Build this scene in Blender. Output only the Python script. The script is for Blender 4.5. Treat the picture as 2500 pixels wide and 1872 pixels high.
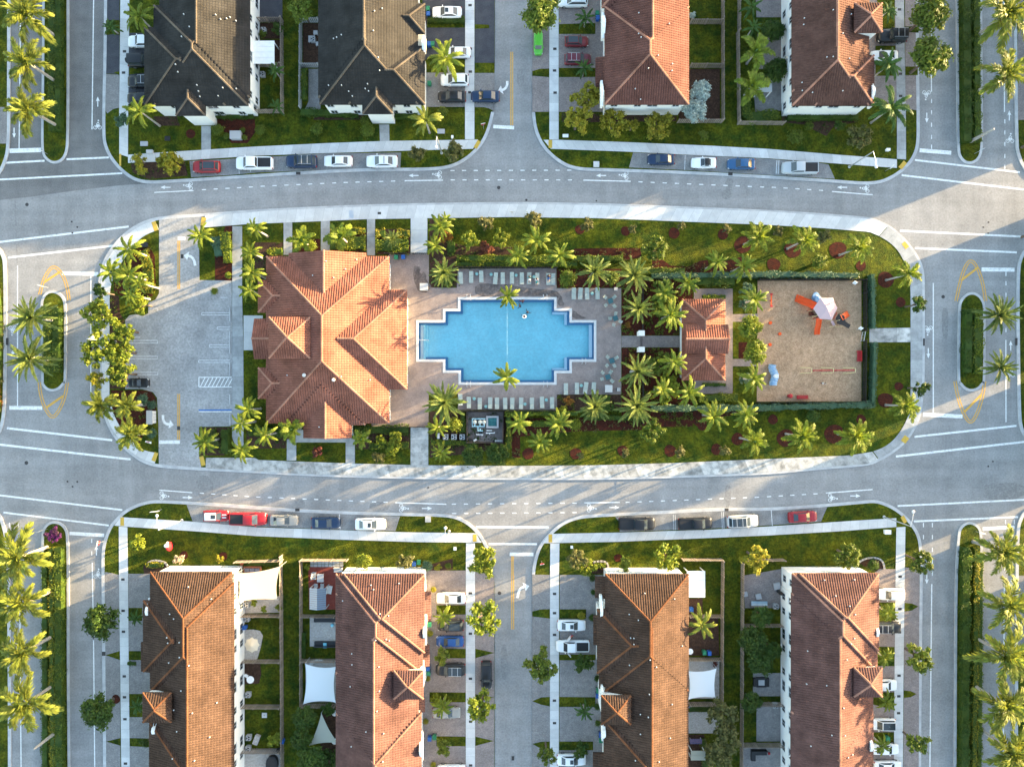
import bpy, bmesh, math, random
import numpy as np
from mathutils import Vector, Matrix
from mathutils.geometry import tessellate_polygon

for o in list(bpy.data.objects):
    bpy.data.objects.remove(o)
scene = bpy.context.scene
COL = scene.collection
random.seed(7)
R = math.radians

# ---------------------------------------------------------------- camera, sky, sun, exposure
S = 14.5            # photo pixels per metre on the ground
H = 118.0           # height of the drone
cam = bpy.data.cameras.new('camera')
cam.sensor_width = 36.0
cam.sensor_fit = 'HORIZONTAL'
cam.lens = 36.0 * H / (2500 / S)
cam.clip_start = 1.0
cam.clip_end = 5000.0
camo = bpy.data.objects.new('camera', cam)
COL.objects.link(camo)
camo.location = (0, 0, H)
camo.rotation_euler = (0, 0, 0)
scene.camera = camo

SUN_EL = R(6.2)
SUN_AZ = R(21.5)     # the light comes from the right, a little from the top of the picture
to_sun = Vector((math.cos(SUN_AZ) * math.cos(SUN_EL), math.sin(SUN_AZ) * math.cos(SUN_EL), math.sin(SUN_EL)))
world = bpy.data.worlds.new('World')
scene.world = world
world.use_nodes = True
wn = world.node_tree.nodes
wl = world.node_tree.links
wn.clear()
sky = wn.new('ShaderNodeTexSky')
sky.sky_type = 'NISHITA'
sky.sun_disc = False
sky.sun_elevation = SUN_EL
sky.sun_rotation = math.atan2(to_sun.x, to_sun.y)
sky.air_density = 1.0
sky.dust_density = 1.3
sky.ozone_density = 1.0
bg = wn.new('ShaderNodeBackground')
bg.inputs['Strength'].default_value = 0.135
wo = wn.new('ShaderNodeOutputWorld')
wl.new(sky.outputs[0], bg.inputs['Color'])
wl.new(bg.outputs[0], wo.inputs['Surface'])
sl = bpy.data.lights.new('sun', 'SUN')
sl.energy = 4.1
sl.angle = R(0.55)
sl.color = (1.0, 0.74, 0.40)
suno = bpy.data.objects.new('sun', sl)
COL.objects.link(suno)
suno.rotation_euler = to_sun.to_track_quat('Z', 'Y').to_euler()
suno.location = (150, 80, 60)
vs = scene.view_settings
vs.view_transform = 'Standard'
vs.look = 'None'
vs.exposure = 3.2
vs.gamma = 1.0
vs.use_curve_mapping = False
scene.render.engine = 'CYCLES'

# ---------------------------------------------------------------- coordinates
def P(px, py, z=0.0):
    """world point at height z that the photograph shows at pixel (px, py)"""
    k = (H - z) / H / S
    return Vector(((px - 1250) * k, (936 - py) * k, z))

TS = 2212 / 625.0
class Tile:
    """reads coordinates noted on enlarged views of the photograph"""
    def __init__(s, ox, oy, sc): s.ox, s.oy, s.sc = ox, oy, sc
    def __call__(s, x, y, z=0.0): return P(s.ox + x / s.sc, s.oy + y / s.sc, z)
    def n(s, x, y): return (s.ox + x / s.sc, s.oy + y / s.sc)
    def l(s, txt, z=0.0):
        v = [float(a) for a in txt.replace(',', ' ').split()]
        return [s(v[i], v[i + 1], z) for i in range(0, len(v), 2)]
t00, t01, t02, t03 = [Tile(625 * c, 0, TS) for c in range(4)]
t10, t11, t12, t13 = [Tile(625 * c, 468, TS) for c in range(4)]
t20, t21, t22, t23 = [Tile(625 * c, 936, TS) for c in range(4)]
t30, t31, t32, t33 = [Tile(625 * c, 1404, TS) for c in range(4)]
tn = Tile(0, 0, 1.0)                      # photo pixels
tF = Tile(0, 0, 0.8848)                   # whole-picture view
tpl = Tile(1840, 670, 1552 / 300)         # playground
tpu = Tile(1040, 960, 2212 / 340)         # pool plant
ty1 = Tile(560, 1350, 1272 / 300)         # yards
tkl = Tile(420, 520, 952 / 260)
tli = Tile(200, 560, 698 / 220)
tlj = Tile(200, 850, 698 / 220)
tdy = Tile(1660, 0, 833 / 280)

# ---------------------------------------------------------------- mesh helpers
class MB:
    def __init__(s): s.v = []; s.f = []
    def add(s, vs, fs):
        b = len(s.v); s.v += [tuple(v) for v in vs]; s.f += [tuple(b + i for i in f) for f in fs]; return s
    def box(s, x0, x1, y0, y1, z0, z1):
        return s.add([(x0,y0,z0),(x1,y0,z0),(x1,y1,z0),(x0,y1,z0),(x0,y0,z1),(x1,y0,z1),(x1,y1,z1),(x0,y1,z1)],
                     [(3,2,1,0),(4,5,6,7),(0,1,5,4),(1,2,6,5),(2,3,7,6),(3,0,4,7)])
    def bar(s, p0, p1, w, h, up=(0,0,1)):
        p0 = Vector(p0); p1 = Vector(p1); d = (p1 - p0)
        if d.length < 1e-6: return s
        d.normalize(); u = Vector(up)
        if abs(d.dot(u)) > .98: u = Vector((1,0,0))
        a = d.cross(u).normalized() * (w / 2); b = a.cross(d).normalized() * (h / 2)
        return s.add([p0-a-b,p0+a-b,p0+a+b,p0-a+b,p1-a-b,p1+a-b,p1+a+b,p1-a+b],
                     [(0,1,2,3),(7,6,5,4),(4,5,1,0),(5,6,2,1),(6,7,3,2),(7,4,0,3)])
    def tube(s, pts, rads, n=8, caps=True):
        pts = [Vector(p) for p in pts]; rings = []
        for i, p in enumerate(pts):
            d = (pts[min(i+1, len(pts)-1)] - pts[max(i-1, 0)]).normalized()
            u = Vector((0,0,1)) if abs(d.z) < .9 else Vector((1,0,0))
            a = d.cross(u).normalized(); b = a.cross(d).normalized()
            rings.append([p + (a*math.cos(2*math.pi*k/n) + b*math.sin(2*math.pi*k/n)) * rads[i] for k in range(n)])
        vs = [v for r in rings for v in r]; fs = []
        for i in range(len(rings)-1):
            for k in range(n):
                k2 = (k+1) % n
                fs.append((i*n+k, i*n+k2, (i+1)*n+k2, (i+1)*n+k))
        if caps:
            fs.append(tuple(range(n-1,-1,-1))); fs.append(tuple((len(rings)-1)*n + k for k in range(n)))
        return s.add(vs, fs)
    def lathe(s, c, prof, n=16):
        c = Vector(c); vs = []; fs = []
        for r, z in prof:
            for k in range(n):
                vs.append((c.x + r*math.cos(2*math.pi*k/n), c.y + r*math.sin(2*math.pi*k/n), c.z + z))
        for i in range(len(prof)-1):
            for k in range(n):
                k2 = (k+1) % n
                fs.append((i*n+k, i*n+k2, (i+1)*n+k2, (i+1)*n+k))
        fs.append(tuple(range(n-1,-1,-1))); fs.append(tuple((len(prof)-1)*n + k for k in range(n)))
        return s.add(vs, fs)
    def prism(s, poly, z0, z1, bottom=False):
        pts = [(p[0], p[1]) for p in poly]
        if sum(pts[i][0]*pts[(i+1)%len(pts)][1] - pts[(i+1)%len(pts)][0]*pts[i][1] for i in range(len(pts))) < 0: pts.reverse()
        n = len(pts)
        tri = tessellate_polygon([[Vector((x,y,0)) for x,y in pts]])
        vs = [(x,y,z1) for x,y in pts] + [(x,y,z0) for x,y in pts]
        fs = []
        for t in tri:
            a,b,c = [Vector(vs[i]) for i in t]
            fs.append(tuple(t) if (b-a).cross(c-a).z > 0 else tuple(reversed(t)))
        if z1 - z0 > 1e-4: fs += [(i, n+i, n+(i+1)%n, (i+1)%n) for i in range(n)]
        return s.add(vs, fs)
    def mesh(s, name, mat=None, smooth=False):
        me = bpy.data.meshes.new(name); me.from_pydata(s.v, [], s.f); me.update()
        if mat is not None: me.materials.append(mat)
        if smooth:
            me.polygons.foreach_set('use_smooth', [True]*len(me.polygons))
        return me
    def build(s, name, mat=None, parent=None, loc=None, smooth=False, **kw):
        return new(name, s.mesh(name, mat, smooth), parent, loc, **kw)

def mesh_np(name, v, f, mat=None, smooth=False):
    """v (n,3) float array, f (m,k) int array"""
    me = bpy.data.meshes.new(name)
    m, k = f.shape
    me.vertices.add(len(v)); me.vertices.foreach_set('co', np.asarray(v, np.float32).ravel())
    me.loops.add(m*k); me.loops.foreach_set('vertex_index', np.asarray(f, np.int32).ravel())
    me.polygons.add(m)
    me.polygons.foreach_set('loop_start', np.arange(0, m*k, k, dtype=np.int32))
    me.polygons.foreach_set('loop_total', np.full(m, k, dtype=np.int32))
    if smooth: me.polygons.foreach_set('use_smooth', np.ones(m, dtype=bool))
    me.update(calc_edges=True)
    if mat is not None: me.materials.append(mat)
    return me

def new(name, me, parent=None, loc=None, rot=None, scale=None, label=None, cat=None, group=None, kind=None):
    o = bpy.data.objects.new(name, me); COL.objects.link(o)
    if parent is not None: o.parent = parent
    if loc is not None: o.location = loc
    if rot is not None: o.rotation_euler = rot
    if scale is not None: o.scale = scale if hasattr(scale, '__len__') else (scale,)*3
    tag(o, label, cat, group, kind)
    return o
def tag(o, label=None, cat=None, group=None, kind=None):
    if label: o['label'] = label
    if cat: o['category'] = cat
    if group: o['group'] = group
    if kind: o['kind'] = kind
    return o
def thing(name, label, cat, loc=(0,0,0), rz=0.0, group=None, scale=None):
    o = new(name, None, None, loc, (0,0,rz), scale, label, cat, group)
    o.empty_display_size = 0.3
    return o
CACHE = {}
def cached(key, fn):
    if key not in CACHE: CACHE[key] = fn()
    return CACHE[key]
ORD = ['first','second','third','fourth','fifth','sixth','seventh','eighth','ninth','tenth','eleventh','twelfth','thirteenth',
       'fourteenth','fifteenth','sixteenth','seventeenth','eighteenth','nineteenth','twentieth','twenty-first','twenty-second','twenty-third','twenty-fourth']
def ranked(pts, axis):
    """for points in photo pixels: phrases saying which one of the row it is"""
    order = sorted(range(len(pts)), key=lambda i: pts[i][axis])
    out = [None]*len(pts); side = ('left','top')[axis]; far = ('right','bottom')[axis]; n = len(pts)
    for r, i in enumerate(order):
        if n == 1: out[i] = ''
        elif r == 0: out[i] = (', leftmost one', ', topmost one')[axis]
        elif r == n-1: out[i] = (', rightmost one', ', lowest one')[axis]
        else: out[i] = ', %s from the %s' % (ORD[r], side)
    return out

def chaikin(pts, it=2, closed=False):
    for _ in range(it):
        q = []; n = len(pts)
        if not closed: q.append(pts[0])
        for i in range(n if closed else n-1):
            a, b = pts[i], pts[(i+1)%n]
            q.append(a*.75 + b*.25); q.append(a*.25 + b*.75)
        if not closed: q.append(pts[-1])
        pts = q
    return pts
def offset(pts, d, closed=False):
    """shift a polyline sideways, positive to the left of its direction"""
    out = []; n = len(pts)
    for i in range(n):
        a = pts[(i-1)%n] if (closed or i > 0) else pts[i]
        b = pts[(i+1)%n] if (closed or i < n-1) else pts[i]
        t = Vector((b[0]-a[0], b[1]-a[1])).normalized()
        out.append(Vector((pts[i][0]-t.y*d, pts[i][1]+t.x*d, 0)))
    return out
def resample(pts, n):
    ps = [Vector((p[0],p[1],0)) for p in pts]
    L = [0.0]
    for i in range(1, len(ps)): L.append(L[-1] + (ps[i]-ps[i-1]).length)
    out = []; j = 0
    for k in range(n+1):
        s = L[-1]*k/n
        while j < len(L)-2 and L[j+1] < s: j += 1
        seg = L[j+1]-L[j]
        f = 0 if seg < 1e-9 else (s-L[j])/seg
        out.append(ps[j].lerp(ps[j+1], min(max(f,0),1)))
    return out
def plen(pts): return sum((Vector(pts[i+1][:2])-Vector(pts[i][:2])).length for i in range(len(pts)-1))
def strip(mb, A, B, z0, z1):
    """solid band between two polylines of equal length"""
    n = len(A)
    v = [(p[0],p[1],z1) for p in A]+[(p[0],p[1],z1) for p in B]+[(p[0],p[1],z0) for p in A]+[(p[0],p[1],z0) for p in B]
    f = []
    up = None
    for i in range(n-1):
        q = (i, i+1, n+i+1, n+i)
        a,b,c = Vector(v[q[0]]), Vector(v[q[1]]), Vector(v[q[2]])
        if up is None: up = (b-a).cross(c-a).z > 0
        f.append(q if up else q[::-1])
        s1 = (i, 2*n+i, 2*n+i+1, i+1); s2 = (n+i+1, 3*n+i+1, 3*n+i, n+i)
        f += [s1 if up else s1[::-1], s2 if up else s2[::-1]]
    f += [(0, n, 3*n, 2*n), (n-1, 3*n-1, 4*n-1, 2*n-1)] if z1 > z0 else []
    mb.add(v, f)

# ---------------------------------------------------------------- materials (all procedural)
MATS = {}
def mat(name, col, col2=None, scale=3.0, rough=.85, bump=0.0, bdist=.05, bscale=None, fine=0.0, fscale=40.0, big=0.0, bigscale=.12,
        island=0.0, objrand=0.0, metal=0.0, spec=.3, trans=0.0, brick=None, detail=4.0, coat=0.0, contrast=(.35,.65), spots=0.0, streak=0.0):
    if name in MATS: return MATS[name]
    m = bpy.data.materials.new(name); m.use_nodes = True
    nt = m.node_tree; N = nt.nodes; L = nt.links; N.clear()
    out = N.new('ShaderNodeOutputMaterial'); b = N.new('ShaderNodeBsdfPrincipled')
    b.inputs['Roughness'].default_value = rough; b.inputs['Metallic'].default_value = metal
    b.inputs['Specular IOR Level'].default_value = spec
    if coat: b.inputs['Coat Weight'].default_value = coat; b.inputs['Coat Roughness'].default_value = .08
    geo = N.new('ShaderNodeNewGeometry'); cur = None
    def rgb(c):
        n = N.new('ShaderNodeRGB'); n.outputs[0].default_value = (*c, 1); return n.outputs[0]
    def noise(sc, det=4.0, rg=.6):
        n = N.new('ShaderNodeTexNoise'); n.inputs['Scale'].default_value = sc; n.inputs['Detail'].default_value = det
        n.inputs['Roughness'].default_value = rg; L.new(geo.outputs['Position'], n.inputs['Vector']); return n.outputs['Fac']
    def rng(fac, a, c, lo, hi):
        n = N.new('ShaderNodeMapRange'); n.inputs[1].default_value = a; n.inputs[2].default_value = c
        n.inputs[3].default_value = lo; n.inputs[4].default_value = hi; L.new(fac, n.inputs[0]); return n.outputs[0]
    def mul(c, fac):
        n = N.new('ShaderNodeVectorMath'); n.operation = 'SCALE'; L.new(c, n.inputs[0]); L.new(fac, n.inputs['Scale']); return n.outputs[0]
    cur = rgb(col)
    if col2 is not None:
        mx = N.new('ShaderNodeMix'); mx.data_type = 'RGBA'
        L.new(rng(noise(scale, detail), contrast[0], contrast[1], 0, 1), mx.inputs[0]); L.new(cur, mx.inputs[6]); L.new(rgb(col2), mx.inputs[7]); cur = mx.outputs[2]
    if brick:
        bt = N.new('ShaderNodeTexBrick'); bt.inputs['Scale'].default_value = brick[0]
        bt.inputs['Mortar Size'].default_value = brick[1]; bt.inputs['Color1'].default_value = (1,1,1,1)
        bt.inputs['Color2'].default_value = (brick[2],)*3+(1,); bt.inputs['Mortar'].default_value = (brick[3],)*3+(1,)
        L.new(geo.outputs['Position'], bt.inputs['Vector'])
        mm = N.new('ShaderNodeMix'); mm.data_type = 'RGBA'; mm.blend_type = 'MULTIPLY'; mm.inputs[0].default_value = 1
        L.new(cur, mm.inputs[6]); L.new(bt.outputs['Color'], mm.inputs[7]); cur = mm.outputs[2]
    if fine: cur = mul(cur, rng(noise(fscale, 2), .3, .7, 1-fine, 1+fine))
    if big: cur = mul(cur, rng(noise(bigscale, 5, .65), .3, .7, 1-big, 1+big))
    if spots:
        cur = mul(cur, rng(noise(1.1, 3, .7), .62, .72, 1, 1-spots)); cur = mul(cur, rng(noise(.16, 2, .5), .56, .66, 1, 1-spots*.4))
    if streak:
        for sx, sy in ((.035,.55),(.5,.03)):
            mp = N.new('ShaderNodeMapping'); mp.inputs['Scale'].default_value = (sx,sy,1); L.new(geo.outputs['Position'], mp.inputs['Vector'])
            nn = N.new('ShaderNodeTexNoise'); nn.inputs['Scale'].default_value = 1.0; nn.inputs['Detail'].default_value = 4; L.new(mp.outputs[0], nn.inputs['Vector']); cur = mul(cur, rng(nn.outputs['Fac'], .35, .65, 1-streak, 1+streak))
    if island: cur = mul(cur, rng(geo.outputs['Random Per Island'], 0, 1, 1-island, 1+island))
    if objrand:
        oi = N.new('ShaderNodeObjectInfo'); cur = mul(cur, rng(oi.outputs['Random'], 0, 1, 1-objrand, 1+objrand))
    L.new(cur, b.inputs['Base Color'])
    if bump:
        bp = N.new('ShaderNodeBump'); bp.inputs['Strength'].default_value = bump; bp.inputs['Distance'].default_value = bdist
        L.new(noise(bscale or fscale, 3), bp.inputs['Height']); L.new(bp.outputs[0], b.inputs['Normal'])
    surf = b.outputs[0]
    if trans:
        tr = N.new('ShaderNodeBsdfTranslucent'); L.new(cur, tr.inputs['Color'])
        ms = N.new('ShaderNodeMixShader'); ms.inputs[0].default_value = trans
        L.new(surf, ms.inputs[1]); L.new(tr.outputs[0], ms.inputs[2]); surf = ms.outputs[0]
    L.new(surf, out.inputs['Surface'])
    MATS[name] = m
    return m

M_asphalt = mat('asphalt', (.228,.224,.223), (.268,.262,.258), scale=.35, rough=.9, fine=.14, fscale=3.4, big=.10, bigscale=.05, bump=.15, bscale=12, spots=.16, streak=.07)
M_asphalt_dark = mat('asphalt_new', (.142,.138,.137), (.172,.167,.163), scale=.5, rough=.9, fine=.25, fscale=7, big=.10, bump=.15, bscale=12, spots=.15, streak=.07)
M_bay = mat('asphalt_bay', (.160,.163,.170), (.235,.23,.225), scale=.45, rough=.9, fine=.22, fscale=6, big=.16, bigscale=.3, spots=.3)
M_lot = mat('asphalt_lot', (.265,.262,.264), (.33,.325,.322), scale=.3, rough=.9, fine=.2, fscale=3.4, big=.17, bigscale=.22, contrast=(.3,.7), spots=.28)
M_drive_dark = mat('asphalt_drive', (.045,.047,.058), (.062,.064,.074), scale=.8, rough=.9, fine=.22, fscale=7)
M_conc = mat('concrete_pale', (.56,.56,.55), (.49,.49,.49), scale=.8, rough=.9, fine=.07, fscale=9, objrand=.10, bump=.05)
M_conc_dirty = mat('concrete_stained', (.45,.44,.42), (.21,.21,.20), scale=.9, rough=.92, fine=.12, fscale=9, objrand=.20, big=.18, bigscale=.5, contrast=(.42,.68))
M_conc_old = mat('concrete_old', (.36,.365,.365), (.27,.275,.275), scale=.9, rough=.92, fine=.1, fscale=9, objrand=.12)
M_kerb = mat('concrete_kerb', (.47,.47,.47), (.35,.35,.36), scale=.7, rough=.9, fine=.1, fscale=8)
M_joint = mat('concrete_joint', (.20,.20,.20))  # dark concrete strip under the slabs, showing in their joints
M_grass = mat('grass', (.030,.060,.007), (.112,.120,.008), scale=.5, rough=.95, fine=.40, fscale=3.0, big=.22, bigscale=.09, bump=1.0, bscale=6, bdist=.6, streak=.10, spec=.1)
M_turf = mat('turf', (.020,.070,.012), (.04,.085,.012), scale=1.5, rough=.95, fine=.3, fscale=5, spec=.1)
M_mulch = mat('mulch_red', (.075,.019,.011), (.036,.014,.010), scale=2.2, rough=.95, fine=.45, fscale=6, bump=.4, bscale=10, spec=.1)
M_soil = mat('mulch_dark', (.042,.024,.018), (.07,.04,.026), scale=2.2, rough=.95, fine=.4, fscale=6, spec=.1)
M_paver = mat('paver_taupe', (.265,.222,.21), (.32,.268,.25), scale=1.2, rough=.9, brick=(2.4,.035,.74,.55), fine=.16, fscale=5, big=.14, bigscale=.25)
M_paver_grey = mat('paver_grey', (.245,.232,.228), (.30,.282,.272), scale=1.2, rough=.9, brick=(2.4,.035,.74,.55), fine=.16, fscale=5, big=.14, bigscale=.25)
M_deck = mat('paver_pink', (.255,.208,.196), (.31,.255,.238), scale=.8, rough=.9, brick=(2.6,.03,.8,.7), fine=.14, fscale=6, big=.10, bigscale=.2)
M_patio_red = mat('patio_red', (.17,.035,.025), (.21,.05,.036), scale=2, rough=.85, fine=.12, fscale=6, brick=(3,.03,.9,.75))
M_gravel = mat('gravel', (.32,.30,.28), (.42,.39,.36), scale=3, rough=.95, fine=.3, fscale=7)
M_sand = mat('sand', (.43,.275,.17), (.33,.21,.125), scale=1.1, rough=.97, fine=.26, fscale=5, big=.14, bigscale=.25, bump=.5, bscale=5)
M_vent = mat('vent_grey', (.50,.50,.49), rough=.7)
M_white = mat('white_paint', (.80,.80,.79), rough=.7, fine=.04, fscale=2)
M_mark = mat('road_paint_white', (.70,.70,.69), (.42,.42,.42), scale=2.2, rough=.75, fine=.12, fscale=6, contrast=(.48,.78))
M_markd = mat('road_paint_worn', (.62,.62,.63), (.42,.42,.43), scale=2.0, rough=.8, fine=.2, fscale=7)
M_yel = mat('road_paint_yellow', (.62,.34,.06), (.52,.29,.06), scale=2.5, rough=.8, fine=.15, fscale=8)
M_yeld = mat('warning_pad_yellow', (.55,.36,.06), (.45,.29,.05), scale=5, rough=.8)
M_blue = mat('road_paint_blue', (.03,.13,.42), rough=.8)
M_iron = mat('cast_iron', (.045,.042,.042), rough=.7)
M_stucco = mat('stucco_white', (.78,.77,.74), (.73,.72,.69), scale=.5, rough=.9, fine=.05, fscale=6)
M_stucco_cream = mat('stucco_cream', (.66,.60,.50), (.62,.56,.47), scale=.5, rough=.9, fine=.05, fscale=6)
M_glass = mat('window_glass', (.035,.045,.055), rough=.08, spec=.6)
M_frame = mat('window_frame', (.55,.55,.55), rough=.5)
M_trunk = mat('palm_trunk', (.36,.33,.30), (.28,.26,.23), scale=3, rough=.9, fine=.15, fscale=8)
M_trunk_b = mat('bark', (.16,.115,.085), (.11,.08,.06), scale=4, rough=.95, fine=.2)
M_shaft = mat('crownshaft', (.14,.22,.05), rough=.6)
def leafm(name, c, c2, trans=.4, isl=.38):
    c = tuple(v*1.18 for v in c); c2 = tuple(v*1.18 for v in c2)
    return mat(name, c, c2, scale=.8, rough=.55, island=isl, trans=trans, spec=.25, objrand=.14)
M_palm = leafm('frond_lime', (.165,.195,.018), (.115,.165,.018))
M_palm_royal = leafm('frond_gold', (.175,.190,.026), (.130,.165,.024))
M_palm_date = leafm('frond_sage', (.165,.195,.045), (.110,.160,.036))
M_palm_dark = leafm('frond_deep', (.065,.125,.022), (.045,.095,.022))
M_leaf_dark = leafm('leaf_deep', (.036,.075,.012), (.060,.092,.012))
M_leaf_mid = leafm('leaf_mid', (.085,.125,.014), (.115,.140,.016))
M_leaf_lime = leafm('leaf_lime', (.175,.195,.016), (.120,.165,.016))
M_leaf_gold = leafm('leaf_gold', (.25,.215,.018), (.185,.185,.018))
M_leaf_olive = leafm('leaf_olive', (.120,.115,.035), (.085,.090,.026))
M_leaf_silver = leafm('leaf_silver', (.30,.36,.33), (.22,.28,.26), trans=.2)
M_leaf_teal = leafm('leaf_teal', (.060,.110,.065), (.045,.088,.048), trans=.2)
M_leaf_red = leafm('leaf_red', (.12,.03,.03), (.16,.06,.03))
M_leaf_orange = leafm('leaf_orange', (.26,.10,.02), (.20,.12,.02))
M_leaf_magenta = leafm('leaf_magenta', (.13,.02,.14), (.07,.03,.06))
M_leaf_pale = leafm('leaf_pale', (.42,.34,.24), (.34,.28,.19))
def roofm(name, c, isl=.08, big=.28, rough=.85): return mat(name, c, None, streak=.07, rough=rough, island=isl, big=big, bigscale=.35, spec=.06)
M_tile_club = roofm('roof_tile_terracotta', (.205,.084,.060))
M_tile_C = roofm('roof_tile_orange', (.118,.054,.044))
M_tile_D = roofm('roof_tile_umber', (.088,.046,.037), isl=.13)
M_tile_E = roofm('roof_tile_rust', (.063,.039,.029), isl=.13)
M_tile_F = roofm('roof_tile_clay', (.104,.055,.048), isl=.09)
M_tile_dark = roofm('roof_tile_slate', (.030,.0285,.0275), isl=.09)
M_cap_dark = roofm('ridge_cap_slate', (.11,.09,.07))
M_cap = roofm('ridge_cap_clay', (.30,.15,.105))
M_cap_E = roofm('ridge_cap_rust', (.14,.06,.03))
M_fence = mat('fence_wood', (.30,.24,.19), (.22,.18,.15), scale=3, rough=.9, island=.2)
M_fence_dark = mat('fence_metal_black', (.025,.022,.022), rough=.6)
M_steel = mat('steel', (.55,.56,.58), rough=.35, metal=.6)
M_rubber = mat('tyre_rubber', (.015,.015,.016), rough=.8)
M_black = mat('black_plastic', (.02,.02,.022), rough=.5)
M_sailw = mat('sail_white', (.72,.76,.79), rough=.9, trans=.25)
M_sailc = mat('sail_cream', (.74,.62,.46), rough=.9, trans=.25)
M_saild = mat('sail_sage', (.40,.40,.33), rough=.9, trans=.2)
M_lounge = mat('lounger_sling', (.37,.41,.37), (.32,.36,.33), scale=4, rough=.8)
M_teal = mat('teal_plastic', (.03,.18,.17), rough=.5)
M_orange = mat('orange_plastic', (.74,.09,.012), rough=.45)
M_tubeblue = mat('blue_plastic', (.20,.33,.50), rough=.5)
M_red = mat('red_plastic', (.36,.02,.025), rough=.5)
M_rail = mat('yellow_rail', (.62,.53,.28), rough=.5)
M_pinkc = mat('canopy_pink', (.60,.44,.46), rough=.9, trans=.2)
M_binG = mat('bin_green', (.02,.17,.09), rough=.5)
M_binB = mat('bin_blue', (.02,.09,.32), rough=.5)
M_ac = mat('ac_grey', (.36,.36,.37), rough=.6)
M_skin = mat('skin', (.36,.19,.12), rough=.6)
M_hair = mat('hair_dark', (.02,.015,.012), rough=.7)
# ================================================================ THE SETTING
def rectp(x0, x1, y0, y1): return [Vector((x0,y0,0)),Vector((x1,y0,0)),Vector((x1,y1,0)),Vector((x0,y1,0))]
POOL = t11.l('1385 1110 1615 1110 1615 1012 1745 1012 1745 912 2597 912 2597 1008 2729 1008 2729 1110 2940 1110 2940 1470 2729 1470 2729 1568 2597 1568 2597 1668 1750 1668 1750 1565 1615 1565 1615 1470 1385 1470')
def holed(name, outer, hole, z, m, z0=None, **kw):
    tri = tessellate_polygon([[Vector((p[0],p[1],0)) for p in outer], [Vector((p[0],p[1],0)) for p in hole]])
    vs = [(p[0],p[1],z) for p in list(outer)+list(hole)]; fs = []
    for t in tri:
        a,b,c = [Vector(vs[i]) for i in t]
        fs.append(tuple(t) if (b-a).cross(c-a).z > 0 else tuple(reversed(t)))
    mb = MB().add(vs, fs)
    if z0 is not None:
        n = len(outer); mb.add([(p[0],p[1],z) for p in outer]+[(p[0],p[1],z0) for p in outer], [(i,n+i,n+(i+1)%n,(i+1)%n) for i in range(n)])
    return mb.build(name, m, **kw)
holed('ground', rectp(-1500,1500,-1500,1500), rectp(-119,119,-91,91), -.02, M_grass, label='grassy land around the neighbourhood', kind='structure')
POOL_IN = offset(POOL, -.12, True) if True else POOL
road = holed('road', rectp(-121,121,-93,93), POOL, 0.0, M_asphalt, label='grey asphalt roads round the clubhouse block', kind='structure')
def sheet(name, pts, z, m, label=None, parent=None, th=.05, **kw):
    return MB().prism(pts, z-th, z).build(name, m, parent, label=label, kind=None if parent else 'structure', **kw)

# newer, darker asphalt on the upper left street
sheet('road_patch', t00.l('-300 -400 900 -400 900 1200 950 1360 1040 1475 1150 1555 1270 1588 1040 1602 620 1652 280 1700 -300 1760'), .004, M_asphalt_dark, parent=road, th=.003)

# patched and stained asphalt
M_patch = mat('asphalt_patch', (.185,.182,.182), (.235,.23,.226), scale=1.2, rough=.9, fine=.2, fscale=3.4)
for k, (t, pts) in enumerate(((t21,'985 1018 1175 1022 1130 1105 980 1098'),(t21,'330 990 425 1000 415 1092 350 1086'),(t22,'1835 880 1900 875 1880 1075 1840 1072'),(t20,'1690 790 1830 800 1870 1030 1720 1020'),(t12,'1800 -10 1900 -15 1885 60 1820 70'),(t02,'1840 1540 1920 1545 1890 1660 1850 1655'),(t10,'122 70 138 70 156 620 144 620'),(t23,'1865 890 1880 870 2212 850 2212 1000 1860 1010'),(t31,'2110 600 2170 600 2175 900 2120 900'),(t13,'1500 1000 1560 1010 1555 1280 1505 1270'),(t02,'40 600 110 600 105 760 45 750'))):
    MB().prism(chaikin(t.l(pts),1,True), .0005, .0035+.0002*k).build('road_patch', M_patch, road)
KZ = .135
def kerb(path, inside, label, w=.52, z=KZ):
    mb = MB(); strip(mb, path, offset(path, inside*w), 0.0, z)
    return mb.build('kerb', M_kerb, label=label, kind='structure')
def block(name, path, inside, extra, label, kerb_label, m=M_grass):
    """a kerbed piece of land: kerb along path, lawn inside it"""
    poly = offset(path, inside*.3) + extra
    o = MB().prism(poly, -.03, .12).build(name, m, label=label, kind='structure')
    kerb(path, inside, kerb_label)
    return o
W = lambda x, y: Vector((x, y, 0))
# upper left block (two dark-roofed houses)
kTL = chaikin(t00.l('905 -400 900 400 890 800 885 1180 905 1280 955 1380 1045 1485 1150 1562 1270 1592 1500 1582')+t01.l('0 1535 400 1508 900 1484 1250 1480 1530 1477 1680 1457 1800 1402 1900 1322 1980 1222 2030 1100 2058 975'))
lawnTL = block('lawn', kTL, 1, [t01(2062,600), t01(2066,-1800), t00(905,-1800)], 'lawn under the upper left pair of houses', 'kerb round the upper left block')
kTR = chaikin(t02.l('172 975 183 1090 220 1205 290 1312 380 1392 480 1452 600 1478 720 1481 1500 1505')+t03.l('0 1545 560 1580 800 1600 930 1595 1020 1572 1130 1512 1220 1432 1275 1350 1305 1250 1308 1100 1303 700 1300 300 1295 -400'))
lawnTR = block('lawn', kTR, 1, [t03(1290,-1800), t02(172,-1800)], 'lawn under the upper right pair of houses', 'kerb round the upper right block')
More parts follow.
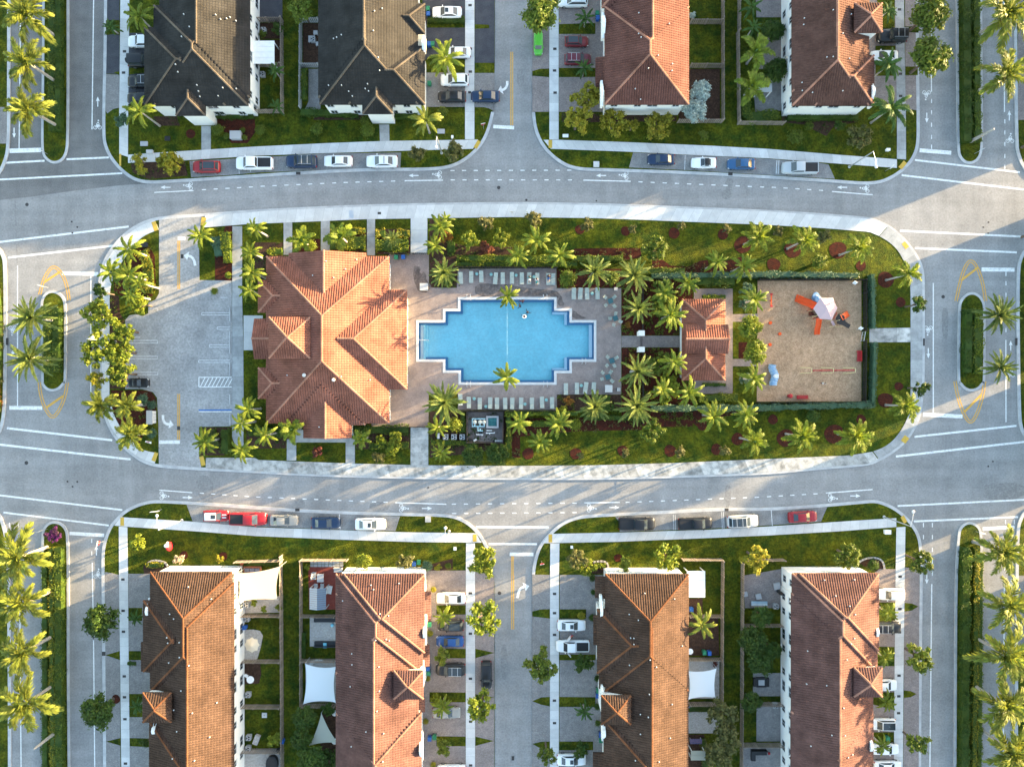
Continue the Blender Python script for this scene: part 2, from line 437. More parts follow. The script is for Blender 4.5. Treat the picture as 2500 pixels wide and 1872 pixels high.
kBL = chaikin(t30.l('900 2600 895 1656 890 1000 885 500 880 0')+t20.l('880 1450 900 1350 940 1240 1000 1165 1080 1090 1180 1040 1280 1010 1380 1003 1700 1020')+t21.l('0 1058 370 1083 900 1106 1300 1116 1620 1122 1740 1142 1850 1200 1940 1290 1990 1375 2012 1425'))
lawnBL = block('lawn', kBL, -1, [t31(2060,60), t31(2062,2600)], 'lawn under the lower left pair of houses', 'kerb round the lower left block')
kBR = chaikin(t22.l('172 1645 180 1560 215 1430 270 1340 350 1260 440 1190 540 1150 650 1130 1000 1113 1500 1087 1840 1070')+t23.l('0 1072 500 1038 800 1010 920 1001 1000 1022 1100 1068 1190 1140 1260 1220 1310 1310 1330 1420')+t33.l('1335 0 1325 800 1318 1656 1315 2600'))
lawnBR = block('lawn', kBR, -1, [t32(172,2600)], 'lawn under the lower right pair of houses', 'kerb round the lower right block')
# central block with the clubhouse
kC = chaikin(t10.l('862 900 850 800 858 740 878 640 920 548 985 452 1080 352 1200 272 1340 222 1500 206 1800 188')+t11.l('0 155 740 120 1400 100')+t12.l('0 90 740 100 1500 130')+t13.l('0 160 300 177 840 217 930 237 1050 292 1150 372 1240 472 1310 580 1345 680 1352 800 1352 1600')+t23.l('1342 40 1337 150 1317 290 1267 400 1190 512 1080 602 960 672 860 712 400 747')+t22.l('2212 787 1500 812 800 832 0 832')+t21.l('1200 822 400 797')+t20.l('2212 772 1700 748 1450 732 1330 717 1230 682 1140 622 1060 552 985 462 940 382 905 300 880 150')+t10.l('866 1600 862 1200'), closed=True)
mbk = MB(); c2 = offset(kC, -.52, True); strip(mbk, kC+[kC[0]], c2+[c2[0]], 0, KZ); mbk.build('kerb', M_kerb, label='kerb round the clubhouse block', kind='structure')
lawnC = holed('lawn', offset(kC, -.3, True), POOL, .12, M_grass, -.03, label='lawn of the clubhouse block with the pool', kind='structure')
# medians
def median(path, m, label, kl, closed=True):
    path = chaikin(path, closed=True)
    ar = sum(path[i].x*path[(i+1)%len(path)].y-path[(i+1)%len(path)].x*path[i].y for i in range(len(path)))
    s = 1 if ar > 0 else -1
    MB().prism(offset(path, s*.25, True), 0, .12).build('median_lawn', m, label=label, kind='structure')
    mb = MB(); q = offset(path, s*.42, True); strip(mb, path+[path[0]], q+[q[0]], 0, KZ)
    mb.build('kerb', M_kerb, label=kl, kind='structure')
median(t00.l('385 -1000 372 -400 365 700 357 1240 367 1340 405 1392 455 1418 510 1414 560 1378 590 1310 598 1200 602 700 600 -400 600 -1000'), M_grass, 'grass strip of the upper left median', 'kerb round the upper left median')
median(t10.l('362 1656 352 1000 358 930 390 875 450 848 520 870 565 920 580 1000 578 1656')+t20.l('562 0 522 52 452 74 392 52 358 0'), M_grass, 'grass of the left middle median', 'kerb round the left middle median')
median(t20.l('362 1656 360 1300 378 1240 420 1197 470 1184 530 1196 575 1240 598 1300 602 1656')+t30.l('602 800 610 1656 615 2600 372 2600 370 1656 365 800'), M_grass, 'grass strip of the lower left median', 'kerb round the lower left median')
median(t03.l('1612 -1000 1618 -400 1625 700 1630 1300 1647 1362 1690 1412 1750 1424 1810 1397 1848 1330 1856 1200 1850 700 1845 -400 1840 -1000'), M_grass, 'grass strip of the upper right median', 'kerb round the upper right median')
median(t13.l('1632 1656 1640 1000 1650 950 1685 898 1735 868 1790 870 1840 905 1870 960 1876 1020 1876 1656')+t23.l('1862 0 1822 52 1755 74 1690 52 1648 0'), M_grass, 'grass of the right middle median', 'kerb round the right middle median')
median(t23.l('1612 1656 1635 1300 1652 1240 1700 1197 1760 1190 1820 1225 1850 1290 1854 1656')+t33.l('1848 800 1840 1656 1835 2600 1600 2600 1603 1656 1606 800'), M_grass, 'grass strip of the lower right median', 'kerb round the lower right median')
# land at the left and right picture edges
for name, path, ins, ex in (
    ('upper left edge', t00.l('98 -1000 94 -400 92 900 88 1280 60 1400 0 1520 -140 1640 -400 1720'), -1, [t00(-1400,1720), t00(-1400,-1000)]),
    ('left middle edge', t10.l('-500 420 -140 420 0 475 40 545 60 620 62 1200')+t20.l('58 0 50 250 30 370 0 440 -120 540 -450 600'), -1, [t20(-1400,600), t10(-1400,420)]),
    ('lower left edge', t20.l('-500 960 -150 1010 0 1105 40 1205 70 1330 82 1480')+t30.l('90 0 98 800 100 1656 100 2600'), -1, [t30(-1400,2600), t20(-1400,960)]),
    ('upper right edge', t03.l('2118 -1000 2120 0 2130 1250 2150 1350 2190 1442 2260 1540 2420 1610 2700 1650'), 1, [t03(3600,1650), t03(3600,-1000)]),
    ('right middle edge', t13.l('2700 380 2400 400 2212 490 2170 570 2147 650 2142 1000')+t23.l('2145 -400 2150 0 2157 300 2175 400 2212 470 2330 560 2700 600'), 1, [t23(3600,600), t13(3600,380)]),
    ('lower right edge', t23.l('2700 980 2380 1000 2212 1090 2165 1170 2142 1260 2134 1656')+t33.l('2130 800 2128 1656 2125 2600'), 1, [t33(3600,2600), t23(3600,980)])):
    block('lawn', chaikin(path), ins, ex, 'lawn at the '+name, 'kerb at the '+name)

# ---------------------------------------------------------------- pavings on the blocks
ASPH = .124; PAV = .128
def polyp(t, txt): return t.l(txt)
PAVE = [
 ('parking_bay', t00.l('1640 1395 2212 1366')+t01.l('600 1330 1255 1322 1248 1452 600 1470 0 1495')+t00.l('2000 1515 1655 1535'), M_bay, 'asphalt parking bay along the upper left sidewalk'),
 ('parking_bay', t02.l('1045 1322 1600 1347 2212 1376')+t03.l('440 1412 520 1425 575 1548 0 1515')+t02.l('1600 1478 1010 1450'), M_bay, 'asphalt parking bay along the upper right sidewalk'),
 ('parking_bay', t20.l('1615 1045 2212 1080')+t21.l('0 1085 700 1125 1245 1146 1205 1272 700 1258 0 1232')+t20.l('1670 1195'), M_bay, 'asphalt parking bay along the lower left sidewalk'),
 ('parking_bay', t22.l('890 1150 1500 1112 2212 1080')+t23.l('510 1065 480 1130 455 1192 0 1222')+t22.l('1700 1250 930 1278 930 1200'), M_bay, 'asphalt parking bay along the lower right sidewalk'),
 ('parking_lot', t10.l('1378 225 1745 205 1735 300 1722 400 1726 765 2005 770 2010 2026 1722 2030 1722 2280 1745 2395 1376 2370 1372 2000 1360 1780 1325 1730 1230 1705 1085 1705 1085 1110 1120 1070 1180 1060 1240 1075 1285 1050 1285 960 1345 935 1378 880'), M_lot, 'asphalt clubhouse parking lot with entrances top and bottom'),
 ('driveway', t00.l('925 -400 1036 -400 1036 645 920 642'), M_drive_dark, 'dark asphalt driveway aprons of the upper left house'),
 ('driveway', t00.l('920 646 1034 650 1034 935 985 945 930 985 917 960'), M_paver_grey, 'grey paver apron beside the upper left street'),
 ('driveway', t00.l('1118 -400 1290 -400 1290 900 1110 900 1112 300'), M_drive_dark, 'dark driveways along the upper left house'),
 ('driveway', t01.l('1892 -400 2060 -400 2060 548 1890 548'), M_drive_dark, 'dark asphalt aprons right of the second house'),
 ('driveway', t01.l('1890 636 2060 636 2060 965 2010 940 1970 930 1890 930'), M_paver_grey, 'grey paver apron under the navy sedan'),
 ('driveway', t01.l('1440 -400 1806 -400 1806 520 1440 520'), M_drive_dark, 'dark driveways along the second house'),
 ('driveway', t01.l('1440 632 1806 632 1806 928 1440 928'), M_paver_grey, 'grey paver driveway with white hatchback and dark sedan'),
 ('driveway', t02.l('175 -400 322 -400 322 970 175 970'), M_paver, 'taupe paver aprons left of the orange-roofed house'),
 ('driveway', t02.l('405 -400 790 -400 790 970 405 970'), M_paver, 'taupe paver driveways along the orange-roofed house'),
 ('driveway', t03.l('1180 -400 1297 -400 1300 960 1240 950 1183 965'), M_paver, 'taupe paver aprons beside the upper right street'),
 ('driveway', t03.l('870 -400 1094 -400 1110 900 870 900'), M_paver, 'taupe paver driveways along the umber-roofed house'),
 ('driveway', t20.l('912 1625 970 1635 1030 1650')+t30.l('1035 0 1045 1656 1050 2600 915 2600 912 1656 908 0'), M_paver_grey, 'grey paver aprons beside the lower left street'),
 ('driveway', t20.l('1108 1640 1300 1640')+t30.l('1360 0 1360 2600 1125 2600 1120 1656 1112 0'), M_paver_grey, 'grey paver driveways along the lower left house'),
 ('driveway', t21.l('1892 1640')+t31.l('1892 -40 2058 0 2058 2600 1893 2600'), M_paver, 'taupe paver aprons beside the lower middle street'),
 ('driveway', t21.l('1480 1612 1812 1612')+t31.l('1812 2600 1420 2600 1440 0'), M_paver, 'taupe paver driveways right of the clay-roofed house'),
 ('driveway', t22.l('175 1648 328 1650')+t32.l('328 2600 175 2600'), M_paver_grey, 'grey paver aprons left of the rust-roofed house'),
 ('driveway', t22.l('412 1650 800 1650')+t32.l('840 2600 407 2600'), M_paver_grey, 'grey paver driveways along the rust-roofed house'),
 ('driveway', t23.l('1182 1585 1330 1600')+t33.l('1305 0 1295 2600 1160 2600 1165 1656 1178 0'), M_paver, 'taupe paver aprons beside the lower right street'),
 ('driveway', t23.l('960 1600 1100 1600')+t33.l('1098 0 1085 1656 1080 2600 850 2600 880 0'), M_paver, 'taupe paver driveways right of the lower right house'),
 ('driveway', t03.l('2155 -400 3300 -400 3300 1040 2155 1040'), M_paver, 'paver aprons at the upper right edge'),
 ('driveway', t33.l('2150 0 3300 0 3300 640 2150 640'), M_paver_grey, 'paver aprons at the lower right edge'),
 ('driveway', t00.l('-700 925 62 930 60 1245 -700 1240'), M_paver_grey, 'paver apron at the upper left edge'),
 ('patio', t01.l('0 -400 230 -400 230 188 0 188'), M_drive_dark, 'dark patio behind the upper left house'),
 ('patio', t01.l('455 600 560 600 560 955 420 958 455 880'), M_paver_grey, 'dark grey paver patio behind the second house'),
 ('yard_bed', t01.l('408 208 560 208 560 578 408 578'), M_soil, 'dark planted yard behind the second house'),
 ('yard_bed', t01.l('5 205 235 205 235 340 5 340'), M_soil, 'dark planted yard beside the white patio cover'),
 ('yard_bed', t01.l('5 560 235 560 235 352 5 352'), M_soil, 'dark paved yard under the white patio cover'),
 ('yard_bed', t02.l('1530 600 1795 600 1795 1052 1440 1052 1440 900 1530 900'), M_soil, 'dark planted yard round the silvery tree'),
 ('patio', t02.l('2090 -400 2340 -400 2340 155 2110 155'), M_paver, 'paver patio at the top behind the umber-roofed house'),
 ('patio', t02.l('2120 300 2330 300 2330 600 2120 600'), M_paver, 'paver patio between shrubs behind the umber-roofed house'),
 ('patio', t02.l('2080 680 2340 680 2340 960 2100 970'), M_paver_grey, 'grey paver patio with the white canopy'),
 ('yard_bed', ty1.l('135 480 540 440 540 610 135 620'), M_gravel, 'pale gravel bed below the cream shade sail'),
 ('yard_bed', ty1.l('150 790 250 785 320 800 350 850 330 960 290 1100 150 1100'), M_gravel, 'pale gravel patio with the white parasol'),
 ('patio', t30.l('2110 760 2250 740 2260 850 2240 930 2110 940'), M_soil, 'dark paved corner with white table'),
 ('patio', t30.l('2100 1500 2420 1490 2440 2600 2060 2600'), M_gravel, 'pale paved patio at the bottom of the left yards'),
 ('patio', ty1.l('820 140 1180 140 1180 580 825 580'), M_patio_red, 'red patio with the grey gazebo'),
 ('patio', ty1.l('835 650 1180 650 1180 960 835 960'), M_gravel, 'pale grey patio with dark benches'),
 ('patio', t31.l('430 728 700 728 700 1090 430 1090'), M_gravel, 'pale patio under the white shade sail'),
 ('patio', t31.l('560 1190 720 1190 720 1640 560 1640'), M_soil, 'dark patio under the triangular sail'),
 ('patio', t32.l('1500 200 1645 195 1645 335 1500 335'), M_soil, 'brown paved strip below the white canopy'),
 ('patio', t32.l('1500 350 1780 350 1790 690 1500 690'), M_soil, 'dark yard with the bright palm'),
 ('patio', t32.l('1500 735 1790 735 1790 1060 1500 1060'), M_gravel, 'pale patio under the lower white shade sail'),
 ('patio', t32.l('1500 1175 1790 1175 1790 1360 1500 1360'), M_gravel, 'pale gravel patio in the lower middle yard'),
 ('patio', t32.l('1500 1370 1660 1370 1660 1900 1500 1900'), M_soil, 'dark planted strip beside the rust-roofed house'),
 ('patio', t32.l('2000 0 2340 -60 2340 280 2010 280'), M_paver, 'square-patterned paver patio in the upper lower-right yard'),
 ('patio', t32.l('2080 840 2330 840 2330 1040 2080 1040'), M_paver_grey, 'grey paver patio with a square fire table'),
 ('patio', t32.l('2110 1120 2330 1120 2330 1430 2110 1430'), M_paver_grey, 'grey paver patio in the lower right yard'),
 ('patio', t32.l('1985 1480 2330 1480 2330 1900 1985 1900'), M_paver_grey, 'grey paver patio at the bottom of the right yards'),
 ('pool_plant_floor', tpu.l('655 295 1228 290 1225 780 650 780'), M_paver, 'paved floor of the walled pool plant'),
 ('sandpit', tn.l('1849 686 2102 686 2102 980 1847 980'), M_sand, 'sand of the fenced playground'),
 ('terrace', t12.l('1570 838 1905 838 1905 1745 1570 1745'), M_deck, 'paver terrace round the small pavilion'),
 ('path', t12.l('945 1245 1480 1245 1480 1345 945 1345'), M_paver, 'paver path from the pool to the pavilion'),
 ('path', t12.l('1903 1060 2125 1055 2125 1120 1903 1125'), M_paver, 'upper paver path from pavilion to playground'),
 ('path', t12.l('1903 1445 2125 1445 2125 1508 1903 1508'), M_paver, 'lower paver path from pavilion to playground'),
 ('porch_floor', t21.l('345 400 845 400 845 508 345 508'), M_conc_old, 'concrete porch at the bottom of the clubhouse'),
 ('porch_floor', t11.l('-105 1070 60 1070 60 1370 -105 1370'), M_conc, 'concrete porch at the clubhouse entrance'),
]
zi = 0
for nm, pts, m, lb in PAVE:
    sheet(nm, pts, .1306 + .0005*(zi % 12), m, lb); zi += 1
# pool deck, with the pool left open
deck_outer = t11.l('1150 540 1495 540 1495 830 1735 832 1745 668 2595 662 2597 835 3155 835 3155 2600')+t22.l('943 95 388 95 388 228')+t21.l('1745 228 1745 90 1492 90 1492 372 1140 372 1000 372 1000 0')+t11.l('1150 560')
holed('pool_deck', deck_outer, POOL, .1372, M_deck, .09, label='pinkish paver deck round the pool', kind='structure')
# damp dark patches on the deck
M_damp = mat('paver_damp', (.10,.082,.078), (.19,.155,.145), scale=1.3, rough=.8, fine=.25, fscale=4, brick=(2.6,.03,.8,.7))
deck_o = [ob for ob in bpy.data.objects if ob.name == 'pool_deck'][0]
for pts in ('-330 800 -180 795 -60 800 60 820 200 835 330 845 400 870 440 930 455 985 400 985 395 905 0 903 -330 903','520 1025 560 1040 610 1070 640 1100 520 1100','-840 640 -800 650 -790 720 -740 690 -730 780 -700 830 -740 870 -800 865 -830 800 -860 740'):
    rr_ = random.Random(len(pts)); MB().prism([p+Vector((rr_.uniform(-.25,.25),rr_.uniform(-.12,.12),0)) for p in chaikin(t12.l(pts),1,True)], .136, .1384).build('damp_patch', M_damp, deck_o)
# mulch beds
BEDS = [
 ('planting_bed', t12.l('535 495 800 488 1115 490 1115 570 950 600 535 600'), M_mulch, 'red mulch bed along the upper hedge'),
 ('planting_bed', t12.l('1210 575 1300 590 1370 640 1520 650 1620 600 1690 590 1700 640 1850 600 1990 560 2060 620 2060 720 1500 725 1210 680'), M_mulch, 'red mulch bed curving along the playground hedge'),
 ('planting_bed', t11.l('1500 240 1640 240 1700 440 1800 470 2212 480 2212 660 1740 660 1740 828 1500 828'), M_soil, 'dark planted bed left of the upper lawn'),
 ('planting_bed', t12.l('388 668 945 668 945 832 388 832'), M_mulch, 'mulch bed behind the second row of loungers'),
 ('planting_bed', t12.l('947 735 1560 735 1560 1240 947 1240'), M_mulch, 'mulch bed of date palms above the paver path'),
 ('planting_bed', t12.l('947 1350 1560 1350 1560 2030 947 2030')+[], M_mulch, 'mulch bed of date palms below the paver path'),
 ('planting_bed', t12.l('1910 835 2130 835 2130 1052 1910 1052'), M_grass, 'grass patch beside the playground, upper'),
 ('planting_bed', t12.l('1955 1300 2040 1300 2040 1440 1955 1440'), M_mulch, 'mulch round the playground tree'),
 ('planting_bed', t22.l('388 98 943 98 943 235 388 235'), M_soil, 'dark bed behind the lower right loungers'),
 ('planting_bed', t22.l('0 300 1120 290 1120 400 640 410 300 430 70 460 70 640 0 640'), M_mulch, 'red mulch bed below the lower hedge'),
 ('planting_bed', t22.l('1200 230 2212 220 2212 235 1700 300 1640 400 1500 300 1210 285'), M_mulch, 'mulch strip below the playground hedge'),
 ('planting_bed', t21.l('1500 240 2212 240 2212 540 1900 600 1500 640'), M_soil, 'dark bed round the pool plant'),
 ('planting_bed', t21.l('865 380 1330 380 1330 565 865 565'), M_soil, 'dark bed right of the lower porch'),
 ('planting_bed', t21.l('-80 380 350 380 350 480 260 480 260 560 -80 560'), M_soil, 'dark bed left of the lower porch'),
 ('planting_bed', t11.l('640 325 955 325 955 550 640 550'), M_soil, 'bed with hedges left of the wide walk'),
 ('planting_bed', t11.l('1040 325 1335 325 1335 545 1040 545'), M_soil, 'bed with hedges beside the wide walk'),
 ('planting_bed', t11.l('-10 440 235 440 235 640 90 640 60 760 -10 760'), M_soil, 'dark bed at the upper left clubhouse corner'),
 ('planting_bed', t11.l('490 410 555 410 555 535 320 535 320 480'), M_mulch, 'mulch ring round the shrub by the upper walk'),
 ('planting_bed', t10.l('1190 490 1300 480 1340 560 1348 800 1320 905 1050 900 990 860 990 700'), M_mulch, 'red mulch bed of the left island'),
 ('planting_bed', t10.l('955 900 1030 900 1040 1050 1075 1110 1078 1700 955 1700'), M_soil, 'narrow bed beside the left parking stalls'),
 ('planting_bed', t10.l('1955 290 2015 290 2015 770 1860 770 1860 560'), M_mulch, 'mulch bed by the upper parking hedge'),
 ('planting_bed', t10.l('1805 860 1890 850 1897 905 1810 912'), M_mulch, 'tiny mulch island in the parking lot'),
 ('planting_bed', t20.l('960 60 1240 60 1310 70 1350 130 1350 330 1290 340 1180 580 1000 430'), M_mulch, 'mulch bed of the lower left island'),
 ('planting_bed', t20.l('1730 380 2005 380 1940 620 1725 620'), M_soil, 'bed at the lower parking corner'),
 ('planting_bed', t00.l('1125 1380 1600 1395 1625 1520 1290 1550 1150 1500'), M_soil, 'bed under golden shrubs at the upper left corner'),
 ('planting_bed', t00.l('1330 1010 1530 1010 1560 1090 1340 1090'), M_soil, 'dark bed below the upper left house'),
 ('planting_bed', t00.l('1880 1000 2200 1000 2212 1140 2140 1240 2000 1240 1950 1150 1860 1100'), M_mulch, 'mulch bed with the grey utility box'),
 ('planting_bed', t01.l('480 965 920 990 980 1040 500 1040'), M_soil, 'dark bed below the second house'),
 ('planting_bed', t02.l('430 980 1420 1010 1420 1050 700 1060 430 1060'), M_soil, 'dark bed below the orange-roofed house'),
 ('planting_bed', t03.l('120 1010 780 1010 760 1060 560 1100 500 1180 300 1080 120 1060'), M_soil, 'dark bed below the umber-roofed house'),
 ('planting_bed', t20.l('1240 1580 1280 1530 1340 1520 1440 1540 1470 1580 1440 1640 1250 1650'), M_soil, 'edged bed at the lower left house corner'),
 ('planting_bed', t21.l('1500 1560 1700 1510 1700 1600 1620 1612 1500 1612'), M_soil, 'dark bed above the clay-roofed house'),
 ('planting_bed', t22.l('690 1540 800 1530 835 1570 820 1640 690 1640'), M_soil, 'edged bed at the rust-roofed house corner'),
 ('planting_bed', t23.l('770 1540 850 1500 950 1500 1000 1560 1000 1620 900 1620'), M_soil, 'edged bed at the lower right house corner'),
]
for k, (nm, pts, m, lb) in enumerate(BEDS):
    sheet(nm, pts, .1207 + .00027*k, m, lb)
CIRC = [(t12,585,330,42),(t12,980,343,42),(t12,1397,360,48),(t12,1820,370,45),(t12,1990,460,72),(t13,212,500,74),(t13,600,508,76),(t13,45,632,58),(t13,1012,762,70),(t13,1142,955,42),(t13,800,640,44),
        (t22,140,605,50),(t22,550,605,50),(t22,955,580,46),(t22,1365,580,52),(t22,1765,568,48),(t22,1945,478,52),(t23,150,470,76),(t23,568,436,84),(t23,1010,145,66),(t23,1125,25,38),(t23,800,310,42),(t23,40,310,42),
        (t20,1592,1480,36),(t20,1930,1490,38),(t22,915,1505,36),(t00,1650,1160,40),(t22,1640,365,40),(t30,1005,1065,38)]
def lawn_of(c):
    if abs(c.y) < 17: return lawnC
    return (lawnTL if c.x < 0 else lawnTR) if c.y > 0 else (lawnBL if c.x < 0 else lawnBR)
for k, (t, x, y, r) in enumerate(CIRC):
    c = t(x, y); rr = r/TS/S
    pts = [c + Vector((math.cos(a)*rr*(1+.06*math.sin(3*a+k)), math.sin(a)*rr*(1+.05*math.cos(2*a+k)), 0)) for a in [2*math.pi*i/18 for i in range(18)]]
    MB().prism(pts, .08, .15).build('mulch_ring', M_mulch, lawn_of(c))

# grass wedges between driveways
WEDG = [t00.l('985 630 1036 622 1036 655'), t00.l('1120 590 1250 590 1250 635 1120 650'), t00.l('920 180 1036 180 1036 310 985 300 920 310'), t00.l('1120 -30 1340 -30 1340 290 1120 290'),
 t01.l('1480 160 1805 165 1805 245 1480 245'), t01.l('1890 215 2015 220 2015 250 1890 255'), t01.l('1480 500 1806 510 1806 628 1480 628'), t01.l('1890 550 2030 555 2058 585 2030 632 1890 634'),
 t02.l('405 215 720 205 720 300 405 300'), t02.l('175 620 240 600 322 598 322 672 175 660'), t02.l('405 592 720 592 720 670 405 672'), t02.l('175 -60 322 -60 322 -10 175 0'),
 t03.l('1180 235 1297 235 1297 290 1180 280'), t03.l('925 400 1098 400 1098 660 925 660'), t03.l('925 -60 1092 -60 1092 280 985 280'),t03.l('1183 580 1290 580 1290 655 1183 655'),
 t30.l('915 685 1040 650 1040 728'), t30.l('1115 650 1225 650 1225 728 1115 728'), t30.l('1112 278 1232 278 1232 390 1112 390'), t30.l('920 1430 1046 1400 1046 1466'), t30.l('1122 1400 1300 1405 1300 1480 1122 1470'), t30.l('1118 1020 1235 1020 1235 1220 1118 1220'),
 t31.l('1895 630 2060 665 1895 712'), t31.l('1640 628 1812 632 1812 712 1640 712'), t31.l('1895 1022 2058 1050 1895 1085'), t31.l('1560 255 1812 255 1812 335 1560 335'), t31.l('1500 1005 1812 1008 1812 1092 1500 1092'), t31.l('1895 1388 2055 1425 1895 1468'), t31.l('1560 1385 1812 1388 1812 1470 1560 1470'),
 t32.l('175 310 240 292 328 288 328 370 175 352'), t32.l('408 290 640 290 640 372 408 370'), t32.l('175 1082 250 1050 328 1045 328 1128 250 1112'), t32.l('408 1045 720 1048 720 1132 408 1132'), t32.l('175 1450 250 1432 328 1430 328 1500 250 1492'), t32.l('408 1430 700 1430 700 1505 408 1505'), t32.l('410 680 720 680 720 730 410 730'),
 t33.l('1175 235 1240 240 1295 265 1240 300 1175 310'), t33.l('945 230 1098 230 1098 420 945 420'), t33.l('905 610 1090 615 1090 780 905 780'), t33.l('1168 990 1230 995 1280 1020 1230 1048 1168 1055'), t33.l('900 1005 1088 1005 1088 1160 900 1110'), t33.l('910 1350 1085 1350 1085 1500 910 1500')]
for w_ in WEDG: sheet('grass_strip', w_, .1386, M_grass, parent=lawn_of(w_[0]))

# ---------------------------------------------------------------- sidewalks, slab by slab
def sidewalk(A, B, label, m=M_conc, L=1.55, z=.150):
    n = max(1, round((plen(A)+plen(B))/2/L))
    A = resample(A, n*4); B = resample(B, n*4)
    mb = MB(); strip(mb, A, B, .122, z-.009)
    base = mb.build('sidewalk', M_joint, label=label, kind='structure')
    for i in range(n):
        a = A[i*4:i*4+5]; b = B[i*4:i*4+5]
        c = (a[0]+a[-1]+b[0]+b[-1])/4
        def tr(p): return Vector((c.x+(p.x-c.x)*.986, c.y+(p.y-c.y)*.986, 0)) - c
        mb = MB(); strip(mb, [tr(a[0]),tr(a[2]),tr(a[4])], [tr(b[0]),tr(b[2]),tr(b[4])], z-.03, z-.004*random.random())
        mb.build('slab', m, base, (c.x, c.y, 0))
    return base
sw = {}
sw['TLh'] = sidewalk(t00.l('1110 1340 1370 1322 2212 1270')+t01.l('620 1240 1100 1222 1920 1210'), t00.l('1110 1412 1600 1390 2212 1350')+t01.l('620 1327 1250 1308 1875 1290'), 'sidewalk below the upper left houses')
sw['TRh'] = sidewalk(t02.l('270 1212 403 1212 1000 1232 1700 1262 2212 1290')+t03.l('600 1340 1110 1380'), t02.l('335 1290 403 1292 1000 1315 1600 1345 2212 1372')+t03.l('700 1425 1110 1455'), 'sidewalk below the upper right houses')
sw['BLh'] = sidewalk(t20.l('1050 1150 1105 1155 1660 1190')+t21.l('0 1238 700 1262 1300 1282 1900 1290'), t20.l('990 1225 1105 1235 1700 1275')+t21.l('0 1315 700 1345 1400 1368 1950 1372'), 'sidewalk above the lower left houses')
sw['BRh'] = sidewalk(t22.l('315 1296 900 1285 1700 1260 2212 1232')+t23.l('700 1185 1105 1160'), t22.l('260 1378 410 1375 900 1365 1700 1332 2212 1310')+t23.l('600 1275 1105 1237'), 'sidewalk above the lower right houses')
sw['A'] = sidewalk(t00.l('1047 -300 1040 400 1034 940 1034 1335'), t00.l('1125 -300 1118 400 1112 940 1110 1360'), 'sidewalk left of the upper left house')
sw['B'] = sidewalk(t01.l('1808 -300 1806 1208'), t01.l('1888 -300 1888 1208'), 'sidewalk right of the second house', M_conc)
sw['C'] = sidewalk(t02.l('322 -300 322 1210'), t02.l('403 -300 403 1210'), 'sidewalk left of the orange-roofed house')
sw['D'] = sidewalk(t03.l('1092 -300 1098 300 1110 980 1110 1376'), t03.l('1168 -300 1175 300 1187 980 1189 1382'), 'sidewalk right of the umber-roofed house', M_conc_old)
sw['E'] = sidewalk(t20.l('1030 1232')+t30.l('1032 0 1042 800 1052 1656 1056 2200'), t20.l('1105 1238')+t30.l('1110 0 1117 800 1126 1656 1130 2200'), 'sidewalk left of the lower left house')
sw['F'] = sidewalk(t21.l('1815 1376')+t31.l('1813 0 1813 2200'), t21.l('1892 1376')+t31.l('1893 0 1893 2200'), 'sidewalk right of the clay-roofed house')
sw['G'] = sidewalk(t22.l('330 1380')+t32.l('328 0 327 2200'), t22.l('410 1378')+t32.l('406 0 404 2200'), 'sidewalk left of the rust-roofed house')
sw['H'] = sidewalk(t23.l('1105 1240')+t33.l('1098 0 1088 1000 1080 2200'), t23.l('1184 1235')+t33.l('1178 0 1166 1000 1158 2200'), 'sidewalk right of the lower right house')
# ring of sidewalk round the central block
sw['Ct'] = sidewalk(t10.l('1775 205 2212 178')+t11.l('0 172 740 137 1400 117')+t12.l('0 107 740 117 1500 147 2212 172')+t13.l('300 193 840 233 930 253 1030 300'), t10.l('1762 312 2212 278')+t11.l('0 280 560 258 960 240')+t12.l('0 222 740 232 1500 262 2212 290')+t13.l('500 320 870 350 955 385'), 'wide pale sidewalk along the top of the clubhouse block', M_conc)
sw['Cr'] = sidewalk(chaikin(t13.l('1035 302 1130 380 1220 480 1292 590 1325 690 1330 800 1330 1600')+t23.l('1322 40 1317 150 1298 285 1250 388 1178 495 1068 585 955 652')), chaikin(t13.l('958 387 1050 440 1120 510 1165 590 1220 700 1228 850 1228 1600')+t23.l('1228 40 1226 150 1212 280 1150 400 1080 490 1000 550 905 585')), 'sidewalk curving round the right end of the clubhouse block', M_conc_old)
sw['Cb'] = sidewalk(t23.l('948 655 860 693 400 728')+t22.l('2212 768 1500 794 800 814 0 814')+t21.l('1200 804 400 780')+t20.l('2212 755 1780 732'), t23.l('898 588 700 620 0 650')+t22.l('1400 685 700 705 0 710')+t21.l('1500 705 850 690 0 658')+t20.l('2212 640 1782 640'), 'stained sidewalk along the bottom of the clubhouse block', M_conc_dirty)
sw['Cl'] = sidewalk(t10.l('2010 300 2008 1000 2010 2000')+t20.l('2008 470 2040 540'), t10.l('2095 300 2095 900 2105 1300 2110 2000')+t20.l('2105 470 2110 540'), 'sidewalk between the parking lot and the clubhouse', M_conc_old, L=1.7)
sw['Ci'] = sidewalk(chaikin(t10.l('1340 245 1220 290 1100 370 1010 465 945 560 900 650 880 750 872 850 880 1000 884 2000')+t20.l('900 150 925 290 960 370 1010 455 1080 540 1160 610 1240 660 1340 690')), chaikin(t10.l('1378 330 1270 370 1200 420 1120 520 1050 620 985 740 955 830 950 1000 950 2000')+t20.l('960 150 985 260 1020 340 1070 410 1130 480 1190 540 1250 580 1370 600')), 'curved sidewalk of the left clubhouse island', M_conc, L=1.7)
